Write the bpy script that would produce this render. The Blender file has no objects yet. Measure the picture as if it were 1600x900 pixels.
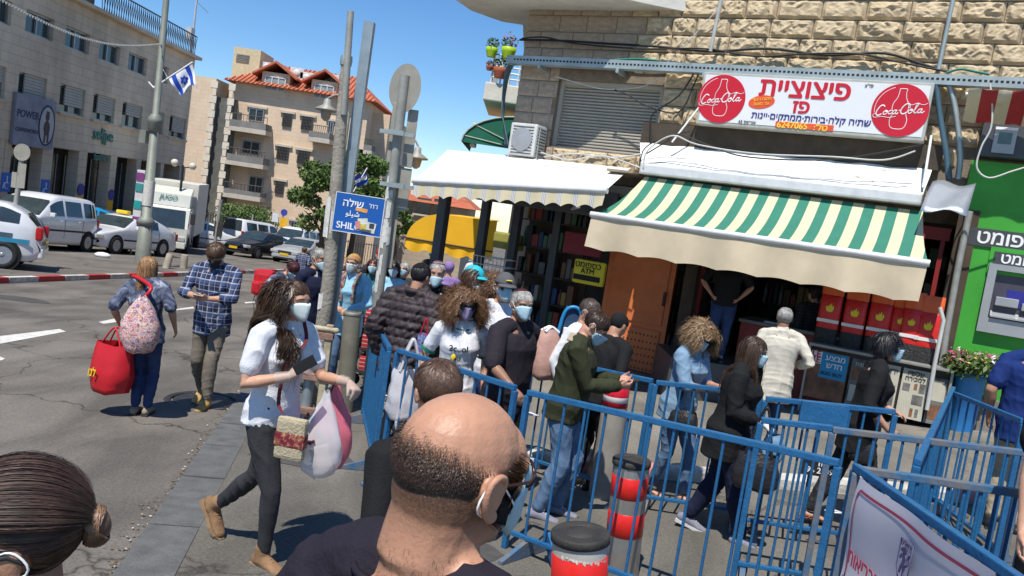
import bpy, bmesh, math, random
import numpy as np
from mathutils import Vector, Matrix, noise
from mathutils.geometry import tessellate_polygon
S = bpy.context.scene
COL = S.collection
R = math.radians
random.seed(7); NR = np.random.RandomState(5)

# ---------------------------------------------------------------- camera, sky, sun
FPX = 1250.0
_r = math.atan(.15); _p = math.atan(114*math.cos(_r)/FPX)
CAM = Vector((0, 0, 1.95))
FW = Vector((0, math.cos(_p), -math.sin(_p)))
_R0 = Vector((1, 0, 0)); _U0 = Vector((0, math.sin(_p), math.cos(_p)))
RC = _R0*math.cos(_r) + _U0*math.sin(_r)
UC = -_R0*math.sin(_r) + _U0*math.cos(_r)
cd = bpy.data.cameras.new('camera'); cam = bpy.data.objects.new('camera', cd); COL.objects.link(cam)
cd.sensor_width = 36; cd.lens = 36*FPX/1600; cd.clip_start = .05; cd.clip_end = 3000
M = Matrix.Identity(4)
for i in range(3):
 M[i][0] = RC[i]; M[i][1] = UC[i]; M[i][2] = -FW[i]; M[i][3] = CAM[i]
cam.matrix_world = M
S.camera = cam
SUN = Vector((-.26, -.72, 1.45)).normalized()
W = bpy.data.worlds.new('World'); S.world = W; W.use_nodes = True
nt = W.node_tree; bg = nt.nodes['Background']
sky = nt.nodes.new('ShaderNodeTexSky'); sky.sky_type = 'NISHITA'; sky.sun_disc = False
sky.sun_elevation = math.asin(SUN.z); sky.sun_rotation = math.atan2(SUN.x, SUN.y)
sky.altitude = 800; sky.air_density = 1.0; sky.dust_density = .05; sky.ozone_density = 5
hs = nt.nodes.new('ShaderNodeHueSaturation'); hs.inputs['Saturation'].default_value = 1.18; hs.inputs['Value'].default_value = .92; nt.links.new(sky.outputs[0], hs.inputs['Color']); nt.links.new(hs.outputs[0], bg.inputs[0]); bg.inputs[1].default_value = .125
ld = bpy.data.lights.new('sun', 'SUN'); ld.energy = 4.4; ld.angle = R(.5); ld.color = (1, .95, .87)
lo = bpy.data.objects.new('sun', ld); COL.objects.link(lo)
lo.rotation_euler = SUN.to_track_quat('Z', 'Y').to_euler(); lo.location = SUN*60
S.view_settings.view_transform = 'Standard'; S.view_settings.look = 'None'
S.view_settings.exposure = .38; S.view_settings.gamma = 1
S.cycles.max_bounces = 6; S.cycles.transparent_max_bounces = 16

# ---------------------------------------------------------------- where a photo ray meets the place
def ray(px, py): return FW + RC*((px-800)/FPX) + UC*((450-py)/FPX)
def at(px, py, Y): d = ray(px, py); return CAM + d*(Y/d.y)
def at_x(px, py, X): d = ray(px, py); return CAM + d*(X/d.x)
def gz(x, y):
 """the street falls away from the camera and climbs gently to the right"""
 u = x-.8
 c = .085*(.5*(u+math.sqrt(u*u+.3)))
 yy = y if y < 150 else 150+(y-150)*.3
 return -.058*yy + min(c, .75)
def G(px, py, h=0.0):
 d = ray(px, py); t = 1.0
 for _ in range(30):
  P = CAM+d*t; g = gz(P.x, P.y)+h
  t += (P.z-g)/(-d.z-.058*d.y)*.9
 return CAM+d*t
KS = 1.2
_C = Vector((-.339*KS, 12.216*KS, 0)); FE = Vector((.886, -.464, 0)); FN = Vector((-.464, -.886, 0))
def fp(s, z, o=0.0): return _C + FE*s + FN*o + Vector((0, 0, z))          # point on the shop front
def fx(px, py, o=0.0):                                                   # photo ray on the shop front -> (s, z)
 d = ray(px, py); q = _C+FN*o; t = (q-CAM).dot(FN)/d.dot(FN); P = CAM+d*t
 return (P-_C).dot(FE), P.z

# ---------------------------------------------------------------- materials
MATS = {}
def lk(nt, a, b): nt.links.new(a, b)
def mat(name, col, rough=.7, metal=0., var=.12, scale=6., bump=.0, bscale=None, spec=.4, col2=None, detail=5., coat=0., emit=None, estr=1., trans=0., alpha=None, sss=0., sheen=0.):
 if name in MATS: return MATS[name]
 m = bpy.data.materials.new(name); m.use_nodes = True; n = m.node_tree; b = n.nodes['Principled BSDF']
 b.inputs['Roughness'].default_value = rough; b.inputs['Metallic'].default_value = metal
 b.inputs['Specular IOR Level'].default_value = spec
 if coat: b.inputs['Coat Weight'].default_value = coat; b.inputs['Coat Roughness'].default_value = .08
 if trans: b.inputs['Transmission Weight'].default_value = trans
 if alpha is not None: b.inputs['Alpha'].default_value = alpha
 if sss: b.inputs['Subsurface Weight'].default_value = sss; b.inputs['Subsurface Radius'].default_value = (.01, .004, .002)
 if sheen: b.inputs['Sheen Weight'].default_value = sheen
 tc = n.nodes.new('ShaderNodeTexCoord'); nz = n.nodes.new('ShaderNodeTexNoise')
 nz.inputs['Scale'].default_value = scale; nz.inputs['Detail'].default_value = detail; nz.inputs['Roughness'].default_value = .62
 lk(n, tc.outputs['Object'], nz.inputs['Vector'])
 rp = n.nodes.new('ShaderNodeValToRGB'); rp.color_ramp.elements[0].position = .3; rp.color_ramp.elements[1].position = .7
 c2 = col2 or tuple(min(1, c*(1+var)) for c in col); c1 = col if col2 else tuple(c*(1-var) for c in col)
 rp.color_ramp.elements[0].color = (*c1, 1); rp.color_ramp.elements[1].color = (*c2, 1)
 lk(n, nz.outputs['Fac'], rp.inputs['Fac']); lk(n, rp.outputs['Color'], b.inputs['Base Color'])
 if bump:
  n2 = n.nodes.new('ShaderNodeTexNoise'); n2.inputs['Scale'].default_value = bscale or scale*4; n2.inputs['Detail'].default_value = 6
  lk(n, tc.outputs['Object'], n2.inputs['Vector'])
  bp = n.nodes.new('ShaderNodeBump'); bp.inputs['Strength'].default_value = bump; bp.inputs['Distance'].default_value = .02
  lk(n, n2.outputs['Fac'], bp.inputs['Height']); lk(n, bp.outputs['Normal'], b.inputs['Normal'])
 if emit: b.inputs['Emission Color'].default_value = (*emit, 1); b.inputs['Emission Strength'].default_value = estr
 MATS[name] = m; return m
def nodes(m): return m.node_tree, m.node_tree.nodes['Principled BSDF']
def sh(m, k): return m.node_tree.nodes.new(k)

def asphalt(name, c, fine=260., patch=.35, crack=.5):
 m = mat(name, c, .93, 0, .16, .6, spec=.2); n, b = nodes(m)
 tc = [x for x in n.nodes if x.type == 'TEX_COORD'][0]; rp = [x for x in n.nodes if x.type == 'VALTORGB'][0]
 nz = sh(m, 'ShaderNodeTexNoise'); nz.inputs['Scale'].default_value = 55; nz.inputs['Detail'].default_value = 8; nz.inputs['Roughness'].default_value = .8
 lk(n, tc.outputs['Object'], nz.inputs['Vector'])
 vo = sh(m, 'ShaderNodeTexVoronoi'); vo.inputs['Scale'].default_value = 95; lk(n, tc.outputs['Object'], vo.inputs['Vector'])
 r2 = sh(m, 'ShaderNodeValToRGB'); r2.color_ramp.elements[0].position = .32; r2.color_ramp.elements[1].position = .72
 r2.color_ramp.elements[0].color = (.55, .55, .55, 1); r2.color_ramp.elements[1].color = (1.5, 1.47, 1.42, 1)
 lk(n, nz.outputs['Fac'], r2.inputs['Fac'])
 mx = sh(m, 'ShaderNodeMixRGB'); mx.blend_type = 'MULTIPLY'; mx.inputs[0].default_value = 1
 lk(n, rp.outputs['Color'], mx.inputs[1]); lk(n, r2.outputs['Color'], mx.inputs[2])
 # pale stone chips
 r3 = sh(m, 'ShaderNodeValToRGB'); r3.color_ramp.elements[0].position = .0; r3.color_ramp.elements[1].position = .13
 r3.color_ramp.elements[0].color = (1, 1, 1, 1); r3.color_ramp.elements[1].color = (0, 0, 0, 1)
 lk(n, vo.outputs['Distance'], r3.inputs['Fac'])
 m2 = sh(m, 'ShaderNodeMixRGB'); m2.inputs[2].default_value = (.32, .3, .27, 1); lk(n, r3.outputs['Color'], m2.inputs[0]); lk(n, mx.outputs[0], m2.inputs[1])
 # large tyre-worn / stained areas
 n3 = sh(m, 'ShaderNodeTexNoise'); n3.inputs['Scale'].default_value = .9; n3.inputs['Detail'].default_value = 7; n3.inputs['Distortion'].default_value = .6
 mp = sh(m, 'ShaderNodeMapping'); mp.inputs['Scale'].default_value = (1.6, .5, 1); lk(n, tc.outputs['Object'], mp.inputs['Vector']); lk(n, mp.outputs[0], n3.inputs['Vector'])
 r4 = sh(m, 'ShaderNodeValToRGB'); r4.color_ramp.elements[0].position = .38; r4.color_ramp.elements[1].position = .66
 r4.color_ramp.elements[0].color = (1-patch,)*3+(1,); r4.color_ramp.elements[1].color = (1+patch*.4, 1+patch*.38, 1+patch*.33, 1)
 lk(n, n3.outputs['Fac'], r4.inputs['Fac'])
 m3 = sh(m, 'ShaderNodeMixRGB'); m3.blend_type = 'MULTIPLY'; m3.inputs[0].default_value = 1; lk(n, m2.outputs[0], m3.inputs[1]); lk(n, r4.outputs['Color'], m3.inputs[2])
 # cracks
 vc = sh(m, 'ShaderNodeTexVoronoi'); vc.feature = 'DISTANCE_TO_EDGE'; vc.inputs['Scale'].default_value = .55
 wp = sh(m, 'ShaderNodeTexNoise'); wp.inputs['Scale'].default_value = 2.2; wp.inputs['Detail'].default_value = 6
 lk(n, tc.outputs['Object'], wp.inputs['Vector'])
 ad = sh(m, 'ShaderNodeMixRGB'); ad.inputs[0].default_value = .38; lk(n, tc.outputs['Object'], ad.inputs[1]); lk(n, wp.outputs['Color'], ad.inputs[2]); lk(n, ad.outputs[0], vc.inputs['Vector'])
 r5 = sh(m, 'ShaderNodeValToRGB'); r5.color_ramp.elements[0].position = .0; r5.color_ramp.elements[1].position = .006
 r5.color_ramp.elements[0].color = (1-crack,)*3+(1,); r5.color_ramp.elements[1].color = (1, 1, 1, 1); lk(n, vc.outputs['Distance'], r5.inputs['Fac'])
 m4 = sh(m, 'ShaderNodeMixRGB'); m4.blend_type = 'MULTIPLY'; m4.inputs[0].default_value = 1; lk(n, m3.outputs[0], m4.inputs[1]); lk(n, r5.outputs['Color'], m4.inputs[2])
 lk(n, m4.outputs[0], b.inputs['Base Color'])
 bp = sh(m, 'ShaderNodeBump'); bp.inputs['Strength'].default_value = .5; bp.inputs['Distance'].default_value = .006
 lk(n, nz.outputs['Fac'], bp.inputs['Height']); lk(n, bp.outputs['Normal'], b.inputs['Normal'])
 return m

def brickmat(name, c1, c2, mortar, w, h, rough=.9, axes='xz', bump=.4, stain=.35, msize=.012):
 """cladding too far away to tell its pieces apart"""
 m = mat(name, c1, rough, 0, .1, .5); n, b = nodes(m)
 tc = [x for x in n.nodes if x.type == 'TEX_COORD'][0]
 sp = sh(m, 'ShaderNodeSeparateXYZ'); lk(n, tc.outputs['Object'], sp.inputs[0]); cb = sh(m, 'ShaderNodeCombineXYZ')
 lk(n, sp.outputs['XYZ'.index(axes[0].upper())], cb.inputs[0]); lk(n, sp.outputs['XYZ'.index(axes[1].upper())], cb.inputs[1])
 br = sh(m, 'ShaderNodeTexBrick'); br.inputs['Scale'].default_value = 1; br.inputs['Brick Width'].default_value = w; br.inputs['Row Height'].default_value = h
 br.inputs['Mortar Size'].default_value = msize; br.inputs['Color1'].default_value = (*c1, 1); br.inputs['Color2'].default_value = (*c2, 1); br.inputs['Mortar'].default_value = (*mortar, 1)
 br.inputs['Bias'].default_value = -.1; lk(n, cb.outputs[0], br.inputs['Vector'])
 nz = sh(m, 'ShaderNodeTexNoise'); nz.inputs['Scale'].default_value = .35; nz.inputs['Detail'].default_value = 9; nz.inputs['Roughness'].default_value = .65
 mp = sh(m, 'ShaderNodeMapping'); mp.inputs['Scale'].default_value = (1, 1, .45); lk(n, tc.outputs['Object'], mp.inputs['Vector']); lk(n, mp.outputs[0], nz.inputs['Vector'])
 rp = sh(m, 'ShaderNodeValToRGB'); rp.color_ramp.elements[0].position = .35; rp.color_ramp.elements[1].position = .62
 rp.color_ramp.elements[0].color = (1-stain, 1-stain*1.08, 1-stain*1.15, 1); rp.color_ramp.elements[1].color = (1.06, 1.05, 1.03, 1); lk(n, nz.outputs['Fac'], rp.inputs['Fac'])
 mx = sh(m, 'ShaderNodeMixRGB'); mx.blend_type = 'MULTIPLY'; mx.inputs[0].default_value = 1; lk(n, br.outputs['Color'], mx.inputs[1]); lk(n, rp.outputs['Color'], mx.inputs[2])
 lk(n, mx.outputs[0], b.inputs['Base Color'])
 bp = sh(m, 'ShaderNodeBump'); bp.inputs['Strength'].default_value = bump; bp.inputs['Distance'].default_value = .02; bp.invert = True
 lk(n, br.outputs['Fac'], bp.inputs['Height']); lk(n, bp.outputs['Normal'], b.inputs['Normal'])
 return m

def stripes(name, c1, c2, axis, period, frac=.5, rough=.8, off=0., c3=None):
 """woven stripes along one object axis"""
 m = mat(name, c1, rough, 0, .06, 3); n, b = nodes(m)
 tc = [x for x in n.nodes if x.type == 'TEX_COORD'][0]; rp = [x for x in n.nodes if x.type == 'VALTORGB'][0]
 sp = sh(m, 'ShaderNodeSeparateXYZ'); lk(n, tc.outputs['Object'], sp.inputs[0])
 a = sh(m, 'ShaderNodeMath'); a.operation = 'MULTIPLY_ADD'; a.inputs[1].default_value = 1/period; a.inputs[2].default_value = off; lk(n, sp.outputs[axis], a.inputs[0])
 f = sh(m, 'ShaderNodeMath'); f.operation = 'FRACT'; lk(n, a.outputs[0], f.inputs[0])
 r = sh(m, 'ShaderNodeValToRGB'); r.color_ramp.interpolation = 'CONSTANT'
 r.color_ramp.elements[0].color = (*c1, 1); r.color_ramp.elements[1].position = frac; r.color_ramp.elements[1].color = (*c2, 1)
 if c3:
  for pos, c in c3: e = r.color_ramp.elements.new(pos); e.color = (*c, 1)
 lk(n, f.outputs[0], r.inputs['Fac'])
 nz = sh(m, 'ShaderNodeTexNoise'); nz.inputs['Scale'].default_value = 5; nz.inputs['Detail'].default_value = 6; lk(n, tc.outputs['Object'], nz.inputs['Vector'])
 q = sh(m, 'ShaderNodeValToRGB'); q.color_ramp.elements[0].color = (.82, .81, .78, 1); q.color_ramp.elements[1].color = (1.05, 1.05, 1.05, 1); lk(n, nz.outputs['Fac'], q.inputs['Fac'])
 mx = sh(m, 'ShaderNodeMixRGB'); mx.blend_type = 'MULTIPLY'; mx.inputs[0].default_value = 1; lk(n, r.outputs['Color'], mx.inputs[1]); lk(n, q.outputs['Color'], mx.inputs[2])
 lk(n, mx.outputs[0], b.inputs['Base Color'])
 return m

# ---------------------------------------------------------------- mesh building
def frame_of(d, ref=None):
 d = Vector(d).normalized(); ref = Vector(ref) if ref is not None else (Vector((0, 0, 1)) if abs(d.z) < .9 else Vector((0, 1, 0)))
 x = ref.cross(d)
 if x.length < 1e-6: x = Vector((1, 0, 0)).cross(d)
 x.normalize(); return x, d.cross(x).normalized(), d
class MB:
 def __init__(s): s.v = []; s.f = []; s.m = []; s.sm = []
 def add(s, vs, fs, m=0, smooth=False):
  b = len(s.v); s.v += [tuple(v) for v in vs]; s.f += [tuple(b+i for i in f) for f in fs]
  s.m += [m]*len(fs); s.sm += [smooth]*len(fs); return s
 def box(s, c, size, rz=0., m=0, ax=None):
  c = Vector(c); h = [x/2 for x in size]
  if ax is None: X, Y, Z = Vector((math.cos(rz), math.sin(rz), 0)), Vector((-math.sin(rz), math.cos(rz), 0)), Vector((0, 0, 1))
  else: X, Y, Z = [Vector(a) for a in ax]
  vs = [c+X*(i*h[0])+Y*(j*h[1])+Z*(k*h[2]) for k in (-1, 1) for j in (-1, 1) for i in (-1, 1)]
  return s.add(vs, [(0, 2, 3, 1), (4, 5, 7, 6), (0, 1, 5, 4), (2, 6, 7, 3), (0, 4, 6, 2), (1, 3, 7, 5)], m)
 def bbox(s, c, size, ax=None, bev=.01, m=0, rz=0.):
  """box with chamfered edges"""
  if ax is None: ax = (Vector((math.cos(rz), math.sin(rz), 0)), Vector((-math.sin(rz), math.cos(rz), 0)), Vector((0, 0, 1)))
  X, Y, Z = [Vector(a) for a in ax]; c = Vector(c); bm = bmesh.new(); bmesh.ops.create_cube(bm, size=1)
  for v in bm.verts: v.co = Vector((v.co.x*size[0], v.co.y*size[1], v.co.z*size[2]))
  bmesh.ops.bevel(bm, geom=bm.edges[:], offset=bev, segments=2, profile=.6, affect='EDGES')
  vs = [c+X*v.co.x+Y*v.co.y+Z*v.co.z for v in bm.verts]; fs = [[v.index for v in f.verts] for f in bm.faces]
  bm.free(); return s.add(vs, fs, m, False)
 def tube(s, pts, r, n=8, m=0, cap=True, ref=None, smooth=True, ry=None):
  pts = [Vector(p) for p in pts]; k = len(pts)
  rs = [r]*k if not hasattr(r, '__len__') else list(r)
  rys = rs if ry is None else ([ry]*k if not hasattr(ry, '__len__') else list(ry))
  vs = []; X = None
  for i, p in enumerate(pts):
   d = (pts[min(i+1, k-1)]-pts[max(i-1, 0)])
   if d.length < 1e-9: d = Vector((0, 0, 1))
   if X is None: X, Y, D = frame_of(d, ref)
   else:
    D = d.normalized(); X = (X-D*X.dot(D)); X = X.normalized() if X.length > 1e-6 else frame_of(D)[0]; Y = D.cross(X)
   for j in range(n):
    a = 2*math.pi*j/n; vs.append(p+X*(math.cos(a)*rs[i])+Y*(math.sin(a)*rys[i]))
  fs = [(i*n+j, i*n+(j+1) % n, (i+1)*n+(j+1) % n, (i+1)*n+j) for i in range(k-1) for j in range(n)]
  s.add(vs, fs, m, smooth)
  if cap: s.add([vs[j] for j in range(n)][::-1], [tuple(range(n))], m); s.add(vs[(k-1)*n:], [tuple(range(n))], m)
  return s
 def ctube(s, pts, r, n=10, ref=None, ry=None):
  """closed manifold tube for remeshing (shared cap vertices, rounded ends)"""
  pts = [Vector(p) for p in pts]; k = len(pts)
  rs = [r]*k if not hasattr(r, '__len__') else list(r); rys = rs if ry is None else ([ry]*k if not hasattr(ry, '__len__') else list(ry))
  d0 = (pts[1]-pts[0]).normalized(); d1 = (pts[-1]-pts[-2]).normalized()
  e0 = min(rs[0], rys[0]); e1 = min(rs[-1], rys[-1])
  P = [pts[0]-d0*e0*.65]+pts+[pts[-1]+d1*e1*.65]; A = [rs[0]*.7]+rs+[rs[-1]*.7]; B = [rys[0]*.7]+rys+[rys[-1]*.7]
  vs = []; X = None; q = len(P)
  for i, p in enumerate(P):
   d = P[min(i+1, q-1)]-P[max(i-1, 0)]
   if X is None: X, Y, D = frame_of(d, ref)
   else:
    D = d.normalized(); X = X-D*X.dot(D); X = X.normalized() if X.length > 1e-6 else frame_of(D)[0]; Y = D.cross(X)
   for j in range(n):
    a = 2*math.pi*j/n; vs.append(p+X*(math.cos(a)*A[i])+Y*(math.sin(a)*B[i]))
  vs += [pts[0]-d0*e0, pts[-1]+d1*e1]; t0, t1 = q*n, q*n+1
  fs = [(i*n+j, i*n+(j+1) % n, (i+1)*n+(j+1) % n, (i+1)*n+j) for i in range(q-1) for j in range(n)]
  fs += [((j+1) % n, j, t0) for j in range(n)]+[((q-1)*n+j, (q-1)*n+(j+1) % n, t1) for j in range(n)]
  return s.add(vs, fs, 0, True)
 def ell(s, c, r, ax=None, n=14, k=9, m=0):
  c = Vector(c); X, Y, Z = [Vector(a) for a in (ax or ((1, 0, 0), (0, 1, 0), (0, 0, 1)))]
  vs = [c-Z*r[2]]
  for i in range(1, k):
   t = -math.pi/2+math.pi*i/k
   for j in range(n):
    a = 2*math.pi*j/n; vs.append(c+X*(r[0]*math.cos(t)*math.cos(a))+Y*(r[1]*math.cos(t)*math.sin(a))+Z*(r[2]*math.sin(t)))
  vs.append(c+Z*r[2]); L = len(vs)-1
  fs = [(0, 1+(j+1) % n, 1+j) for j in range(n)]
  fs += [(1+i*n+j, 1+i*n+(j+1) % n, 1+(i+1)*n+(j+1) % n, 1+(i+1)*n+j) for i in range(k-2) for j in range(n)]
  fs += [(1+(k-2)*n+j, 1+(k-2)*n+(j+1) % n, L) for j in range(n)]
  return s.add(vs, fs, m, True)
 def lathe(s, c, prof, n=20, m=0, ax=None, smooth=True):
  smooth = smooth and prof[-1][0] > .002 or len(prof) > 4
  c = Vector(c); X, Y, Z = [Vector(a) for a in (ax or ((1, 0, 0), (0, 1, 0), (0, 0, 1)))]; vs = []
  for r, z in prof:
   for j in range(n):
    a = 2*math.pi*j/n; vs.append(c+X*(r*math.cos(a))+Y*(r*math.sin(a))+Z*z)
  k = len(prof)
  s.add(vs, [(i*n+j, i*n+(j+1) % n, (i+1)*n+(j+1) % n, (i+1)*n+j) for i in range(k-1) for j in range(n)], m, smooth)
  if prof[0][0] > 1e-5: s.add(vs[:n][::-1], [tuple(range(n))], m)
  if prof[-1][0] > 1e-5: s.add(vs[-n:], [tuple(range(n))], m)
  return s
 def prism(s, pts, d, m=0):
  """polygon pts extruded by vector d"""
  pts = [Vector(p) for p in pts]; d = Vector(d); n = len(pts)
  return s.add(pts+[p+d for p in pts], [tuple(range(n))[::-1], tuple(range(n, 2*n))]+[(i, (i+1) % n, n+(i+1) % n, n+i) for i in range(n)], m)
 def grid(s, P, m=0, smooth=True):
  a = len(P); b = len(P[0]); vs = [p for row in P for p in row]
  return s.add(vs, [(i*b+j, i*b+j+1, (i+1)*b+j+1, (i+1)*b+j) for i in range(a-1) for j in range(b-1)], m, smooth)
 def mesh(s, name, inv=None):
  me = bpy.data.meshes.new(name); v = np.array(s.v, dtype=np.float64).reshape(-1, 3)
  if inv is not None:
   A = np.array(inv); v = v@A[:3, :3].T+A[:3, 3]
  me.from_pydata(v.tolist(), [], s.f)
  me.polygons.foreach_set('material_index', s.m); me.polygons.foreach_set('use_smooth', s.sm); me.update()
  return me
 def build(s, name, mats, parent=None, local=False):
  mats = mats if isinstance(mats, (list, tuple)) else [mats]
  inv = None if (parent is None or local) else WM[parent].inverted()
  me = s.mesh(name, inv)
  return link(name, me, mats, parent)
WM = {}
def link(name, me, mats=None, parent=None):
 if mats:
  if len(me.materials): me.materials.clear()
  for m in mats: me.materials.append(m)
 o = bpy.data.objects.new(name, me); COL.objects.link(o)
 WM[o] = WM[parent].copy() if parent else Matrix.Identity(4)
 if parent: o.parent = parent
 return o
def tag(o, label=None, cat=None, group=None, kind=None):
 if label: o['label'] = label
 if cat: o['category'] = cat
 if group: o['group'] = group
 if kind: o['kind'] = kind
 return o
def thing(name, label, cat, loc=(0, 0, 0), rz=0., group=None):
 o = bpy.data.objects.new(name, None); COL.objects.link(o); o.empty_display_size = .1
 o.location = loc; o.rotation_euler = (0, 0, rz); WM[o] = Matrix.Translation(Vector(loc))@Matrix.Rotation(rz, 4, 'Z')
 return tag(o, label, cat, group)
def struct(o): o['kind'] = 'structure'; return o
def dup(root, loc=None, rz=None, label=None, group=None, parent=None):
 c = root.copy(); COL.objects.link(c)
 if parent: c.parent = parent
 if loc is not None: c.location = loc
 if rz is not None: c.rotation_euler = (0, 0, rz)
 if label: c['label'] = label
 if group: c['group'] = group
 WM[c] = WM[root].copy() if parent else Matrix.Translation(c.location)@c.rotation_euler.to_matrix().to_4x4()
 for ch in list(root.children): dup(ch, parent=c)
 return c

def glyphs(me):
 """fill letter outlines whose strokes overlap: every outer loop on its own, minus the holes inside it"""
 V_ = [Vector(v.co) for v in me.vertices]; nb = {}
 for e in me.edges:
  a, b = e.vertices; nb.setdefault(a, []).append(b); nb.setdefault(b, []).append(a)
 nxt = {e.vertices[0]: e.vertices[1] for e in me.edges}; seen = set(); loops = []
 for i in nb:
  if i in seen: continue
  L = [i]; seen.add(i); j = nxt.get(i, nb[i][0])
  while j is not None and j not in seen:
   seen.add(j); L.append(j); j = next((q for q in ([nxt[j]] if j in nxt else [])+nb[j] if q not in seen), None)
  if len(L) > 2: loops.append([V_[q] for q in L])
 ar = lambda L: sum(a.x*b.y-b.x*a.y for a, b in zip(L, L[1:]+L[:1]))/2
 def inside(p, L): return sum(((a.y > p.y) != (b.y > p.y)) and p.x < (b.x-a.x)*(p.y-a.y)/(b.y-a.y)+a.x for a, b in zip(L, L[1:]+L[:1])) % 2
 hol = [L for L in loops if any(Q is not L and ar(L)*ar(Q) < 0 and all(inside(p, Q) for p in L) for Q in loops)]; outs = [L for L in loops if not any(L is h for h in hol)]; vs = []; fs = []
 for k, L in enumerate(outs):
  P = [L]+[h for h in hol if inside(h[0], L)]; flat = [v for q in P for v in q]; b = len(vs); z = .02+(k % 3)*.0006; n = len(flat)
  vs += [(v.x, v.y, z) for v in flat]+[(v.x, v.y, -.02) for v in flat]
  for t in tessellate_polygon(P):
   a = (flat[t[1]]-flat[t[0]]).cross(flat[t[2]]-flat[t[0]]).z; t = t if a > 0 else t[::-1]; fs.append(tuple(b+i for i in t))
  o = b
  for q in P:
   m_ = len(q); fs += [(o+i, o+(i+1) % m_, n+o+(i+1) % m_, n+o+i) for i in range(m_)]; o += m_
 m2 = bpy.data.meshes.new('g'); m2.from_pydata(vs, [], fs); m2.update(); bpy.data.meshes.remove(me); return m2
def text(s, o, X, U, size, m, parent, w=None, name='lettering', ext=.004, align='C', off=0.012, shear=0., h=None, font_space=1.0):
 """flat print: s is laid out left to right; X, U in-plane axes, o the anchor"""
 c = bpy.data.curves.new('t', 'FONT'); c.body = s; c.size = 1; c.fill_mode = 'NONE'; c.shear = shear; c.space_character = font_space
 c.offset = 0; c.resolution_u = 3
 t = bpy.data.objects.new('t', c); COL.objects.link(t); bpy.context.view_layer.update()
 me = bpy.data.meshes.new_from_object(t.evaluated_get(bpy.context.evaluated_depsgraph_get()))
 bpy.data.objects.remove(t); bpy.data.curves.remove(c); me = glyphs(me)
 if off > .008:                                          # bold: the same letter struck again a hair to each side
  bm = bmesh.new()
  for k_, dx in enumerate((0, -off, off, 0, 0)):
   b0 = len(bm.verts); bm.from_mesh(me); bm.verts.ensure_lookup_table()
   for v in bm.verts[b0:]: v.co.x += dx; v.co.y += (0, 0, 0, off*.7, -off*.7)[k_]; v.co.z += k_*.0015
  bm.to_mesh(me); bm.free()
 n = len(me.vertices); a = np.zeros(n*3); me.vertices.foreach_get('co', a); a = a.reshape(-1, 3)
 lo_, hi = a.min(0), a.max(0); a[:, 0] -= {'C': (lo_[0]+hi[0])/2, 'L': lo_[0], 'R': hi[0]}[align]; a[:, 1] -= (lo_[1]+hi[1])/2
 k = size; kx = size
 if h: k = h/(hi[1]-lo_[1]); kx = k
 if w: kx = w/(hi[0]-lo_[0])
 if w and not h: k = kx
 X = Vector(X).normalized(); U = Vector(U).normalized(); N = X.cross(U)
 P = a[:, :1]*kx*np.array(X)+a[:, 1:2]*k*np.array(U)+(a[:, 2:]/.02*.5+.5)*ext*np.array(N)+np.array(o)
 if parent: A = np.array(WM[parent].inverted()); P = P@A[:3, :3].T+A[:3, 3]
 me.vertices.foreach_set('co', P.ravel()); me.update(); me.name = name
 return link(name, me, [m], parent)
H = lambda s: s[::-1]
def catmull(P, k=6):
 P = [Vector(p) for p in P]; Q = [P[0]]+P+[P[-1]]; o = []
 for i in range(1, len(Q)-2):
  a, b, c, d = Q[i-1:i+3]
  for j in range(k):
   t = j/k; o.append(.5*((2*b)+(c-a)*t+(2*a-5*b+4*c-d)*t*t+(3*b-a-3*c+d)*t**3))
 return o+[P[-1]]
def wire(name, label, pts, r, m, cat='cable', k=6, group=None):
 mb = MB(); mb.tube(catmull(pts, k), r, 5); o = mb.build(name, m); return tag(o, label, cat, group)
# ================================================================ THE GROUND
m_road = asphalt('road_asphalt', (.168, .154, .138), patch=.38, crack=.65)
m_lot = asphalt('lot_asphalt', (.17, .155, .14), patch=.25)
m_pave = asphalt('pavement_asphalt', (.15, .142, .125), patch=.28)
m_walk = asphalt('sidewalk_concrete', (.23, .215, .185), patch=.3, crack=.35)
m_kerb = mat('kerb_stone', (.115, .115, .112), .85, 0, .25, 7, bump=.4, bscale=60)
m_white = mat('road_white', (.62, .6, .55), .7, 0, .18, 9, bump=.3, bscale=60)
m_redp = mat('kerb_red', (.42, .03, .035), .6, 0, .25, 6, bump=.3)
m_kwhite = mat('kerb_white', (.50, .48, .43), .75, 0, .35, 5, bump=.5, bscale=30)
m_dark = mat('dark_gap', (.02, .018, .016), .9)
def sheet(name, xs, ys, m, dz, inside=None, smooth=True, zf=gz):
 mb = MB(); mb.grid([[Vector((x, y, zf(x, y)+dz)) for x in xs] for y in ys]); mb.f = [f[::-1] if 0 else f for f in mb.f]
 if inside:
  keep = [i for i, f in enumerate(mb.f) if inside(sum(mb.v[j][0] for j in f)/4, sum(mb.v[j][1] for j in f)/4)]
  mb.f = [mb.f[i] for i in keep]; mb.m = [0]*len(keep); mb.sm = [True]*len(keep)
 return struct(mb.build(name, m))
def lin(a, b, n): return [a+(b-a)*i/(n-1) for i in range(n)]
sheet('ground', lin(-300, -30, 12)+lin(-27, 27, 55)+lin(30, 300, 12), lin(-12, 60, 73)+lin(64, 150, 20)+lin(170, 1500, 20), m_road, 0)
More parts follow.
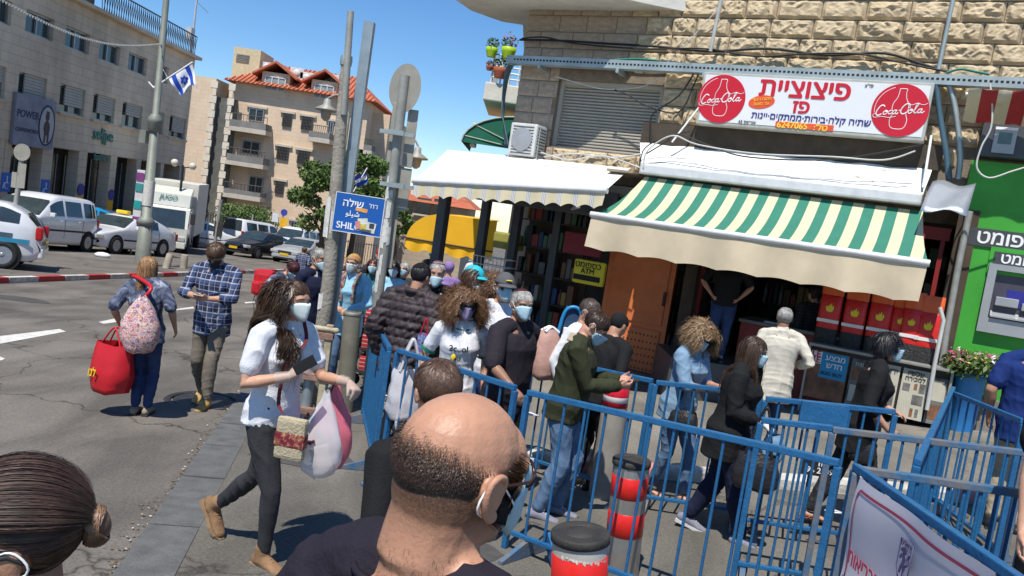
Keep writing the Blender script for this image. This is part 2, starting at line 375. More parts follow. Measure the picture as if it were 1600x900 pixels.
def poly_sheet(name, pts, m, dz, thick=0., kind='structure'):
 """polygon draped on the street; pts are world (x, y)"""
 bm = bmesh.new(); vs = [bm.verts.new((x, y, 0)) for x, y in pts]; bm.faces.new(vs)
 n = max(1, int(max(max(p[0] for p in pts)-min(p[0] for p in pts), max(p[1] for p in pts)-min(p[1] for p in pts))/1.0))
 x0, x1 = min(p[0] for p in pts), max(p[0] for p in pts)
 for i in range(1, int((x1-x0)/.8)+1):
  x = x0+i*.8
  bmesh.ops.bisect_plane(bm, geom=bm.verts[:]+bm.edges[:]+bm.faces[:], plane_co=(x, 0, 0), plane_no=(1, 0, 0))
 bmesh.ops.triangulate(bm, faces=[f for f in bm.faces if len(f.verts) > 4])
 bm.normal_update()
 for f in bm.faces:
  if f.normal.z < 0: f.normal_flip()
 if thick:
  r = bmesh.ops.extrude_face_region(bm, geom=bm.faces[:])
  top = set(v for v in r['geom'] if isinstance(v, bmesh.types.BMVert))
  for v in bm.verts: v.co.z = gz(v.co.x, v.co.y)+dz-(0 if v in top else thick)
 else:
  for v in bm.verts: v.co.z = gz(v.co.x, v.co.y)+dz
 me = bpy.data.meshes.new(name); bm.to_mesh(me); bm.free()
 o = link(name, me, [m]); o['kind'] = kind; return o
GA = G(355, 645); GB = G(185, 890); kd = (GB-GA); kd.z = 0; kd.normalize()     # gutter line of the near pavement
def kl(t, o=0.0):                                                           # t metres toward the camera from GA, o to the right
 p = GA+kd*t+Vector((-kd.y, kd.x, 0))*o; return (p.x, p.y)
if kl(0, 1)[0] < kl(0, 0)[0]: _s = -1
else: _s = 1
def kr(t, o=0.0): return kl(t, o*_s)
poly_sheet('pavement', [kr(-5, .3), kr(8, .3), (14, -3), (14, 7.3), (1.0, 7.6), (-1.2, 8.7), (-2.2, 12.5)], m_pave, .018)
t = -5.0
for i in range(15):
 L = .82+.1*(i % 3); mb = MB(); w = .3; a, b_ = kr(t+.012, .0), kr(t+L-.012, .0); c, d = kr(t+L-.012, w), kr(t+.012, w)
 zz = lambda q: gz(*q)+.022+.004*math.sin(i*3.1)
 P = [Vector((*q, zz(q))) for q in (a, b_, c, d)]
 mb.prism([p-Vector((0, 0, .1)) for p in P], (0, 0, .1)); o = mb.build('kerb_stone', m_kerb); struct(o); t += L
# litter and grit in the gutter
mb = MB()
for i in range(900):
 tt = random.uniform(-4, 7); oo = random.gauss(-.02, .035)*(1.4 if math.sin(tt*2.3) > 0 else .7); x, y = kr(tt, oo); z = gz(x, y)+.004
 s_ = random.uniform(.004, .016); a = random.uniform(0, 6.3); h = random.uniform(.002, .012)
 u = Vector((math.cos(a), math.sin(a), random.uniform(-.2, .2)))*s_; v = Vector((-math.sin(a), math.cos(a), .3))*s_*.6
 c = Vector((x, y, z+h)); mb.add([c-u, c-v, c+u, c+v], [(0, 1, 2, 3)], 0 if random.random() < .8 else 1)
tag(mb.build('gutter_litter', [mat('dead_leaf', (.13, .09, .05), .9, 0, .4, 60), mat('litter_pale', (.5, .47, .42), .8)]), 'dry leaves and grit lying in the gutter along the near kerb', 'litter', kind='stuff')
# raised walk before the shops
WK = .13
walk = [(.95, 7.55), (9, 7.2), (14, 7.0), (14, 20), (-.6, 17.5), (-2.0, 60), (-5.5, 60), (-3.3, 20), (-2.0, 12.0), (-1.35, 8.9), (-.3, 7.8)]
poly_sheet('sidewalk', walk, m_walk, WK, .14)
cl = [(-3.3, 20), (-2.0, 12.0), (-1.35, 8.9), (-.3, 7.8), (.95, 7.55), (9, 7.2), (14, 7.0)]
seg = catmull([Vector((x, y, 0)) for x, y in cl], 8); acc = []; L = 0
dense = []
for a, b_ in zip(seg, seg[1:]):
 n = max(1, int((b_-a).length/.1))
 dense += [a+(b_-a)*(k/n) for k in range(n)]
for i in range(0, len(dense)-10, 9):
 P = dense[i:i+10]; mb = MB(); row = []
 for p, q in zip(P, P[1:]+[P[-1]+(P[-1]-P[-2])]):
  d = (q-p).normalized(); nrm = Vector((d.y, -d.x, 0)); z = gz(p.x, p.y)
  row.append([p+nrm*.02+Vector((0, 0, z-.03)), p+nrm*.02+Vector((0, 0, z+WK-.02)), p+nrm*.0+Vector((0, 0, z+WK+.004)), p-nrm*.13+Vector((0, 0, z+WK+.006)), p-nrm*.13+Vector((0, 0, z-.03))])
 mb.grid(row, smooth=False); o = mb.build('kerb_block', m_kwhite if (i//9) % 4 != 2 else mat('kerb_pink', (.5, .2, .18), .8, 0, .3, 5, bump=.4)); struct(o)
# far side: red and white kerb and the parking lot
poly_sheet('parking_lot', [(-10.35, 13), (-10.25, 60), (-60, 60), (-60, 13)], m_lot, .10, .11)
y = 10.0
for i in range(34):
 L = 1.02; mb = MB(); mb.prism([Vector((-10.33, y+.01, gz(-10, y)-.03)), Vector((-10.33, y+L-.01, gz(-10, y+L)-.03)), Vector((-10.33, y+L-.01, gz(-10, y+L)+.115)), Vector((-10.33, y+.01, gz(-10, y)+.115))], (.17, 0, 0))
 struct(mb.build('kerb_stone', m_redp if i % 2 else m_kwhite)); y += L
# painted dashes
for q in ([(0, 525), (93, 514), (103, 518), (0, 537)], [(154, 503), (187, 496), (190, 502), (162, 506)], [(268, 484), (302, 479), (303, 482), (262, 486)], [(0, 557), (8, 560), (3, 563), (0, 563)], [(382, 472), (398, 471), (399, 473), (383, 474)]):
 P = [G(a, b_, .005) for a, b_ in q]; mb = MB(); mb.add(P, [(3, 2, 1, 0)]); struct(mb.build('road_marking', m_white))
# tar patches
for cx, cy, sx, sy in ((28, 467, .55, .35), (480, 720, .5, .3), (700, 860, .4, .3)):
 c = G(cx, cy); mb = MB(); P = [Vector((c.x+sx*math.cos(a)*random.uniform(.8, 1.1), c.y+sy*math.sin(a)*random.uniform(.8, 1.1), 0)) for a in lin(0, 5.9, 14)]
 for p in P: p.z = gz(p.x, p.y)+(.005 if cx == 28 else .022)
 mb.add(P, [tuple(range(14))]); struct(mb.build('tar_patch', mat('tar', (.07, .066, .062), .85, 0, .2, 8, bump=.3)))
# manhole
c = G(318, 628); t = thing('manhole_cover', 'round iron manhole cover sunk in the asphalt near the kerb', 'manhole', (c.x, c.y, gz(c.x, c.y)))
m_iron = mat('iron', (.06, .058, .055), .55, .6, .3, 12, bump=.5)
mb = MB(); mb.lathe(c+Vector((0, 0, .003)), [(.30, 0), (.30, .012), (.0001, .012)], 28); mb.build('lid', m_iron, t)
mb = MB(); mb.lathe(c+Vector((0, 0, .003)), [(.325, 0), (.325, .012), (.39, .012), (.40, 0)], 28); mb.build('rim', m_iron, t)

# ================================================================ STONE BUILDING ON THE LEFT
XL = -20.0
m_cl = brickmat('stone_cladding', (.71, .57, .42), (.66, .53, .39), (.5, .4, .3), 1.0, .36, axes='yz', stain=.32)
m_glassd = mat('dark_glass', (.035, .045, .05), .12, 0, .2, 1.5, spec=.6)
m_alu = mat('aluminium', (.35, .36, .36), .45, .6, .1, 5)
m_shut = mat('roller_shutter', (.40, .375, .32), .65, 0, .08, 3)
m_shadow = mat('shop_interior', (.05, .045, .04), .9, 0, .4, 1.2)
P1 = at_x(160, 20, XL); P2 = at_x(305, 95, XL)
yr = at_x(303, 110, XL).y; ztop = (P1.z+P2.z)/2; zar = at_x(150, 240, XL).z; gl = lambda y: gz(XL, y)
t = thing('stone_office_building', 'long grey beige stone clad building with roof railing above an arcade of shops', 'building', (XL, 35, gl(35)))
holes = [];
def LQ(xl, xr, yt, yb):
 a = at_x(xl, (yt+yb)/2, XL).y; b_ = at_x(xr, (yt+yb)/2, XL).y; xm = (xl+xr)/2; return a, b_, at_x(xm, yb, XL).z, at_x(xm, yt, XL).z
row1 = [(-16, 19, 1, 32), (40, 85, 14, 56), (102, 141, 41, 79), (155, 188, 64, 99), (200, 230, 84, 116), (243, 263, 105, 129), (277, 293, 122, 143)]
row2 = [(-16, 9, 100, 150), (28, 73, 118, 160), (93, 133, 131, 178), (145, 180, 147, 190), (190, 222, 162, 203), (236, 256, 178, 211), (264, 290, 184, 218)]
wins = [(LQ(*q), 1) for q in row1]+[(LQ(*q), 2) for q in row2]
# wall built round its openings
ys = sorted(set([8.0, yr]+[w[0][0] for w in wins]+[w[0][1] for w in wins]));
z1 = (min(w[0][2] for w in wins if w[1] == 1), max(w[0][3] for w in wins if w[1] == 1)); z2 = (sum(w[0][2] for w in wins if w[1] == 2)/7, sum(w[0][3] for w in wins if w[1] == 2)/7)
z1 = (sum(w[0][2] for w in wins if w[1] == 1)/7, sum(w[0][3] for w in wins if w[1] == 1)/7)
mb = MB()
def wbox(y0, y1, za, zb): mb.box((XL-.25, (y0+y1)/2, (za+zb)/2), (.5, y1-y0, zb-za))
wbox(8, yr, zar, z2[0]); wbox(8, yr, z2[1], z1[0]); wbox(8, yr, z1[1], ztop)
for k, (za, zb) in ((1, z1), (2, z2)):
 e = 8.0
 for w, kk in sorted([w for w in wins if w[1] == k], key=lambda q: q[0][0]):
  if w[0] > e: wbox(e, w[0], za, zb)
  e = max(e, w[1])
 wbox(e, yr, za, zb)
mb.box((XL-7, yr-.2, (ztop-4)/2), (13.4, .4, ztop+4)); mb.box((XL-.0, 36, ztop+.06), (.7, 2*(yr-36)+.3, .16)); mb.box((XL-7, (8+yr)/2, ztop-.3), (13, yr-8, .2))
mb.build('wall', m_cl, t)
for w, k in wins:
 za, zb = z1 if k == 1 else z2; y0, y1 = w[0], w[1]; ym = (y0+y1)/2
 mb = MB(); fr = .07
 for a in (y0+fr/2, y1-fr/2, ym): mb.box((XL-.18, a, (za+zb)/2), (.08, fr, zb-za))
 for z in (za+fr/2, zb-fr/2): mb.box((XL-.185, ym, z), (.075, y1-y0, fr))
 f = mb.build('window', m_alu, t)
 mb = MB(); mb.box((XL-.24, ym, (za+zb)/2), (.03, y1-y0, zb-za)); mb.build('pane', m_glassd, f)
 if k == 2:
  hh = (zb-za)*random.choice((.55, .75, .9, .7)); mb = MB(); n = int(hh/.12)
  for i in range(n): mb.box((XL-.1, ym+.12*(y1-y0), zb-.06-i*.12), (.05, (y1-y0)*.72, .105))
  mb.build('shutter', m_shut, f)
  mb = MB(); mb.box((XL+.04, ym, za-.06), (.2, (y1-y0)+.2, .1)); mb.build('sill', m_cl, f)
# arcade
pil = [(-4, 4), (5, 15), (64, 80), (121, 134), (171, 181), (212, 219), (250, 255), (280, 289)]
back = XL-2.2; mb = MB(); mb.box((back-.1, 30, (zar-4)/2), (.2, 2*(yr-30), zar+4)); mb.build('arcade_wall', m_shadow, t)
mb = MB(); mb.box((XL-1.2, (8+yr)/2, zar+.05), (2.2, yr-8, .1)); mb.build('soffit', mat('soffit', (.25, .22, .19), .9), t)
k_ = 0
for a, b_ in pil:
 y0 = at_x(a, 280, XL).y; y1 = at_x(b_, 280, XL).y; ym = (y0+y1)/2; zb = gl(ym)-.3
 mb = MB(); mb.box((XL-.28, ym, (zb+zar)/2), (.5, y1-y0, zar-zb)); p = mb.build('pillar', m_cl, t)
 if 5 <= a < 90:
  mb = MB(); mb.box((XL-.01, ym, gl(ym)+2.1), (.03, .55, .75)); s_ = mb.build('sign_plate', mat('sign_blue', (.02, .13, .5), .5), t)
  mb = MB(); c = Vector((XL+.012, ym, gl(ym)+2.1)); mb.tube([c+Vector((0, .02, .25)), c+Vector((0, .02, -.02)), c+Vector((0, -.14, -.02)), c+Vector((0, -.2, -.24))], .025, 5); mb.tube([c+Vector((0, .12*math.cos(q)+.02, .13*math.sin(q)-.12)) for q in lin(.8, 5.2, 10)], .02, 5)
  mb.build('wheelchair_symbol', mat('sign_white', (.8, .8, .8), .5), s_)
 if a > 100:
  mb = MB(); mb.box((XL-.01, ym, gl(ym)+1.3), (.03, min(.5, y1-y0-.05), 1.4)); mb.build('sign_plate', mat('sign_yellow', (.75, .42, .02), .5), t)
  mb = MB(); mb.lathe((XL+.01, ym, gl(ym)+2.3), [(.27, 0), (.27, .02), (.001, .02)], 16, ax=((0, 1, 0), (0, 0, 1), (1, 0, 0))); mb.build('sign_disc', mat('sign_navy', (.04, .05, .3), .5), t)
for i in range(14):
 ya = 14+i*2.3
 if ya > yr-2: break
 mb = MB(); mb.box((back+.03, ya, (gl(ya)+zar)/2), (.05, 1.6, (zar-gl(ya))*.86)); w = mb.build('shop_window', m_glassd, t)
 mb = MB()
 for q in (-.8, 0, .8): mb.box((back+.07, ya+q, (gl(ya)+zar)/2), (.05, .06, (zar-gl(ya))*.86))
 mb.build('frame', m_alu, w)
# roof railing, stair block and aerials
ya, yb = at_x(160, 15, XL).y, at_x(305, 80, XL).y; zr = at_x(160, 0, XL).z; hR = 1.25
rl = MB(); n = 95
for i in range(n):
 yy = ya+(yb-ya)*i/(n-1); rl.tube([(XL, yy, ztop+.1), (XL, yy+.18*(1 if i % 2 else -1), ztop+hR)], .018, 4)
m_rail = mat('rail_iron', (.05, .055, .06), .5, .5)
o = rl.build('railing_bars', m_rail, t); o['kind'] = 'stuff'
mb = MB(); mb.tube([(XL, ya, ztop+hR), (XL, yb, ztop+hR)], .035, 6); mb.tube([(XL, ya, ztop+.2), (XL, yb, ztop+.2)], .025, 6); mb.build('handrail', m_rail, t)
mb = MB(); yq = at_x(158, 10, XL).y; mb.box((XL-2.2, yq-5, ztop+1.6), (4, 9.6, 3.4)); mb.build('stair_tower', mat('dark_clad', (.16, .13, .11), .9, 0, .3, .8), t)
# POWER sign
y0, y1 = at_x(17, 180, XL).y, at_x(79, 200, XL).y; zc = at_x(48, 190, XL).z
t2 = thing('shop_sign', 'grey billboard lettered POWER with an oval emblem under the second floor windows', 'sign', (XL+.08, (y0+y1)/2, zc))
hs = 2.0; mb = MB(); mb.box((XL+.1, (y0+y1)/2, zc), (.12, y1-y0, hs)); mb.build('board', mat('sign_grey', (.21, .21, .25), .6, 0, .25, 2), t2)
mn = mat('sign_ink', (.02, .025, .08), .6); YX = Vector((0, 1, 0)); ZU = Vector((0, 0, 1)); wS = y1-y0
text('POWER', (XL+.165, y0+wS*.31, zc+.25), YX, ZU, 1, mn, t2, w=wS*.54, h=.0 or None, off=.03).scale = (1, 1, 1)
text('COFFEEWORKS', (XL+.165, y0+wS*.31, zc-.38), YX, ZU, 1, mn, t2, w=wS*.56, off=.03)
mb = MB(); cc = Vector((XL+.165, y0+wS*.79, zc-.05)); mb.tube([cc+Vector((0, .52*math.cos(a), .8*math.sin(a))) for a in lin(0, 6.283, 24)], .03, 6); mb.build('emblem_ring', mn, t2)
mb = MB(); mb.lathe(cc-Vector((.005, 0, 0)), [(.5, 0), (.5, .01), (.001, .01)], 24, ax=((0, 1, 0), (0, 0, 1.5), (1, 0, 0))); mb.build('emblem_field', mat('sign_pale', (.42, .4, .38), .7), t2)
mb = MB(); mb.ell(cc+Vector((.01, 0, .35)), (.01, .14, .17)); mb.box(cc+Vector((.01, 0, .5)), (.02, .2, .16)); mb.ell(cc+Vector((.01, 0, -.1)), (.01, .22, .3)); mb.box(cc+Vector((.01, -.1, -.5)), (.02, .1, .4)); mb.box(cc+Vector((.01, .12, -.5)), (.02, .1, .4)); mb.build('emblem_figure', mat('emblem_brown', (.09, .06, .06), .8), t2)
# green lettering on the wall
y0, y1 = at_x(143, 215, XL).y, at_x(175, 222, XL).y; zc = at_x(158, 213, XL).z
t2 = thing('wall_lettering', 'green shop lettering fixed on the stone wall over the arcade', 'sign', (XL+.02, (y0+y1)/2, zc))
mg = mat('letter_green', (.08, .22, .17), .5)
text('seljpe', (XL+.03, (y0+y1)/2, zc), YX, ZU, 1, mg, t2, w=(y1-y0)*.95, off=.02, ext=.05)
text('fashion', (XL+.03, (y0+y1)/2, zc-.95), YX, ZU, 1, mg, t2, w=(y1-y0)*.7, off=.01, ext=.04)
# rooftop mast + AC box
mb = MB(); a = at_x(298, 85, XL-.6); b_ = at_x(308, 0, XL-.6); a.x = b_.x = XL-.6; b_.y = a.y; b_.z += .6; mb.tube([a-Vector((0, 0, 1)), b_], [.09, .05], 6); mb.tube([b_-Vector((0, 0, .7)), b_+Vector((0, 1.8, -.9))], .02, 4); mb.tube([b_-Vector((0, 0, .3)), b_+Vector((0, -.9, -.2))], .04, 5)
mb.box(a+Vector((0, -.35, 1.1)), (.3, .5, .7)); tag(mb.build('rooftop_mast', mat('mast_grey', (.5, .5, .5), .5, .4)), 'pale mast with box and thin aerials standing on the roof corner', 'antenna')

# ================================================================ APARTMENT HOUSE ACROSS THE SQUARE
YA = 62.0; PXM = YA/FPX
m_tan = brickmat('tan_stone', (.72, .56, .40), (.69, .53, .375), (.6, .46, .33), .6, .3, axes='xz', stain=.14, bump=.2)
m_tanb = brickmat('tan_stone_side', (.7, .54, .39), (.66, .5, .36), (.58, .44, .31), .6, .3, axes='yz', stain=.14, bump=.2)
m_tile = mat('roof_tile', (.42, .12, .06), .8, 0, .25, 1.5, bump=.6, bscale=6)
m_conc = mat('concrete_trim', (.5, .45, .37), .85, 0, .12, 2)
m_grey = mat('grey_panel', (.2, .195, .18), .8, 0, .2, 1.2)
ga = gz(-12, YA)
def AX(px, py, Y=YA): p = at(px, py, Y); return p.x, p.z
t = thing('apartment_house', 'tan stone apartment house with red tiled roof, dormers and grey balconies', 'building', (-16, YA, ga))
xl, zt = AX(368, 128); xr, _ = AX(568, 230); zt = AX(470, 142)[1]
base = ga-1
openings = [(z2[0], z2[1], z2[2], z2[3]) for z2 in ()]
def aw(cx, cy, w, h, kind='w', Y=YA):
 x, z = AX(cx, cy, Y); w *= Y/FPX; h *= Y/FPX; y = Y-.02
 mb = MB(); mb.box((x, y+.0, z), (w, .12, h)); f = mb.build('window', m_glassd, t)
 mb = MB(); fr = .07
 for q in (-w/2, 0, w/2): mb.box((x+q, y-.08, z), (fr, .07, h+fr))
 for q in (-h/2, h/2): mb.box((x, y-.085, z+q), (w+fr, .065, fr))
 mb.build('frame', m_alu if kind == 'w' else mat('bar_dark', (.1, .09, .08), .6, .4), f)
 if kind == 'bars':
  mb = MB()
  for i in range(7): mb.box((x-w/2+w*(i+.5)/7, y-.15, z), (.03, .03, h))
  for i in range(4): mb.box((x, y-.15, z-h/2+h*(i+.5)/4), (w, .028, .03))
  mb.build('grille', mat('bar_dark', (.1, .09, .08), .6, .4), f)
 mb = MB(); mb.box((x, y-.06, z+h/2+.15), (w+.5, .2, .16)); mb.build('lintel', m_conc, f)
mb = MB(); mb.box(((xl+xr)/2, YA+5, (zt+base)/2), (xr-xl, 10, zt-base)); mb.build('wall', m_tan, t)
x2, _ = AX(592, 260); mb = MB(); mb.box(((xr+x2)/2, YA+6.5, (zt+base)/2-.3), (x2-xr, 9, zt-base-.6)); mb.build('wing', m_tanb, t)
for q in ((401, 180, 22, 18), (449, 188, 13, 18, 'bars'), (480, 193, 16, 18, 'bars'), (517, 199, 7, 16), (442, 240, 17, 18, 'bars'), (474, 246, 17, 18, 'bars'), (393, 231, 26, 19), (400, 290, 20, 26), (437, 293, 12, 17, 'bars'), (460, 352, 9, 10), (530, 258, 12, 16, 'bars')): aw(*q)
def balcony(x0p, x1p, ytp, ybp, depth=1.5, Y=YA):
 xm = (x0p+x1p)/2; x0, zt_ = AX(x0p, ytp-(xm-x0p)*.0, Y); x1, _ = AX(x1p, ytp, Y); zb = AX(xm, ybp, Y)[1]; ztp = AX(xm, ytp, Y)[1]
 mb = MB(); mb.box(((x0+x1)/2, Y-depth/2, zb), (x1-x0, depth, .32)); b = mb.build('balcony', m_conc, t)
 mb = MB(); mb.box(((x0+x1)/2, Y-depth+.07, (zb+ztp)/2+.08), (x1-x0-.1, .09, ztp-zb-.2)); mb.box((x0+.07, Y-depth/2, (zb+ztp)/2+.08), (.09, depth-.2, ztp-zb-.2)); mb.box((x1-.07, Y-depth/2, (zb+ztp)/2+.08), (.09, depth-.2, ztp-zb-.2)); mb.build('parapet', m_grey, b)
 mb = MB()
 for i in range(12): mb.tube([(x0+(x1-x0)*i/11, Y-depth+.07, ztp-.1), (x0+(x1-x0)*i/11, Y-depth+.07, ztp+.45)], .02, 4)
 mb.tube([(x0, Y-depth+.07, ztp+.45), (x1, Y-depth+.07, ztp+.45)], .03, 4); mb.build('railing', mat('bar_dark', (.1, .09, .08), .6, .4), b)
balcony(369, 427, 193, 207); balcony(364, 423, 245, 259); balcony(360, 418, 298, 309); balcony(490, 524, 209, 222); balcony(564, 588, 228, 240, Y=YA+1.5)
# tiled roof with two dormers
def roofpart(x0, x1, z0, z1, y0, y1, name='roof'):
 mb = MB(); a = .7; v = [(x0-a, y0-a, z0), (x1+a, y0-a, z0), (x1+a, y1, z0), (x0-a, y1, z0), (x0+2.2, (y0+y1)/2, z1), (x1-2.2, (y0+y1)/2, z1)]
 mb.add(v, [(0, 1, 5, 4), (1, 2, 5), (2, 3, 4, 5), (3, 0, 4), (3, 2, 1, 0)]); n = 34
 for i in range(n):                                     # tile rolls
  f = (i+.5)/n; xx = x0-a+(x1-x0+2*a)*f; tx = min(max(xx, x0+2.2), x1-2.2); k = min(1, max(.05, 1-abs(xx-tx)/2.9)) if tx != xx else 1
  mb.tube([Vector((xx, y0-a, z0+.03)), Vector((xx, y0-a+((y0+y1)/2-y0+a)*k, z0+.03+(z1-z0)*k))], .07, 4)
 return mb.build(name, m_tile, t)
zr0 = zt-.05; roofpart(xl, xr, zr0, zr0+2.3, YA, YA+9)
for (wx0, wx1, wyt, wyb) in ((415, 446, 124, 139), (492, 521, 137, 151)):
 cxp, cyp = (wx0+wx1)/2, (wyt+wyb)/2; x, z = AX(cxp, cyp); w = (wx1-wx0)*PXM; h = 15*PXM+.25
 mb = MB(); mb.box((x, YA+1.3, z-.1), (w+.6, 2.7, h+.9)); d = mb.build('dormer', m_tan, t)
 mb = MB(); mb.box((x, YA-.06, z), (w, .1, h)); mb.build('pane', mat('curtain_glass', (.25, .3, .3), .25, 0, .3, 2), d)
 mb = MB()
 for q in (-w/2, -w/6, w/6, w/2): mb.box((x+q, YA-.12, z), (.07, .08, h+.08))
 for q in (-h/2, h/2): mb.box((x, YA-.125, z+q), (w+.08, .075, .08))
 mb.build('frame', mat('frame_white', (.6, .6, .58), .5), d)
 mb = MB(); W2 = w/2+.95; zz = z+h/2+.2
 for sgn in (-1, 1):
  mb.prism([Vector((x, YA-.5, zz+1.0)), Vector((x+sgn*W2, YA-.5, zz-.1)), Vector((x+sgn*W2, YA-.5, zz-.25)), Vector((x, YA-.5, zz+.82))], (0, 4, 0))
 mb.build('dormer_roof', m_tile, d)
for px_, py_ in ((480, 122), (520, 125), (418, 106), (465, 115)):
 x, z = AX(px_, py_, YA+2); mb = MB(); mb.bbox((x, YA+2, z), (1.1, .5, .8), bev=.05); mb.lathe((x, YA+1.74, z), [(.3, 0), (.3, .02), (.05, .02)], 14, ax=((1, 0, 0), (0, 0, 1), (0, -1, 0))); mb.tube([(x-.3, YA+2, z-.4), (x-.3, YA+2, z-1.5)], .04, 4); mb.tube([(x+.3, YA+2, z-.4), (x+.3, YA+2, z-1.5)], .04, 4)
 mb.build('roof_unit', mat('unit_white', (.55, .55, .53), .5), t)
# blank walled block with quoins
x0, zt2 = AX(285, 119); x1, _ = AX(338, 200); xq = AX(350, 175)[0]; xs = AX(366, 160)[0]; zt2 = AX(318, 122)[1]
t = thing('blank_wall_block', 'windowless tan stone wall with pale toothed quoins and a rooftop hut', 'building', (-20, YA-1, ga))
mb = MB(); mb.box(((x0-3+x1)/2, YA+3, (zt2+base)/2), (x1-x0+3, 8, zt2-base)); mb.build('wall', m_tan, t)
mb = MB(); mb.box(((x1+xs)/2, YA+3.2, (zt2-1.3+base)/2), (xs-x1+.6, 7.5, zt2-1.3-base)); mb.build('grey_strip', mat('slate_strip', (.13, .13, .115), .85, 0, .25, 1.6, bump=.8, bscale=4), t)
m_quoin = mat('quoin', (.68, .6, .48), .85, 0, .1, 2)
n = int((zt2-base)/.55)
for i in range(n):
 z = base+i*.55+.27
 for xx, sg in ((x1, -1), (xs, 1)):
  w = .5 if i % 2 else .28; mb = MB(); mb.box((xx+sg*w*.2, YA-1.0, z), (w, .06, .5)); mb.build('quoin', m_quoin, t)
xa, za = AX(388-21, 106); mb = MB(); mb.box((xa+.3, YA+3, za-.4), (2.1, 3.2, 4.4)); h_ = mb.build('roof_hut', mat('hut_plaster', (.55, .47, .3), .9), t)
mb = MB()
for i in range(5): mb.box((xa, YA+1.36, za+.75+i*.12), (1.0, .06, .07))
mb.build('vent', m_grey, h_)
# red roofed house down the street, and far blocks
def house(name, label, x0, x1, Y, zb, zt_, m, roof=None, wins=(), depth=8, rh=1.6):
 t = thing(name, label, 'building', ((x0+x1)/2, Y, zb)); mb = MB(); mb.box(((x0+x1)/2, Y+depth/2, (zb-1+zt_)/2), (x1-x0, depth, zt_-zb+1)); mb.build('wall', m, t)
 if roof:
  mb = MB(); a = .5; v = [(x0-a, Y-a, zt_), (x1+a, Y-a, zt_), (x1+a, Y+depth+a, zt_), (x0-a, Y+depth+a, zt_), (x0+1.5, Y+depth/2, zt_+rh), (x1-1.5, Y+depth/2, zt_+rh)]
  mb.add(v, [(0, 1, 5, 4), (1, 2, 5), (2, 3, 4, 5), (3, 0, 4), (3, 2, 1, 0)]); mb.build('roof', roof, t)
 for (x, z, w, h) in wins:
  mb = MB(); mb.box((x, Y-.03, z), (w, .1, h)); f = mb.build('window', m_glassd, t)
  mb = MB(); mb.box((x, Y-.07, z-h/2-.06), (w+.3, .2, .1)); mb.build('sill', m_conc, f)
 return t
def XZ(px, py, Y): p = at(px, py, Y); return p.x, p.z
x0, z0 = XZ(612, 310, 45); x1, _ = XZ(730, 330, 45); zt_ = XZ(655, 315, 45)[1]
house('red_roofed_house', 'low pale stone house with a red roof behind the yellow awning', x0, x1, 45, gz(0, 45), zt_, brickmat('far_stone', (.46, .38, .29), (.43, .35, .27), (.36, .3, .22), .6, .3, stain=.2), m_tile, [(XZ(634, 318, 45)[0], XZ(634, 318, 45)[1]-.1, .8, .9), (XZ(662, 322, 45)[0], XZ(662, 322, 45)[1], .8, .9), (XZ(688, 327, 45)[0], XZ(688, 327, 45)[1], .8, 1.1)], rh=1.4)
for i, (pa, pb, pt, Y, c) in enumerate(((590, 640, 352, 120, (.42, .36, .28)), (540, 600, 300, 95, (.5, .4, .3)), (430, 470, 330, 100, (.5, .42, .32)), (-160, 20, 250, 110, (.45, .4, .33)))):
 x0, z0 = XZ(pa, pt, Y); x1, _ = XZ(pb, pt, Y); zb = gz(x0, Y)
 house('far_house', ['distant pale block closing the street beyond the traffic', 'distant tan block behind the leafy trees', 'distant cream block behind the parked vans', 'distant stone block far left beyond the lot'][i], x0, x1, Y, zb, z0, brickmat('far_stone%d' % i, c, c, tuple(q*.8 for q in c), .6, .3, stain=.2), None, [(x0+(x1-x0)*(k+.5)/4, z0-1.6-r_*3, 1.0, 1.3) for k in range(4) for r_ in range(2)])
# ================================================================ THE CORNER BUILDING WITH THE SHOPS
RZF = math.atan2(FE.y, FE.x)
m_rock = mat('rough_stone', (.58, .44, .27), .92, 0, .3, 2.2, bump=1, bscale=34, col2=(.86, .71, .48))
m_rock2 = mat('dressed_stone', (.33, .255, .19), .92, 0, .3, 4, bump=.6, bscale=30, col2=(.48, .39, .30))
m_mort = mat('mortar', (.2, .16, .12), .95, 0, .25, 8, bump=.5)
m_plas = mat('white_plaster', (.62, .6, .54), .85, 0, .12, 3, bump=.3)
m_galv = mat('galvanised', (.36, .42, .42), .5, .5, .2, 3)
m_frame = mat('frame_grey', (.075, .08, .085), .5, .3, .15, 4)
m_steel = mat('dark_steel', (.05, .045, .04), .6, .3, .3, 5)
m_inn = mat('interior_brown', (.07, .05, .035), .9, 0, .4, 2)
fz = lambda px, py, o=0.0: fx(px, py, o)
bld = thing('corner_stone_building', 'corner building of rough hewn golden stone over the awnings of two small shops', 'building', fp(0, -.7), RZF)
L3 = lambda s, z, o=0.0: fp(s, z, o)
def fbox(mb, s0, s1, z0, z1, o0, o1, m=0):
 return mb.box(fp((s0+s1)/2, (z0+z1)/2, (o0+o1)/2), (s1-s0, o1-o0, z1-z0), ax=(FE, FN, (0, 0, 1)), m=m)
def fbb(mb, s0, s1, z0, z1, o0, o1, bev=.01, m=0):
 return mb.bbox(fp((s0+s1)/2, (z0+z1)/2, (o0+o1)/2), (s1-s0, o1-o0, z1-z0), ax=(FE, FN, (0, 0, 1)), bev=bev, m=m)
ZL = 2.95; ZT = 7.4
sh0, sh1 = fz(866, 175)[0], fz(1029, 185)[0]; shz0, shz1 = fz(940, 236)[1], fz(950, 128)[1]
mb = MB()
fbox(mb, 0, sh0, ZL, ZT, -.45, 0); fbox(mb, sh1, 11, ZL, ZT, -.45, 0); fbox(mb, sh0, sh1, shz1, ZT, -.45, 0); fbox(mb, sh0, sh1, ZL, shz0, -.45, 0)
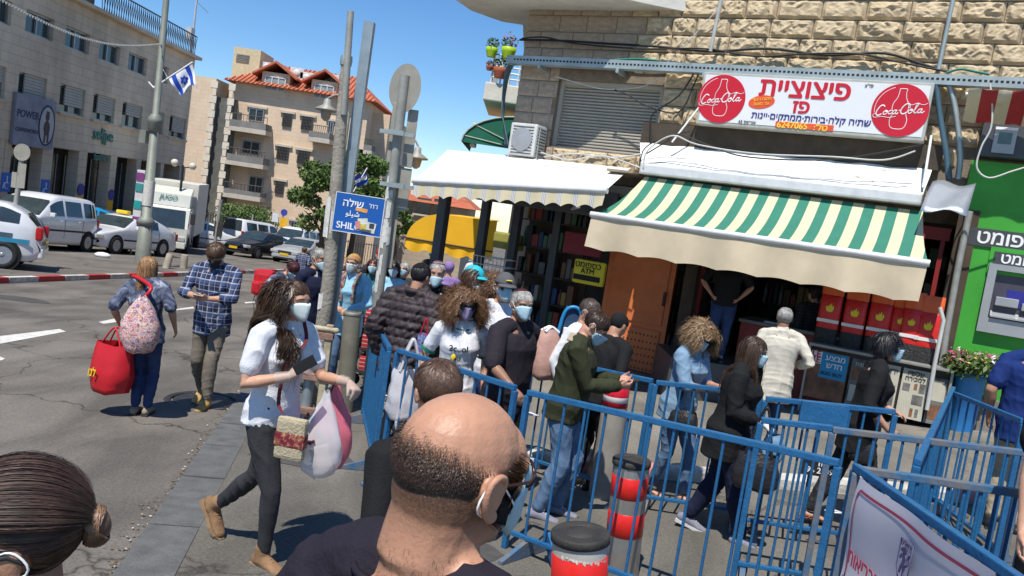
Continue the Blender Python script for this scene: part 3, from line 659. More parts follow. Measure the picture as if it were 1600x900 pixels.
fbox(mb, 0, 11, ZT, ZT+.3, -9, 0); fbox(mb, .0, 11, ZL-.2, ZL, -4.6, -.45); fbox(mb, -.0, .4, ZL, ZT, -14, -.5)
mb.build('wall', m_mort, bld)
# side wall running down the street
mb = MB()
c0 = fp(0, 0, -.3); mb.box((c0.x+.5, c0.y+16, 2.9), (1.0, 26, 9)); mb.build('side_wall', m_rock2, bld)
# stones: a few rock faces shared by all
def rockface(seed, rough=1.0):
 rs = random.Random(seed); nx, nz = 13, 8; rows = []
 for j in range(nz):
  row = []
  for i in range(nx):
   u, v = i/(nx-1), j/(nz-1); e = min(u, 1-u, .5)*2; e2 = min(v, 1-v)*2
   b = min(1, e*8)**.45*min(1, e2*3.4)**.5
   p = Vector((u*3.1+seed*7, v*1.7, seed*1.3)); d = b*(.45+.9*(1-2.2*abs(noise.noise(p*1.1)))*.5+.45*abs(noise.noise(p*2.7))+.3*noise.noise(p*5.5))*rough+.06
   row.append((u-.5, -d if False else d, v-.5))
  rows.append(row)
 vs = [p for r_ in rows for p in r_]; fs = [(j*nx+i, j*nx+i+1, (j+1)*nx+i+1, (j+1)*nx+i) for j in range(nz-1) for i in range(nx-1)]
 b = len(vs); ring = [(0, i) for i in range(nx)]+[(j, nx-1) for j in range(1, nz)]+[(nz-1, i) for i in range(nx-2, -1, -1)]+[(j, 0) for j in range(nz-2, 0, -1)]
 rv = [(rows[j][i][0], 0, rows[j][i][2]) for j, i in ring]; vs += rv; n = len(ring)
 fs += [(ring[k][0]*nx+ring[k][1], b+k, b+(k+1) % n, ring[(k+1) % n][0]*nx+ring[(k+1) % n][1]) for k in range(n)]
 me = bpy.data.meshes.new('stone'); me.from_pydata(vs, [], [f[::-1] for f in fs]); me.update(); me.materials.append(m_rock if rough > .5 else m_rock2); return me
rocks = [rockface(i) for i in range(12)]; flats = [rockface(40+i, .22) for i in range(6)]
RotF = Matrix((( FE.x, FN.x, 0), (FE.y, FN.y, 0), (0, 0, 1))).to_4x4()
def stone(s0, s1, z0, z1, me, dep):
 o = bpy.data.objects.new('stone', me); COL.objects.link(o); g = .008
 Mw = Matrix.Translation(fp((s0+s1)/2, (z0+z1)/2, 0))@RotF@Matrix.Diagonal((s1-s0-2*g, dep, z1-z0-2*g, 1))
 o.parent = bld; o.matrix_local = WM[bld].inverted()@Mw; WM[o] = Mw
gs0_ = fz(1512, 360)[0]-.12; gzt_ = fz(1560, 255)[1]-.1; hc = .285; k = 0; z = ZL; tip = fz(1075, 20)[0]
while z < 6.75:
 s = -.02; jitter = random.uniform(-.2, 0)
 s_ = s; first = True
 while s_ < 9.6:
  w = random.uniform(.36, .68)+(jitter if first else 0); w = max(.25, w); first = False; e = s_+w
  a, b_ = s_, e
  hit = not (z+hc <= shz0+.03 or z >= shz1-.03)
  if hit:
   if a < sh0 < b_: b_ = sh0; e = sh0 if sh0-a > .15 else e
   if a >= sh0-.02 and a < sh1: s_ = sh1; continue
  if b_-a > .12 and not (b_ > gs0_ and z < gzt_):
   smooth_ = (b_ < sh0+.15) or (z > shz1+.1 and b_ < sh1-.35 and z < 5.62)
   me = random.choice(flats if smooth_ else rocks)
   stone(a, b_, z, z+hc, me, .09 if smooth_ else random.uniform(.05, .095))
  s_ = e if not (hit and a < sh0 <= e) else sh1
 z += hc
# roller shutter window
mb = MB(); fbox(mb, sh0, sh1, shz0, shz1, -.28, -.26); wn = mb.build('window', m_steel, bld)
n = 22
for i in range(n):
 z = shz0+(shz1-shz0)*(i+.5)/n; hh = (shz1-shz0)/n; mb = MB()
 P = [fp(sh0+.05, z-hh*.48, -.2), fp(sh0+.05, z-hh*.2, -.165), fp(sh0+.05, z+hh*.2, -.165), fp(sh0+.05, z+hh*.48, -.2), fp(sh0+.05, z+hh*.48, -.24), fp(sh0+.05, z-hh*.48, -.24)]
 mb.prism(P, FE*(sh1-sh0-.1)); mb.build('shutter_slat', m_shut, wn)
mb = MB(); fbox(mb, sh0, sh0+.07, shz0, shz1, -.24, -.1); fbox(mb, sh1-.07, sh1, shz0, shz1, -.24, -.1); fbox(mb, sh0+.07, sh1-.07, shz1-.07, shz1, -.24, -.1); mb.build('shutter_frame', m_shut, wn)
# rounded balcony slab overhead
def at_z(px, py, z): d = ray(px, py); return CAM+d*((z-CAM.z)/d.z)
zs = fz(950, 17)[1]
outl = [at_z(x, y, zs) for x, y in ((712, 0), (737, 17), (785, 34), (817, 39))]
Pn = [fp(tip, zs, 0), fp(tip-.5, zs, .38), fp(1.7, zs, .95), fp(.9, zs, 1.25), (fp(.3, zs, 1.35)+outl[0])/2, outl[0], outl[1], outl[2], outl[3], outl[3]+Vector((.05, 5, 0)), fp(.6, zs, -6), fp(.6, zs, -.4), fp(tip, zs, -.4)]
mb = MB(); mb.prism(Pn, (0, 0, .34)); mb.build('balcony_slab', m_plas, bld)
# steel lintel under the sign, white canopy ledge
a0, a1 = fz(1005, 232)[0], fz(1470, 262)[0]
zc1 = fz(1240, 246, .15)[1]; zc2 = fz(1230, 286, .75)[1]
mb = MB(); fbox(mb, a0, a1, zc1, fz(1260, 212, .12)[1], .13, .2); mb.build('lintel', mat('rust_brown', (.07, .055, .04), .8, .2, .3, 4), bld)
led = thing('canopy_ledge', 'flaking white concrete canopy above the green striped awning', 'canopy', fp(a0, zc2), RZF)
mb = MB(); rows = []
sl0, sl1 = fz(1000, 262, .75)[0], fz(1442, 305, .75)[0]
for j in range(7):
 f = j/6; rows.append([fp(a0+(sl0-a0)*f+((a1-.1-a0)+(sl1-sl0-(a1-.1-a0))*f)*i/24, zc1+(zc2+.05-zc1)*f+.012*math.sin(i*1.7+j), .2+.55*f) for i in range(25)])
mb.grid(rows, smooth=False); mb.prism([fp(sl0, zc2-.1, .75), fp(sl0, zc2+.06, .755), fp(sl0, zc2+.06, .7), fp(sl0, zc2-.1, .7)], FE*(sl1-sl0)); mb.prism([fp(sl0, zc2-.1, .7), fp(sl0, zc2+.03, .7), fp(a0, zc1-.08, .1), fp(a0, zc1-.2, .1)], FE*(sl1-sl0))
mf = mat('flaked_paint', (.74, .73, .68), .8, 0, .1, 6); n_, b__ = nodes(mf)
tcn = [x for x in n_.nodes if x.type == 'TEX_COORD'][0]; rpn = [x for x in n_.nodes if x.type == 'VALTORGB'][0]
nf = sh(mf, 'ShaderNodeTexNoise'); nf.inputs['Scale'].default_value = 2.6; nf.inputs['Detail'].default_value = 9; nf.inputs['Roughness'].default_value = .7; lk(n_, tcn.outputs['Object'], nf.inputs['Vector'])
rf = sh(mf, 'ShaderNodeValToRGB'); rf.color_ramp.elements[0].position = .60; rf.color_ramp.elements[1].position = .63; rf.color_ramp.elements[0].color = (0, 0, 0, 1); rf.color_ramp.elements[1].color = (1, 1, 1, 1); lk(n_, nf.outputs['Fac'], rf.inputs['Fac'])
mxf = sh(mf, 'ShaderNodeMixRGB'); mxf.inputs[2].default_value = (.36, .34, .28, 1); lk(n_, rf.outputs['Color'], mxf.inputs[0]); lk(n_, rpn.outputs['Color'], mxf.inputs[1]); lk(n_, mxf.outputs[0], b__.inputs['Base Color'])
mb.build('canopy', mf, led)
# galvanised cable tray across the front
zt_ = fz(1200, 112, .3)[1]
tr = thing('cable_tray', 'long galvanised perforated cable tray crossing the stone front', 'cable tray', fp(0, zt_), RZF)
mb = MB(); P = [fp(-.15, zt_-.07, .16), fp(-.15, zt_-.07, .34), fp(-.15, zt_+.07, .34), fp(-.15, zt_+.07, .33), fp(-.15, zt_-.055, .33), fp(-.15, zt_-.055, .17), fp(-.15, zt_+.07, .17), fp(-.15, zt_+.07, .16)]
mb.prism(P, FE*9.9); mb.build('channel', m_galv, tr)
mb = MB()
for i in range(150): fbox(mb, i*.064, i*.064+.036, zt_-.012, zt_+.018, .341, .343)
o = mb.build('slots', m_dark, tr); o['kind'] = 'stuff'
for i in range(7):
 mb = MB(); fbox(mb, .5+i*1.45, .55+i*1.45, zt_-.14, zt_-.07, .0, .36); mb.build('bracket', m_galv, tr)
# ---------------- the white shop sign
s0, s1 = fz(1094, 150, .45)[0], fz(1452, 175, .45)[0]; zb, zt2 = fz(1268, 207, .45)[1], fz(1280, 121, .45)[1]
sg = thing('shop_sign_box', 'long white shop sign with red discs and Hebrew lettering under the cable tray', 'sign', fp(s0, zb), RZF)
mb = MB(); fbb(mb, s0, s1, zb, zt2, .2, .45, .012); mb.build('box', mat('sign_body', (.42, .42, .38), .6), sg)
m_face = mat('sign_face', (.74, .75, .76), .35, 0, .03, 2); mb = MB(); fbox(mb, s0+.04, s1-.04, zb+.05, zt2-.04, .45, .456); mb.build('panel', m_face, sg)
m_cred = mat('sign_crimson', (.55, .012, .03), .4, 0, .05, 3); m_navy = mat('sign_navy2', (.03, .03, .22), .5); m_pw = mat('sign_lettering_white', (.8, .8, .8), .4); m_oran = mat('sign_orange', (.75, .09, .03), .5); m_yel = mat('sign_yel', (.85, .55, .05), .5)
hS = zt2-zb; wS = s1-s0; sp = lambda u, v, o=.46: fp(s0+wS*u, zb+hS*v, o)
COCA = [  # script strokes in a 100 x 36 box: the wordmark drawn by hand
 ([(17, 25), (15, 28), (10, 28), (5, 22), (2, 14), (3, 8), (8, 7), (13, 10)], 2.2), ([(2, 9), (0, 12), (-4, 8), (0, 3), (14, 4), (30, 1), (42, 3)], 1.0),
 ([(20, 16), (17, 14), (16, 10), (19, 8), (23, 11), (24, 15), (21, 17), (19, 15), (24, 14)], 1.8), ([(32, 16), (29, 16), (26, 12), (27, 9), (31, 9), (34, 12)], 1.8),
 ([(41, 16), (37, 16), (34, 11), (36, 8), (40, 11), (42, 17), (40, 10), (43, 8), (46, 11)], 1.8), ([(46, 15), (50, 16)], 1.8),
 ([(66, 25), (64, 29), (58, 28), (52, 21), (50, 13), (53, 8), (58, 8), (62, 11)], 2.2), ([(64, 29), (70, 26), (80, 29), (92, 25), (100, 28)], 1.1), ([(66, 25), (67, 21), (64, 20)], 1.4),
 ([(69, 16), (66, 14), (65, 10), (68, 8), (72, 11), (73, 15), (70, 17), (68, 15), (74, 14)], 1.8), ([(75, 11), (81, 23), (83, 28), (80, 28), (77, 17), (76, 10), (79, 8), (82, 11)], 1.7), ([(90, 16), (86, 16), (83, 11), (85, 8), (89, 11), (91, 17), (89, 10), (92, 8), (96, 12)], 1.8)]
for cu in (.105, .885):
 c = sp(cu, .5, .457); mb = MB(); rr = hS*.46; mb.lathe(c, [(rr, 0), (rr, .006), (.0001, .006)], 40, ax=(FE, (0, 0, 1), FN)); d = mb.build('red_disc', m_cred, sg)
 sc_ = rr*1.75/100
 def disc(x, y, o=.006): return c+FE*(x*sc_)+Vector((0, 0, y*sc_))+FN*o
 mb = MB()
 for st, w in COCA:
  pts = catmull([disc((x-48), (y-16)+(x-48)*.12, .009) for x, y in st], 5); mb.tube(pts, w*sc_*.62, 4, ry=.004, ref=FN)
 mb.build('script_lettering', m_pw, d)
 mb = MB(); L = [(-7, 46), (-7, 38), (-9, 26), (-15, 14), (-16, 2), (-13, -8), (-17, -20), (-15, -34), (-8, -40), (8, -40), (15, -34), (17, -20), (13, -8), (16, 2), (15, 14), (9, 26), (7, 38), (7, 46), (-7, 46)]
 mb.tube(catmull([disc(x, y, .0065) for x, y in L], 4), .8*sc_, 4, ry=.003, ref=FN); mb.build('bottle_outline', m_pw, d)
 mb = MB(); mb.tube([disc(51*math.cos(a), 51*math.sin(a), .0065) for a in lin(1.9, 3.3, 12)], .7*sc_, 4, ry=.003, ref=FN); mb.build('rim_arc', m_pw, d)
Zv = Vector((0, 0, 1))
text(H('פיצוציית'), sp(.475, .76), FE, Zv, 1, m_cred, sg, w=wS*.40, h=None, off=.028)
text(H('פז'), sp(.475, .44), FE, Zv, 1, m_cred, sg, h=hS*.22, off=.028)
text('·'.join([]) or H('שתיה קלה·בירות·ממתקים·יינות'), sp(.52, .23), FE, Zv, 1, m_navy, sg, w=wS*.52, off=.022)
mb = MB(); P = [sp(.375, .05, .458), sp(.63, .05, .458), sp(.63, .155, .458), sp(.375, .155, .458)]; mb.prism(P, FN*.003); mb.build('phone_strip', m_oran, sg)
text("6247065", sp(.45, .1, .462), FE, Zv, 1, m_yel, sg, w=wS*.135, off=.03); text(H("טל':"), sp(.575, .1, .462), FE, Zv, 1, m_yel, sg, w=wS*.06, off=.03)
text('62 '+H('אגריפס'), sp(.245, .1), FE, Zv, 1, m_frame, sg, w=wS*.08, off=.015)
text(H('פז"צ'), sp(.745, .9), FE, Zv, 1, m_frame, sg, w=wS*.035)
mb = MB(); c = sp(.295, .49, .458); mb.lathe(c, [(1, 0), (1, .004), (.001, .004)], 28, ax=(FE*.19+Zv*.025, Zv*.1, FN)); ov = mb.build('red_oval', m_oran, sg)
text(H('פתוח רצוף'), sp(.295, .535, .464), FE*.98+Zv*.12, Zv, 1, m_yel, sg, w=wS*.085); text(H('עד חצות'), sp(.295, .455, .464), FE*.98+Zv*.12, Zv, 1, m_yel, sg, w=wS*.07)
for i, (a, b_) in enumerate(((1088, 192), (1450, 222))): pass
def strut(name, label, a, b_, r, m, cat='strut', group=None): mb = MB(); mb.tube([a, b_], r, 8); return tag(mb.build(name, m), label, cat, group)
p = fz(1128, 0, .5); q = fz(1110, 80, .36); strut('support_pole', 'pale double pole rising from the tray above the sign out of the frame', fp(p[0], p[1]+.4, .5), fp(q[0], q[1], .36), .028, mat('pole_pale', (.6, .6, .57), .5, .3), 'pole')
p = fz(1490, 0, .12); q = fz(1485, 112, .12); strut('wall_conduit', 'grey conduit running up the rough stones right of the sign', fp(p[0], p[1]+.4, .17), fp(p[0]-.02, q[1], .17), .03, m_galv, 'conduit')
p = fz(1050, 222, .6); q = fz(1092, 168, .3); strut('awning_strut', 'thin white strut from canopy to left end of the shop sign', fp(*p, .6), fp(*q, .3), .016, mat('pole_white', (.7, .7, .68), .5), group=None)
p = fz(1442, 293, .75); q = fz(1455, 212, .4); strut('awning_strut', 'thin white strut from canopy to right end of the shop sign', fp(*p, .75), fp(*q, .4), .018, MATS['pole_white'])
# ---------------- white awning over the corner shop
def awning(name, label, BL, BR, FL, FR, ob, of, mtop, mval, drop, scal, sag=.0, amp=.03, barm=None, wob=.0, namp=1):
 """fabric sheet between a back edge and a front bar with a hanging valance; corners are (s, z)"""
 t = thing(name, label, 'awning', fp(0, 0), RZF)
 rows = []; n = 40
 for j in range(11):
  f = j/10; s_a = BL[0]+(FL[0]-BL[0])*f; s_b = BR[0]+(FR[0]-BR[0])*f; za = BL[1]+(FL[1]-BL[1])*f; zb_ = BR[1]+(FR[1]-BR[1])*f
  rows.append([fp(s_a+(s_b-s_a)*i/n, za+(zb_-za)*i/n-sag*math.sin(math.pi*f)-.008*math.sin(i*.9)*f, ob+(of-ob)*f) for i in range(n+1)])
 mb = MB(); mb.grid(rows); mb.build('canopy', mtop, t)
 mb = MB(); mb.tube([fp(FL[0]-.02, FL[1]-.01, of+.02), fp(FR[0]+.02, FR[1]-.01, of+.02)], .045, 10); mb.build('front_bar', barm or mat('bar_white', (.68, .68, .68), .4, .2), t)
 rows = []; n = scal*10; amp_ = amp
 for j in range(7):
  f = j/6; r_ = []
  for i in range(n+1):
   g = i/n; ss = FL[0]+(FR[0]-FL[0])*g; z = FL[1]+(FR[1]-FL[1])*g-.04-(drop-amp_*(abs(math.cos(math.pi*scal*g))**1.0))*f
   r_.append(fp(ss-.02*f, z, of+.03+wob*f*math.sin(scal*math.pi*2*g*.77+1)+wob*.6*f*math.sin(g*23+2)))
  rows.append(r_)
 mb = MB(); mb.grid(rows); mb.build('valance', mval, t)
 for g in (.12, .88):                                            # folding arms
  a = fp(BL[0]+(BR[0]-BL[0])*g, BL[1]-.12, ob); b_ = fp(FL[0]+(FR[0]-FL[0])*g, FL[1]-.06, of-.03); mid = (a+b_)/2+FE*(.3 if g < .5 else -.3)-Zv*.34
  mb = MB(); mb.tube([a, mid, b_], .022, 6); mb.build('folding_arm', mat('bar_white', (.68, .68, .68), .4, .2), t)
 return t
m_awh = mat('awning_white', (.68, .66, .60), .8, 0, .1, 2.2, col2=(.80, .79, .75))
m_val = stripes('valance_cream', (.70, .62, .42), (.68, .67, .63), 0, .26, .66, .85, c3=[(.70, (.28, .3, .36)), (.73, (.7, .69, .65)), (.80, (.3, .32, .37)), (.83, (.7, .69, .65)), (.9, (.3, .32, .37)), (.93, (.68, .64, .5))])
aw1 = awning('white_awning', 'plain white awning with scalloped cream valance over the corner shop', fz(700, 234, .4), fz(985, 263, .4), fz(648, 282, 1.9), fz(948, 297, 1.9), .4, 1.9, m_awh, m_val, .24, 13, amp=.05, wob=.008)
m_gs = stripes('green_stripes', (.60, .56, .38), (.035, .195, .135), 0, .286, .5, .85, off=.2)
m_cream = mat('valance_plain', (.60, .50, .345), .85, 0, .1, 2.5)
aw2 = awning('striped_awning', 'green and cream striped awning with long plain cream valance over the kiosk', fz(1008, 276, .7), fz(1442, 330, .7), fz(926, 334, 2.0), fz(1450, 410, 2.0), .7, 2.0, m_gs, m_cream, .47, 8, sag=.10, amp=.032, wob=.03)
p0, p1 = fz(1003, 266, .72), fz(1440, 316, .72)
mb = MB(); fbb(mb, p0[0], p1[0], p1[1]-.05, p0[1]+.1, .55, .85, .03); mb.build('cassette', mat('bar_white', (.68, .68, .68), .4, .2), aw2)
mb = MB(); fbb(mb, fz(972, 262, .3)[0], fz(1012, 262, .3)[0], 2.86, 2.9, .02, .95, .008); tag(mb.build('gap_plank', mat('plank', (.3, .24, .17), .85, 0, .2, 6)), 'weathered plank bridging the gap between the two awnings', 'plank')
# folded metal sheet at the end
q = [fz(1457, 282, .9), fz(1525, 288, .9), fz(1510, 335, 1.25), fz(1438, 328, 1.25)]
mb = MB(); rows = [[fp(q[0][0]+(q[1][0]-q[0][0])*i/8+((q[3][0]-q[0][0])*(1-i/8)+(q[2][0]-q[1][0])*i/8)*j/6, q[0][1]+(q[1][1]-q[0][1])*i/8+((q[3][1]-q[0][1]))*j/6+.03*math.sin(i*.9+j*.6), .75+.6*j/6) for i in range(9)] for j in range(7)]
mb.grid(rows); o = tag(mb.build('metal_sheet', mat('sheet_metal', (.42, .46, .5), .38, .55, .12, 3)), 'bent grey metal sheet roofing the gap beside the striped awning', 'metal sheet')
mo = o.modifiers.new('t', 'SOLIDIFY'); mo.thickness = .006
# ---------------- inside the two shops: floor, back wall, piers
gA = gz(*fp(1, 0).xy)+WK
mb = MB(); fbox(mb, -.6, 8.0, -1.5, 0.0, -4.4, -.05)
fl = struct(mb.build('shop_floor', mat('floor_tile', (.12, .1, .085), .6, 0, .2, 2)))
for v in fl.data.vertices: pass
fl.location.z = gz(*fp(4, 0).xy)+WK+.05
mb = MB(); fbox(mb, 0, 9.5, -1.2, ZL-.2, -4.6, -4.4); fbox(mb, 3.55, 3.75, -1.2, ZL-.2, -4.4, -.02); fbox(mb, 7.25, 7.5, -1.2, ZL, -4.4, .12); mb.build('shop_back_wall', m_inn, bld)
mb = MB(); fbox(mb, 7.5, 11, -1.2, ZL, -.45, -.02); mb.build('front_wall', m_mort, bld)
# corner frame of grey steel
fr = thing('shopfront_frame', 'dark grey steel frame holding up the white awning at the corner', 'frame', fp(0, 0), RZF)
pp = at(686, 380, 13.75); zg = gz(pp.x, pp.y)+WK
mb = MB(); mb.box((pp.x, pp.y, (zg+2.35)/2), (.16, .16, 2.35-zg), rz=RZF); mb.build('post', m_frame, fr)
a = fz(700, 338, 1.5); b_ = fz(952, 360, 1.5)
mb = MB(); A = Vector((pp.x, pp.y, 2.28)); mb.box((A+fp(2.5, 2.28, .75))/2+Vector((0, 0, .05)), ((fp(2.5, 2.28, .75)-A).length, .12, .42), ax=((fp(2.5, 2.28, .75)-A).normalized(), Vector((0, 0, 1)).cross((fp(2.5, 2.28, .75)-A).normalized()), Zv)); mb.build('beam', m_frame, fr)
for px_, y0_, o_ in ((752, 380, .3), (803, 380, -.2), (868, 380, -.6)):
 s_, z_ = fz(px_, y0_, o_); mb = MB(); fbox(mb, s_-.07, s_+.07, gA, 2.6, o_-.07, o_+.07); mb.build('post', m_frame, fr)
mb = MB(); fbox(mb, .1, 3.5, 2.55, 2.68, -.9, .4); mb.build('soffit_panel', mat('soffit_grey', (.3, .3, .29), .8), fr)
# glazed cabinet with goods in the corner shop
rs = random.Random(3)
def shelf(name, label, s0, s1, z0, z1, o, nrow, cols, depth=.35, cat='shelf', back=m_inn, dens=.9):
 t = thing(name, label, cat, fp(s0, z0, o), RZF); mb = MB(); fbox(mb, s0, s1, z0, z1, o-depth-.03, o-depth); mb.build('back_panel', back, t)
 for j in range(nrow):
  z = z0+(z1-z0)*j/nrow; mb = MB(); fbox(mb, s0, s1, z, z+.025, o-depth, o); b = mb.build('shelf_board', m_steel, t)
  s = s0+.04; hr = (z1-z0)/nrow
  mb = MB();
  while s < s1-.08:
   w = rs.uniform(.06, .13); h = hr*rs.uniform(.45, .8)
   if rs.random() < dens:
    if rs.random() < .5: mb.lathe(fp(s+w/2, z+.03, o-.1), [(w*.42, 0), (w*.42, h*.62), (w*.16, h*.8), (w*.16, h)], 9, m=rs.randrange(len(cols)))
    else: fbb(mb, s, s+w, z+.03, z+.03+h, o-.2, o-.04, .006, m=rs.randrange(len(cols)))
   s += w+.015
  g = mb.build('packaged_goods', cols, b); g['kind'] = 'stuff'
 return t
goods = [mat('goods_%d' % i, c, .4, 0, .1, 5) for i, c in enumerate(((.05, .12, .06), (.22, .04, .03), (.3, .28, .24), (.02, .05, .13), (.25, .17, .04), (.03, .03, .03), (.1, .1, .1), (.12, .05, .02)))]
shelf('drinks_cabinet', 'dim glazed cabinet of packets at the back of the corner shop', 1.55, 3.4, gA+.1, 2.35, -1.6, 6, goods)
shelf('goods_rack', 'dim rack of small goods against the left wall of the corner shop', .15, 1.5, gA+.1, 2.4, -.55, 6, goods)
mb = MB(); fbb(mb, .35, 1.35, gA, gA+1.0, -1.5, -.9, .02); tag(mb.build('service_desk', mat('desk_dark', (.06, .05, .045), .6)), 'low dark service desk inside the corner shop', 'desk')
# yellow-green tub and white crate seen inside
mb = MB(); s_, z_ = fz(785, 372, -.4); fbb(mb, s_-.2, s_+.28, z_-.2, z_+.1, -.8, -.4, .03); tag(mb.build('hanging_box', mat('olive_box', (.3, .28, .06), .6)), 'olive yellow box hanging inside the corner shop doorway', 'box')
ct = thing('wire_basket', 'white wire basket on the stand before the corner shop', 'basket', fp(.5, .6, .3), RZF)
s_, z_ = fz(770, 415, .35)
for i in range(9):
 mb = MB(); mb.tube([fp(s_-.3+i*.075, z_-.12, .5), fp(s_-.33+i*.083, z_+.14, .52)], .007, 4); mb.build('wire', mat('wire_white', (.65, .65, .65), .4), ct)
for k, zz in enumerate((-.12, .0, .14)):
 mb = MB(); mb.tube([fp(s_-.33, z_+zz, .51), fp(s_+.35, z_+zz, .51), fp(s_+.35, z_+zz, .15), fp(s_-.33, z_+zz, .15), fp(s_-.33, z_+zz, .51)], .009, 4); mb.build('wire_ring', MATS['wire_white'], ct)
mb = MB(); fbox(mb, s_-.3, s_+.32, z_-.13, z_-.11, .16, .5); mb.build('bottom', MATS['wire_white'], ct)
mb = MB(); fbb(mb, s_-.2, s_+.2, gA, z_-.13, .2, .45, .02); tag(mb.build('display_stand', m_frame), 'dark stand carrying the white wire basket', 'stand')
# white plastic chair back, red panel, ATM sign
s_, z_ = fz(905, 375, .1); mb = MB(); fbb(mb, s_-.3, s_+.42, z_-.25, z_+.12, .02, .08, .02); tag(mb.build('wall_panel', mat('panel_red', (.22, .02, .03), .6)), 'dark red panel behind the yellow cash machine sign', 'panel')
atm = thing('cash_sign', 'yellow hanging sign lettered ATM with a black band', 'sign', fp(0, 0, .4), RZF)
s_, z_ = fz(920, 426, .5); w_, h_ = .56, .40
mb = MB(); fbb(mb, s_-w_/2, s_+w_/2, z_-h_/2, z_+h_/2, .42, .52, .035); mb.build('panel', mat('sign_lemon', (.62, .50, .02), .45), atm)
mb = MB(); fbox(mb, s_-w_/2+.02, s_+w_/2-.06, z_-.14, z_-.05, .5, .525); mb.build('band', m_dark, atm)
text(H('כספומט'), fp(s_-.02, z_+.115, .525), FE, Zv, 1, m_dark, atm, w=.46, off=.01); text('ATM', fp(s_-.02, z_+.02, .525), FE, Zv, 1, m_dark, atm, w=.24, off=.02)
mb = MB(); mb.tube([fp(s_+.1, z_+.1, .44), fp(s_+.1, z_+.5, .1), fp(s_+.1, z_+.55, -.02)], .02, 6); mb.build('bracket', m_steel, atm)
# orange door
s0, s1 = fz(940, 480, -.35)[0], fz(1045, 490, -.35)[0]; zb_, zt_ = fz(975, 590, -.35)[1], 2.4
dr = thing('orange_door', 'tall orange brown panelled metal door between the two shops', 'door', fp(s0, zb_, -.35), RZF)
m_or = mat('door_orange', (.62, .17, .05), .55, 0, .12, 4, bump=.1)
mb = MB(); fbox(mb, s0, s1, zb_, zt_, -.45, -.35); mb.build('leaf', m_or, dr)
H_ = zt_-zb_;
for a, b_ in ((.05, .31), (.34, .78), (.81, .97)):
 mb = MB(); fbb(mb, s0+.09, s1-.09, zb_+H_*a, zb_+H_*b_, -.36, -.325, .014); mb.build('panel', m_or, dr)
mb = MB(); fbb(mb, s1-.32, s1-.15, zb_+H_*.83, zb_+H_*.855, -.34, -.31, .006); mb.build('sticker', mat('sticker_blue', (.05, .25, .32), .5), dr)
mb = MB(); fbb(mb, s1-.13, s1-.09, zb_+H_*.46, zb_+H_*.54, -.34, -.28, .008); mb.build('handle', m_steel, dr)
mb = MB()
for i in range(14):
 for j in range(6): fbox(mb, s0+.15+(s1-s0-.3)*i/13-.012, s0+.15+(s1-s0-.3)*i/13+.012, zb_+H_*(.07+.2*j/5), zb_+H_*(.07+.2*j/5)+.03, -.327, -.322)
o = mb.build('vent_slots', m_inn, dr); o['kind'] = 'stuff'
mb = MB(); fbox(mb, s0-.1, 3.5, gA-.1, zb_, -.6, -.2); struct(mb.build('step', m_walk))
# kiosk: fridge shelves with bottles, frames, counter, papers
shelf('bottle_fridge', 'tall glazed fridge of green bottles beside the orange door', 3.8, 4.25, gA+.35, 2.3, -.7, 8, goods[:2]+goods[5:], cat='fridge')
shelf('snack_shelf', 'crowded shelf of snacks at the back of the kiosk', 4.3, 6.4, gA+.2, 2.5, -2.6, 6, goods)
shelf('cigarette_rack', 'dark cigarette rack on the right wall of the kiosk', 6.4, 7.2, gA+1.0, 2.5, -1.4, 5, goods)
fm = thing('kiosk_surround', 'red painted kiosk frame with a yellow post beside the bottle fridge', 'frame', fp(3.8, 0, 0), RZF)
mred = mat('frame_red', (.25, .02, .02), .5); myel = mat('frame_yellow', (.35, .22, .03), .5)
for s_, m_ in ((3.78, mred), (4.27, myel), (7.12, mred)):
 mb = MB(); fbox(mb, s_-.03, s_+.03, gA, 2.6, -.32, -.24); mb.build('post', m_, fm)
mb = MB(); fbox(mb, 3.75, 7.2, 2.5, 2.68, -.34, -.2); mb.build('header', mred, fm)
cs0, cs1 = fz(1150, 520, .35)[0], fz(1290, 545, .35)[0]; zc = fz(1200, 505, .3)[1]
cn = thing('kiosk_counter', 'kiosk counter with dark top and red picture front', 'counter', fp(cs0, zc, .3), RZF)
mb = MB(); fbb(mb, cs0, cs1+.4, zc-.05, zc, -.5, .35, .012); mb.build('top', mat('counter_top', (.12, .12, .11), .35, 0, .2, 4), cn)
mb = MB(); fbox(mb, cs0+.03, cs1+.35, -1, zc-.05, -.4, .28); mb.build('body', mat('counter_red', (.2, .025, .02), .5, 0, .5, 2.2), cn)
mb = MB(); fbb(mb, cs0+.35, cs0+.62, zc, zc+.012, .0, .2, .003); tag(mb.build('paper_slip', m_pw), 'white slip of paper lying on the kiosk counter', 'paper')
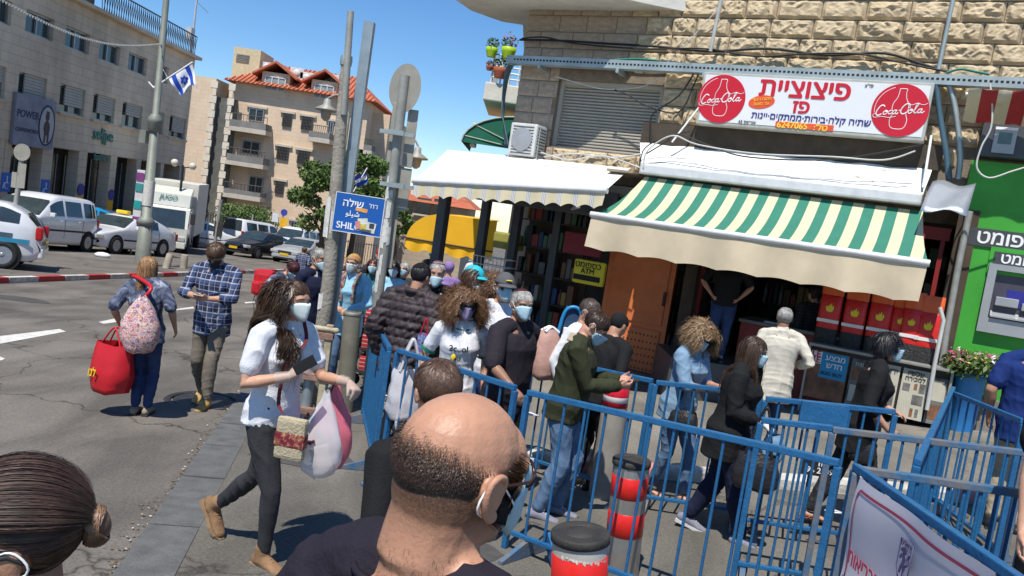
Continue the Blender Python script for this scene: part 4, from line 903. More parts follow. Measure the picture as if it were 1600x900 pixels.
# newspaper stand
ns0, ns1 = fz(1262, 560, .6)[0], fz(1485, 600, .6)[0]; nz1 = fz(1370, 555, .6)[1]; nzb = gz(*fp(6.5, .6).xy)+WK+.15
st = thing('newspaper_stand', 'metal stand of upright newspapers below the charcoal bags', 'stand', fp(ns0, nzb, .6), RZF)
mb = MB(); fbb(mb, ns0, ns1, nz1-.04, nz1, .15, .62, .008); mb.build('shelf_top', mat('shelf_grey', (.3, .3, .27), .5, .3), st)
mb = MB(); fbox(mb, ns0, ns1, nzb, nz1-.04, .2, .5); mb.build('body', m_steel, st)
for q in (ns0, ns1):
 mb = MB(); fbox(mb, q-.015, q+.015, nzb-.25, nz1, .52, .62); mb.build('leg', MATS['shelf_grey'], st)
def paper(s0, s1, z0, z1, label, cols, head=None, big=None, headc=None):
 t = thing('newspaper', label, 'newspaper', fp(s0, z0, .55), RZF); mb = MB(); tl = .06
 P = lambda s, z, o=0: fp(s, z, .52+(z1-z)*tl/(z1-z0)*1.6+o)
 mb.prism([P(s0, z0), P(s1, z0), P(s1, z1), P(s0, z1)], FN*.012); mb.build('page', cols[0], t)
 rs_ = random.Random(int(s0*100)); w = s1-s0; h = z1-z0; U = (P(s0, z1)-P(s0, z0)).normalized()
 for i, (u0, u1, v0, v1, c) in enumerate(cols[1]):
  mb = MB(); mb.prism([P(s0+w*u0, z0+h*v0, .013), P(s0+w*u1, z0+h*v0, .013), P(s0+w*u1, z0+h*v1, .013), P(s0+w*u0, z0+h*v1, .013)], FN*.003); mb.build('picture', c, t)
 if head:
  for (tx, u, v, ww, c) in head: text(tx, P(s0+w*u, z0+h*v, .018), FE, U, 1, c, t, w=w*ww, off=.02)
 return t
npr = mat('newsprint', (.42, .40, .32), .9, 0, .1, 8); ink = mat('print_ink', (.04, .04, .04), .8); bluep = mat('print_blue', (.02, .24, .42), .6); pic1 = mat('picture_brown', (.16, .07, .03), .6, 0, .6, 6); pic2 = mat('picture_grey', (.12, .12, .11), .7, 0, .6, 7); redp = mat('print_red', (.5, .02, .03), .6); whp = mat('print_white', (.7, .7, .68), .7)
pw = (ns1-ns0); ph = nz1-nzb-.08
paper(ns0+.02, ns0+pw*.30, nzb+ph*.02, nzb+ph*.98, 'poster with a blue block and red letters over a brown picture', (pic1, [(.02, .3, .72, .98, whp), (.3, .98, .45, .98, bluep), (.05, .95, .03, .42, pic1)]), [('LE', .16, .92, .22, redp), ('RE', .16, .80, .24, redp), (H('מבצע'), .65, .88, .5, whp), (H('חדש'), .65, .72, .4, whp), ('BUG BUY', .62, .55, .55, ink)])
paper(ns0+pw*.32, ns0+pw*.49, nzb+ph*.02, nzb+ph*.96, 'dark newspaper page with two grey photographs', (pic2, [(.08, .92, .55, .8, pic1), (.08, .92, .1, .45, npr)]), [(H('חדשות'), .5, .89, .7, npr)])
paper(ns0+pw*.50, ns0+pw*.66, nzb+ph*.02, nzb+ph*.97, 'pale newspaper page with scrawled headline left of the short haired woman', (npr, [(.1, .5, .5, .7, pic2), (.1, .4, .1, .4, pic2), (.6, .92, .15, .6, pic2)]), [(H('ידיעות'), .5, .88, .8, ink)])
paper(ns0+pw*.68, ns0+pw*.86, nzb+ph*.02, nzb+ph*.97, 'pale newspaper page of small product pictures right of the short haired woman', (npr, [(.08, .35, .55, .7, pic2), (.5, .62, .6, .72, pic1), (.7, .92, .55, .74, pic2), (.5, .9, .3, .5, pic2), (.5, .62, .05, .22, pic1), (.7, .82, .06, .22, pic2)]), [(H('עכשיו'), .5, .92, .6, ink), (H('למכירה'), .5, .82, .75, ink)])
paper(ns0+pw*.87, ns0+pw*.99, nzb+ph*.02, nzb+ph*.9, 'narrow grey newspaper page at the right end of the stand', (pic2, [(.1, .9, .5, .9, npr), (.1, .9, .1, .4, pic1)]))
# charcoal bags
m_bag = mat('bag_red', (.62, .025, .02), .32, 0, .12, 6, bump=.5, bscale=14); m_bago = mat('bag_orange', (.75, .12, .02), .35, 0, .1, 6); m_bagc = mat('charcoal', (.03, .03, .03), .6, 0, .5, 30, bump=.9, bscale=50)
proto_bag = None
bs = [1294, 1334, 1374, 1408, 1425, 1452]; lbls = ['leftmost red charcoal bag on the newspaper stand', 'second red charcoal bag from the left on the stand', 'third red charcoal bag from the left on the stand', 'red charcoal bag above the short haired woman', 'red charcoal bag turned edge on, half sunlit', 'bright sunlit red charcoal bag at the right end of the row']
zb_ = nz1
def bag(s, w, h, label, o):
 t = thing('charcoal_bag', label, 'bag', fp(s, zb_, o), RZF, 'red charcoal bags standing on the newspaper stand'); d = .17
 def sec(z, wk, dk, n=16, ph=0):
  return [fp(s+wk*w/2*math.copysign(abs(math.cos(a))**.5, math.cos(a)), z, o+dk*d/2*math.copysign(abs(math.sin(a))**.6, math.sin(a))+.006*math.sin(a*5+z*30+s*9)) for a in [2*math.pi*i/n for i in range(n)]]
 def part(name, zs, m):
  mb = MB(); R_ = [sec(zb_+h*f, a, b) for f, a, b in zs]; n = 16; vs = [p for r in R_ for p in r]
  mb.add(vs, [(i*n+j, i*n+(j+1) % n, (i+1)*n+(j+1) % n, (i+1)*n+j) for i in range(len(R_)-1) for j in range(n)], 0, True); mb.add(R_[0][::-1], [tuple(range(n))]); mb.add(R_[-1], [tuple(range(n))]); return mb.build(name, m, t)
 part('charcoal_base', [(0.0, .96, .9), (.12, 1, 1.05), (.24, .98, 1)], m_bagc)
 part('sack', [(.24, .985, 1.02), (.4, .97, 1.1), (.6, .96, 1.0), (.72, .95, .75), (.75, .9, .5)], m_bag)
 part('top_fold', [(.75, .97, .45), (.8, .98, .42), (.97, .95, .3), (1, .93, .15)], m_bago)
 mb = MB(); fbox(mb, s-w*.47, s+w*.47, zb_+h*.33, zb_+h*.38, o+d*.5, o+d*.58); mb.build('white_band', whp, t)
 mb = MB(); c = fp(s, zb_+h*.56, o+d*.56)
 fl = [(0, -.5), (.35, -.42), (.5, 0), (.38, .3), (.25, .05), (.15, .55), (-.02, .2), (-.12, .4), (-.2, .05), (-.4, .2), (-.48, -.1), (-.35, -.4)]
 mb.prism([c+FE*(x*w*.36)+Zv*(y*w*.4) for x, y in fl], FN*.012); mb.build('flame_emblem', mat('flame_yellow', (.8, .6, .03), .5), t)
for i, (px_, l) in enumerate(zip(bs, lbls)):
 s_ = fz(px_, 500, .35)[0]; bag(s_, .315 if i not in (3, 4) else .26, .95-.02*(i % 2), l, .33 if i < 4 else .40)
# downpipe, tubes between kiosk and bank
tb = [fz(1515, 330, .3), fz(1500, 400, .3), fz(1478, 520, .3), fz(1462, 640, .3)]
mb = MB(); mb.tube([fp(s_, z_, .32) for s_, z_ in tb]+[fp(tb[-1][0], -.4, .32)], .045, 8); tag(mb.build('downpipe', mat('pipe_grey', (.33, .33, .31), .5, .2, .2, 5)), 'grey downpipe between the kiosk and the green bank wall', 'pipe')
mb = MB(); q = [fz(1468, 480, .7), fz(1474, 500, .7), fz(1462, 560, .7), fz(1448, 640, .7)]; mb.tube([fp(s_, z_, .72) for s_, z_ in q], .03, 6); tag(mb.build('bent_tube', mat('pole_pale', (.6, .6, .57), .5, .3)), 'bent pale tube leaning beside the last charcoal bag', 'tube')
# ---------------- green bank front with cash machine
s0 = fz(1512, 360)[0]; zb0 = fz(1545, 622)[1]; zt0 = fz(1560, 255)[1]
bk = thing('cash_machine_wall', 'bright green bank wall with a cash machine and Hebrew lettering', 'wall', fp(s0, zb0), RZF)
m_grn = mat('bank_green', (.05, .34, .035), .5, 0, .1, 3, bump=.08); m_gr2 = mat('bank_light', (.16, .42, .08), .5); m_atm = mat('atm_grey', (.36, .37, .38), .4, .3, .08, 4)
mb = MB(); fbox(mb, s0-.12, s0+3.2, zb0, zt0, .0, .1); mb.build('panel', m_grn, bk)
mb = MB(); fbox(mb, s0-.2, s0+3.2, -.8, zb0, -.05, .22); mb.build('plinth', m_walk, bk)
def gp(px, py): return fz(px, py, .12)
a = gp(1517, 372); mb = MB(); fbox(mb, a[0]-.03, a[0]+2.2, gp(1530, 384)[1], gp(1530, 356)[1], .1, .125); mb.build('sign_band', m_frame, bk)
text(H('כספומט'), fp(a[0]+.50, (gp(1530, 384)[1]+gp(1530, 356)[1])/2, .127), FE, Zv, 1, m_pw, bk, w=.86, off=.02)
b_ = gp(1550, 392); mb = MB(); fbox(mb, b_[0]-.02, b_[0]+1.3, b_[1]-.3, b_[1]+.06, .1, .13); mb.build('atm_header', m_gr2 if 0 else m_grn, bk)
mb = MB(); fbox(mb, b_[0]+.03, b_[0]+1.2, b_[1]-.17, b_[1]+.0, .13, .137); mb.build('atm_sign_band', m_frame, bk)
text(H('כספומט'), fp(b_[0]+.44, b_[1]-.085, .14), FE, Zv, 1, m_pw, bk, w=.64, off=.02)
a0 = gp(1538, 410); a1 = gp(1520, 515); z0_, z1_ = a1[1], a0[1]; sa = a0[0]+.06
mb = MB(); W_ = 1.0
fbox(mb, sa, sa+.1, z0_, z1_, .1, .2); fbox(mb, sa+W_-.1, sa+W_, z0_, z1_, .1, .2); fbox(mb, sa+.1, sa+W_-.1, z1_-.08, z1_, .1, .2); fbox(mb, sa+.1, sa+W_-.1, z0_, z0_+.2, .1, .2); mb.build('atm_surround', m_atm, bk)
mb = MB(); fbox(mb, sa+.1, sa+W_-.1, z0_+.2, z1_-.08, .09, .115); mb.build('atm_recess', mat('atm_dark', (.06, .055, .08), .3), bk)
mb = MB(); fbox(mb, sa+.27, sa+.68, z1_-.55, z1_-.32, .115, .125); mb.build('screen', mat('screen_blue', (.02, .02, .2), .2, emit=(.02, .02, .3), estr=.12), bk)
mb = MB(); fbb(mb, sa+.15, sa+.42, z0_+.38, z0_+.5, .11, .2, .01); fbb(mb, sa+.46, sa+.66, z0_+.36, z0_+.46, .11, .22, .01); mb.build('slots', m_atm, bk)
mb = MB(); mb.prism([fp(sa+.12, z0_+.22, .115), fp(sa+.12, z0_+.3, .115), fp(sa+.12, z0_+.24, .24), fp(sa+.12, z0_+.22, .24)], FE*.72); mb.build('keypad_shelf', m_atm, bk)
mb = MB(); mb.ell(fp(sa+.78, z0_+.44, .16), (.07, .05, .07)); mb.build('card_reader', mat('reader_green', (.05, .25, .12), .4), bk)
t1_, t2_ = gp(1545, 560), gp(1535, 578)
text(H('מהיר'), fp(gp(1540, 556)[0]+.1, gp(1540, 562)[1], .104), FE, Zv, 1, m_gr2 if 0 else mat('letter_pale', (.5, .62, .5), .6), bk, w=.5, off=.03); text(H('מזומן'), fp(gp(1540, 556)[0]+.1, gp(1540, 577)[1], .104), FE, Zv, 1, MATS['letter_pale'], bk, w=.5, off=.03)
mb = MB(); mb.prism([fp(gp(1562, 570)[0], gp(1562, 570)[1], .101), fp(gp(1562, 570)[0]+.22, gp(1562, 570)[1]-.17, .101), fp(gp(1562, 570)[0]+.22, gp(1562, 570)[1]+.17, .101)], FN*.006); mb.build('arrow', m_gr2, bk)
# over the bank: red striped awning and a window unit
m_rs = stripes('red_stripes', (.40, .035, .04), (.62, .55, .40), 0, .34, .55, .85, off=.75)
q = [fz(1512, 148, .5), fz(1512, 188, .5)]; t = thing('red_striped_awning', 'small rolled awning of red and cream stripes over the window unit', 'awning', fp(0, 0), RZF)
rows = [[fp(q[0][0]+.1*i, q[0][1]+(q[1][1]-q[0][1])*j/8+.012*math.sin(i*2.1+j), .62-.28*math.cos(j/8*2.6)*-1+.02*math.sin(i*1.3+j*1.1)) for i in range(26)] for j in range(9)]
mb = MB(); mb.grid(rows); mb.build('fabric', m_rs, t)
mb = MB(); mb.tube([fp(q[0][0]-.03, q[0][1]+.02, .38), fp(q[0][0]+2.6, q[0][1]+.02, .38)], .04, 8); mb.build('roller', m_galv, t)
wu = thing('window_unit', 'grey boxed window unit with a lit panel under the red striped awning', 'window unit', fp(0, 0), RZF)
a_ = fz(1530, 240, .1); b2 = fz(1530, 196, .1); mb = MB(); fbox(mb, a_[0]-.02, a_[0]+2.4, a_[1]-.05, b2[1]+.05, .0, .3); mb.build('casing', m_frame, wu)
a3 = fz(1548, 238, .32); b3 = fz(1590, 205, .32); mb = MB(); fbox(mb, a3[0], b3[0], a3[1], b3[1], .3, .33); mb.build('panel', m_atm, wu)
mb = MB(); fbox(mb, a3[0]+.05, b3[0]-.05, a3[1]+.12, b3[1]-.03, .33, .335); mb.build('glass', mat('unit_glass', (.12, .18, .18), .15, 0, .2, 3), wu)
mb = MB(); fbox(mb, a3[0], b3[0], b3[1], b3[1]+.035, .3, .36); mb.build('top_edge', m_pw, wu)
# cables and conduits
m_blk = mat('cable_black', (.02, .02, .02), .6); m_wht = mat('cable_white', (.55, .54, .5), .6)
def fw(L, o=.2): return [fp(*fz(x, y, o), o) for x, y in L]
for i, (L, o, m, r, lb) in enumerate((
 ([(812, 62), (870, 63), (950, 68), (1020, 72), (1110, 80), (1200, 76), (1290, 86), (1380, 83), (1440, 100), (1484, 113)], .16, m_blk, .02, 'thick black cable running over the upper stones to the conduit'),
 ([(815, 60), (850, 58), (900, 68), (1000, 76), (1100, 76), (1180, 88), (1260, 84), (1340, 84), (1400, 96), (1480, 112)], .2, m_blk, .014, 'thin black cable looping beside the thick one over the stones'),
 ([(960, 140), (985, 150), (1010, 165), (1060, 175), (1085, 130), (1092, 112)], .2, m_blk, .012, 'black wire sagging from the tray beside the roller shutter'),
 ([(1086, 112), (1060, 150), (1022, 176), (1016, 200), (1017, 232)], .22, m_blk, .014, 'black cable curving down between shutter and sign'),
 ([(870, 120), (905, 130), (945, 139), (1000, 136), (1030, 122)], .14, m_wht, .01, 'pale wire slung across the top of the roller shutter'),
 ([(1010, 240), (1040, 222), (1060, 210), (1110, 228), (1160, 244), (1250, 250), (1330, 246), (1440, 226)], .8, m_blk, .011, 'black wire drooping over the white canopy'),
 ([(1005, 262), (1012, 235), (1050, 212), (1090, 226), (1180, 240), (1300, 245), (1380, 250), (1430, 236)], .86, m_wht, .012, 'white wire drooping over the white canopy'),
 ([(850, 245), (900, 240), (960, 246), (1005, 240)], .8, m_wht, .014, 'white cable lying above the plain white awning'),
 ([(845, 238), (890, 250), (940, 243), (1000, 262)], .9, m_wht, .012, 'second white cable slack above the plain white awning'),
 ([(1546, 130), (1550, 160), (1548, 200), (1533, 230), (1526, 262), (1545, 278), (1580, 268), (1600, 262)], .75, m_wht, .012, 'white wire hanging past the red striped awning'),
 ([(803, 100), (860, 92), (930, 95), (990, 92), (1030, 95)], .3, mat('hose_green', (.02, .2, .14), .6), .018, 'green hose lying in the left end of the cable tray'),
 ([(1478, 114), (1500, 108), (1525, 112), (1545, 116)], .3, mat('hose_green', (.02, .2, .14), .6), .018, 'green hose humped over the right end of the cable tray'),
 ([(1482, 130), (1492, 170), (1500, 240), (1496, 280)], .25, m_galv, .04, 'grey flexible pipe dropping from the tray beside the sign'),
 ([(1462, 130), (1468, 180), (1478, 240), (1482, 280)], .3, mat('pipe_blue', (.06, .12, .16), .5), .04, 'dark blue pipe dropping from the tray beside the sign'),
 ([(1000, 262), (1005, 235), (1030, 218), (1078, 205)], .7, m_blk, .01, 'short black wire tied to the left end of the canopy'),
 ([(1135, 0), (1080, 60), (1030, 110)], .15, m_wht, .008, 'thin pale string hanging diagonal over the upper stones'))):
 wire('cable', lb, fw(L, o), r, m, group=None)
mb = MB()
for k in range(6):
 L = [(806-k, 98), (797-k*1.5, 112), (789-k, 150+k*5), (787, 190), (789+k, 226)]; mb.tube(catmull(fw(L, .06+.02*k), 5), .013, 6)
tag(mb.build('cable_bundle', mat('cable_blue', (.08, .13, .15), .5, 0, .3, 3)), 'bundle of blue grey cables bending down the building corner', 'cables')
# air conditioner
s_, z_ = fz(815, 218, .45); ac = thing('air_conditioner', 'white air conditioner unit hung on the corner over the white awning', 'air conditioner', fp(s_, z_, .3), RZF)
mb = MB(); fbb(mb, s_-.22, s_+.30, z_-.28, z_+.28, .1, .5, .03); mb.build('casing', mat('unit_white', (.55, .55, .53), .5), ac)
mb = MB()
for i in range(9): fbox(mb, s_+.30, s_+.306, z_-.22+i*.052, z_-.2+i*.052, .15, .45)
for i in range(10): fbox(mb, s_-.16, s_+.24, z_-.24+i*.05, z_-.225+i*.05, .5, .506)
mb.build('grille', m_frame, ac)
mb = MB(); mb.lathe(fp(s_+.03, z_, .507), [(.2, 0), (.2, .01), (.05, .02), (.001, .02)], 18, ax=(FE, Zv, FN)); mb.build('fan_guard', m_atm, ac)
mb = MB(); mb.tube([fp(s_+.36, z_+.2, .5), fp(s_+.36, z_-.3, .5), fp(s_+.36, z_-.3, .02)], .012, 5); mb.tube([fp(s_-.25, z_-.3, .5), fp(s_-.25, z_-.3, .02)], .012, 5); mb.build('bracket', m_galv, ac)
# street side: balcony with pots, green awning, yellow awning
b0 = at(778, 140, 18); bt = thing('side_balcony', 'small white balcony slab with a railing on the street side of the corner building', 'balcony', (b0.x, b0.y, b0.z))
p1 = at(765, 140, 18); zb_ = at(765, 157, 18).z; zt_ = at(765, 128, 18).z; xr_ = at(800, 140, 18).x+.3
mb = MB(); mb.bbox(((p1.x-.12+xr_)/2, 19.4, (zb_+zt_)/2), (xr_-p1.x+.12, 2.8, zt_-zb_), bev=.03); mb.build('slab', m_plas, bt)
zr = at(762, 82, 18).z
for k in range(5):
 z = zt_+(zr-zt_)*(k+1)/5; mb = MB(); mb.tube([(xr_, 18.05, z), (p1.x, 18.05, z), (p1.x, 20.7, z)], .02, 5); mb.build('rail', MATS['pole_white'], bt)
for k in range(4):
 mb = MB(); mb.tube([(p1.x+(xr_-p1.x)*k/4, 18.05, zt_), (p1.x+(xr_-p1.x)*k/4, 18.05, zr)], .02, 5); mb.build('rail_post', MATS['pole_white'], bt)
m_leaf = mat('leaf_green', (.05, .10, .022), .6, 0, .4, 8, col2=(.11, .17, .04)); m_leaf2 = mat('leaf_bright', (.07, .14, .03), .6, 0, .4, 8, col2=(.14, .22, .05)); m_bark = mat('bark', (.12, .085, .06), .9, 0, .3, 12, bump=.5)
m_lime = mat('lime_pot', (.36, .55, .02), .5); m_terra = mat('terracotta', (.35, .09, .05), .8)
def leafball(c, rad, n, size, m, parent=None, name='foliage', seed=1, sq=(1, 1, 1)):
 rs_ = np.random.RandomState(seed); u = rs_.normal(size=(n, 3)); u /= np.linalg.norm(u, axis=1)[:, None]; r = rad*(.35+.65*rs_.rand(n, 1)**.45)
 C_ = np.array(c)+u*r*np.array(sq); a = rs_.normal(size=(n, 3)); a /= np.linalg.norm(a, axis=1)[:, None]; b = np.cross(a, u+rs_.normal(size=(n, 3))*.5); b /= np.linalg.norm(b, axis=1)[:, None]+1e-9
 s_ = size*(.6+.8*rs_.rand(n, 1)); V = np.stack([C_-a*s_, C_+b*s_*.45, C_+a*s_, C_-b*s_*.45], 1).reshape(-1, 3)
 mb = MB(); mb.v = [tuple(v) for v in V]; mb.f = [(4*i, 4*i+1, 4*i+2, 4*i+3) for i in range(n)]; mb.m = [0]*n; mb.sm = [False]*n
 return mb.build(name, m, parent)
def pot(px, py, Y, r, h, m, label, flower=None, n=120, sz=.04):
 c = at(px, py, Y); t = thing('potted_plant', label, 'potted plant', c)
 mb = MB(); mb.lathe(c, [(r*.65, 0), (r*.9, h*.6), (r, h), (r*.86, h), (r*.8, h*.8)], 16); mb.build('pot', m, t)
 leafball(c+Vector((0, 0, h+r*.5)), r*1.1, n, sz, m_leaf, t, seed=int(px))
 if flower: leafball(c+Vector((0, 0, h+r*.8)), r*1.2, n//2, sz*.7, flower, t, 'flowers', seed=int(px)+3)
m_pink = mat('petal_pink', (.55, .06, .2), .6); m_redf = mat('petal_red', (.5, .06, .05), .6); m_lil = mat('petal_mixed', (.5, .3, .2), .6, 0, .2, 30, col2=(.55, .12, .3))
pot(767, 89, 18, .14, .2, m_lime, 'lime green pot of spiky grass at the end of the balcony rail')
pot(793, 92, 18, .17, .24, m_lime, 'lime green pot with red flowers beside the wall on the balcony', m_redf)
pot(764, 110, 18, .08, .1, m_terra, 'small pot of pink flowers hooked low on the balcony', m_pink, 50, .03)
pot(780, 122, 18, .16, .22, m_terra, 'terracotta pot with leafy plant standing inside the balcony')
ga_ = thing('green_awning', 'dark green domed awning beyond the corner on the street side', 'awning', at(760, 200, 17))
mgn = mat('awning_dark_green', (.008, .12, .07), .7, 0, .15, 3); x1_ = at(800, 200, 17).x+.4; xc = at(722, 215, 17).x; zbb = at(740, 224, 17).z; ztt = at(772, 176, 17).z
mb = MB(); rows = []
for j in range(9):
 a = j/8*math.pi/2; rows.append([Vector((x1_-(x1_-xc)*math.sin(a), 17+yy, zbb+(ztt-zbb)*math.cos(a))) for yy in lin(0, 2.6, 8)])
mb.grid(rows, smooth=False); mb.add([r_[0] for r_ in rows]+[Vector((x1_, 17, zbb))], [tuple(range(10))]); mb.build('dome', mgn, ga_)
mb = MB(); mb.tube([r_[0]+Vector((0, -.01, 0)) for r_ in rows], .02, 5); mb.tube([Vector((x1_, 16.98, zbb)), rows[5][0]], .015, 5); mb.tube([Vector((x1_, 16.98, zbb)), rows[7][0]], .015, 5); mb.build('rib', mat('rib_pale', (.3, .36, .3), .5), ga_)
mb = MB(); mb.bbox(at(742, 208, 17.2)-Vector((0, 0, .05)), (.12, .3, .5), bev=.02); tag(mb.build('awning_box', m_quoin), 'short pale post end standing before the green awning', 'post')
ya_ = thing('yellow_awning', 'bright yellow barrel awning over a shop further down the street', 'awning', at(700, 365, 21))
mye = mat('awning_yellow', (.78, .42, .012), .7, 0, .06, 2); YY = 20.0
x0_ = at(636, 360, YY).x; x1_ = at(775, 360, YY).x; z0_ = at(660, 376, YY).z; z1_ = at(700, 336, YY).z
prof = []
for a in lin(0, math.pi/2, 8): prof.append((x0_+(.9-.9*math.cos(a)), z0_+(z1_-z0_)*math.sin(a)))
prof = prof+[(x1_, z1_+.02)]
mb = MB(); rows = [[Vector((x, YY+yy, z)) for yy in lin(0, 4.5, 8)] for x, z in prof]; mb.grid(rows, smooth=False)
mb.add([Vector((x, YY, z)) for x, z in prof]+[Vector((x1_, YY, z0_))], [tuple(range(len(prof)+1))]); mb.build('hood', mye, ya_)
rows = []
for j in range(4):
 rows.append([Vector((x0_+(x1_-x0_)*i/40, YY-.01-.03*math.sin(i*.8)*j/3, z0_-.28*j/3*(.75+.35*abs(math.sin(i*.33))))) for i in range(41)])
mb = MB(); mb.grid(rows); rows = [[Vector((x0_-.01, YY+4.5*i/40, z0_-.3*j/3*(.7+.3*abs(math.sin(i*.5))))) for i in range(41)] for j in range(4)]; mb.grid(rows); mb.build('valance', mye, ya_)
mb = MB(); mb.tube([(x0_-.15, YY-.03, z0_+.02), (x1_, YY-.03, z0_-.02)], .02, 5); mb.build('hem_rod', m_steel, ya_)
# ================================================================ POLES, SIGNS, LAMPS
m_pole = mat('pole_concrete', (.30, .27, .22), .85, 0, .3, 7, bump=.6, bscale=30)
m_polg = mat('pole_galv', (.30, .36, .39), .45, .45, .15, 6)
m_polm = mat('pole_post_grey', (.30, .30, .27), .6, .2, .2, 6)
m_stick = mat('paper_scraps', (.62, .6, .55), .8, 0, .2, 20)
m_signb = mat('street_sign_blue', (.01, .10, .38), .4, 0, .08, 3)
m_back = mat('sign_back', (.34, .32, .27), .55, .25, .15, 5)
def gpt(x, y, up=0): return Vector((x, y, gz(x, y)+up))
def pscr(t, a, b, rad, n, seed):
 """torn paper stuck round a post"""
 rs_ = random.Random(seed)
 for i in range(n):
  f = rs_.uniform(.05, .8); c = a+(b-a)*f; d = (b-a).normalized(); X, Y, _ = frame_of(d); a0 = rs_.uniform(3.4, 5.6); w = rs_.uniform(.5, 1.1); h = rs_.uniform(.08, .28); rows = []
  for j in range(4):
   rows.append([c+d*(h*(j/3-.5)+rs_.uniform(-.015, .015))+(Vector((math.cos(a0+w*k/3), math.sin(a0+w*k/3), 0)))*(rad+.004) for k in range(4)])
  mb = MB(); mb.grid(rows, smooth=False); mb.build('torn_paper', m_stick, t)
YP = 8.5
tp = at(548, 18, YP); xb = at(514, 440, YP).x; b0 = gpt(xb-.02, YP); mid = at(541, 95, YP); mid.y = YP
t = thing('old_pole', 'weathered concrete pole with a thinner pipe clamped on top, left of the blue street sign', 'pole', b0)
mb = MB(); mb.tube([b0, at(514, 440, YP), at(530, 230, YP), mid], [.082, .076, .064, .05], 14); mb.build('shaft', m_pole, t)
mb = MB(); mb.tube([at(534, 180, YP)+Vector((.03, -.05, 0)), mid+Vector((.02, -.04, 0)), tp], [.034, .038, .034], 10); mb.build('top_pipe', m_polm, t)
mb = MB(); mb.lathe(mid, [(.06, -.05), (.066, 0), (.06, .05)], 14); mb.build('clamp', m_galv, t)
pscr(t, b0, at(530, 230, YP), .07, 12, 4)
tp = at(578, 35, YP+.15); xb = at(520, 460, YP+.15).x; b1 = gpt(xb, YP+.15)
t = thing('square_pole', 'leaning square galvanised pole carrying the blue street sign', 'pole', b1)
d = (tp-b1); X, Y, Z_ = frame_of(d, (0, -1, 0)); mb = MB(); mb.box((tp+b1)/2, (.105, .105, d.length), ax=(X, Y, Z_)); mb.build('shaft', m_polg, t)
# street name sign
cs = [at(x, y, YP-.1) for x, y in ((526, 302), (602, 314), (595, 369), (519, 356))]
sgn = thing('street_name_sign', 'blue street name sign in Hebrew, Arabic and Latin letters with stickers', 'sign', sum(cs, Vector())/4)
EX = (cs[1]-cs[0]).normalized(); EU = Vector((0, 0, 1)); w_ = (cs[1]-cs[0]).length; h_ = .405; cc = sum(cs, Vector())/4; EN = EX.cross(EU).normalized(); EU = EN.cross(EX).normalized()*1
if EN.y > 0: EN = -EN
mb = MB(); mb.bbox(cc, (w_, .02, h_), ax=(EX, EN, EU), bev=.006); mb.build('plate', m_signb, sgn)
m_rim = mat('rim_white', (.65, .67, .7), .4)
mb = MB()
for q in (-1, 1): mb.box(cc+EU*(q*h_/2), (w_+.012, .026, .008), ax=(EX, EN, EU)); mb.box(cc+EX*(q*w_/2), (.008, .026, h_), ax=(EX, EN, EU))
mb.build('rim', m_rim, sgn)
sq = lambda u, v: cc+EX*(u*w_)+EU*(v*h_)+EN*.011
text(H('שילה'), sq(-.13, .27), EX, EU, 1, m_pw, sgn, w=w_*.42, off=.02, ext=.003); text(H("רח'"), sq(.28, .27), EX, EU, 1, m_pw, sgn, w=w_*.17, off=.01, ext=.003)
text(''.join(chr(c) for c in (0xfeee, 0xfee0, 0xfef4, 0xfeb7)), sq(-.12, -.02), EX, EU, 1, m_pw, sgn, w=w_*.28, off=.015, ext=.003)
text('SHILO', sq(-.16, -.33), EX, EU, 1, m_pw, sgn, w=w_*.52, off=.02, ext=.003)
for i, (u, v, w2, h2, c, rr) in enumerate(((.05, .13, .24, .1, (.75, .35, .08), -.1), (.11, -.2, .2, .24, (.65, .66, .55), .15), (.23, -.28, .3, .26, (.6, .6, .55), -.12), (.12, -.3, .14, .14, (.6, .5, .08), .1), (.3, -.24, .1, .12, (.05, .05, .05), .0), (.2, -.38, .2, .06, (.1, .1, .09), 0), (.02, -.27, .1, .2, (.6, .25, .2), .2))):
 ax = (EX*math.cos(rr)+EU*math.sin(rr), EN, EU*math.cos(rr)-EX*math.sin(rr)); mb = MB(); mb.box(sq(u, v)+EN*(.002+.0016*i), (w_*w2, .0015, h_*h2), ax=ax); mb.build('sticker', mat('sticker%d' % i, c, .6, 0, .3, 40), sgn)
mb = MB(); mb.box(cc-EN*.05+EX*-.3*w_, (.14, .08, .3), ax=(EX, EN, EU)); mb.build('mount', m_polg, sgn)
# post with the round sign and its tall plates, seen from behind
YR = 10.0
tp = at(633, 118, YR); bx = at(592, 470, YR).x; b2 = gpt(bx, YR, WK)
t = thing('sign_post', 'grey post with round sign and tall plates seen from behind, covered in torn stickers', 'sign post', b2)
mb = MB(); mb.tube([b2, tp], [.066, .06], 12); mb.build('post', m_polm, t)
dc = at(631, 136, YR-.06);
mb = MB(); mb.lathe(dc+Vector((0, .09, 0)), [(.30, 0), (.30, .015), (.0001, .015)], 30, ax=(Vector((.70, -.3, 0)), Vector((0, .0, 1)), Vector((.2, -1, 0)).normalized()))
mb.v = [tuple(v) for v in mb.v]; mb.build('round_sign', m_back, t)
for (x0, x1, y0, y1, o) in ((609, 630, 160, 255, .05), (633, 649, 170, 262, .05), (600, 622, 256, 420, .07), (622, 640, 262, 330, .07)):
 a = at(x0, (y0+y1)/2, YR+o); b_ = at(x1, (y0+y1)/2, YR+o); za = at((x0+x1)/2, y0, YR).z; zb = at((x0+x1)/2, y1, YR).z
 lean = (tp-b2).normalized(); mb = MB(); c_ = (a+b_)/2; mb.bbox(Vector((c_.x, c_.y, (za+zb)/2)), (abs(b_.x-a.x), .02, za-zb), ax=(Vector((1, 0, 0)), Vector((0, 1, 0)), lean), bev=.004); mb.build('plate', m_back, t)
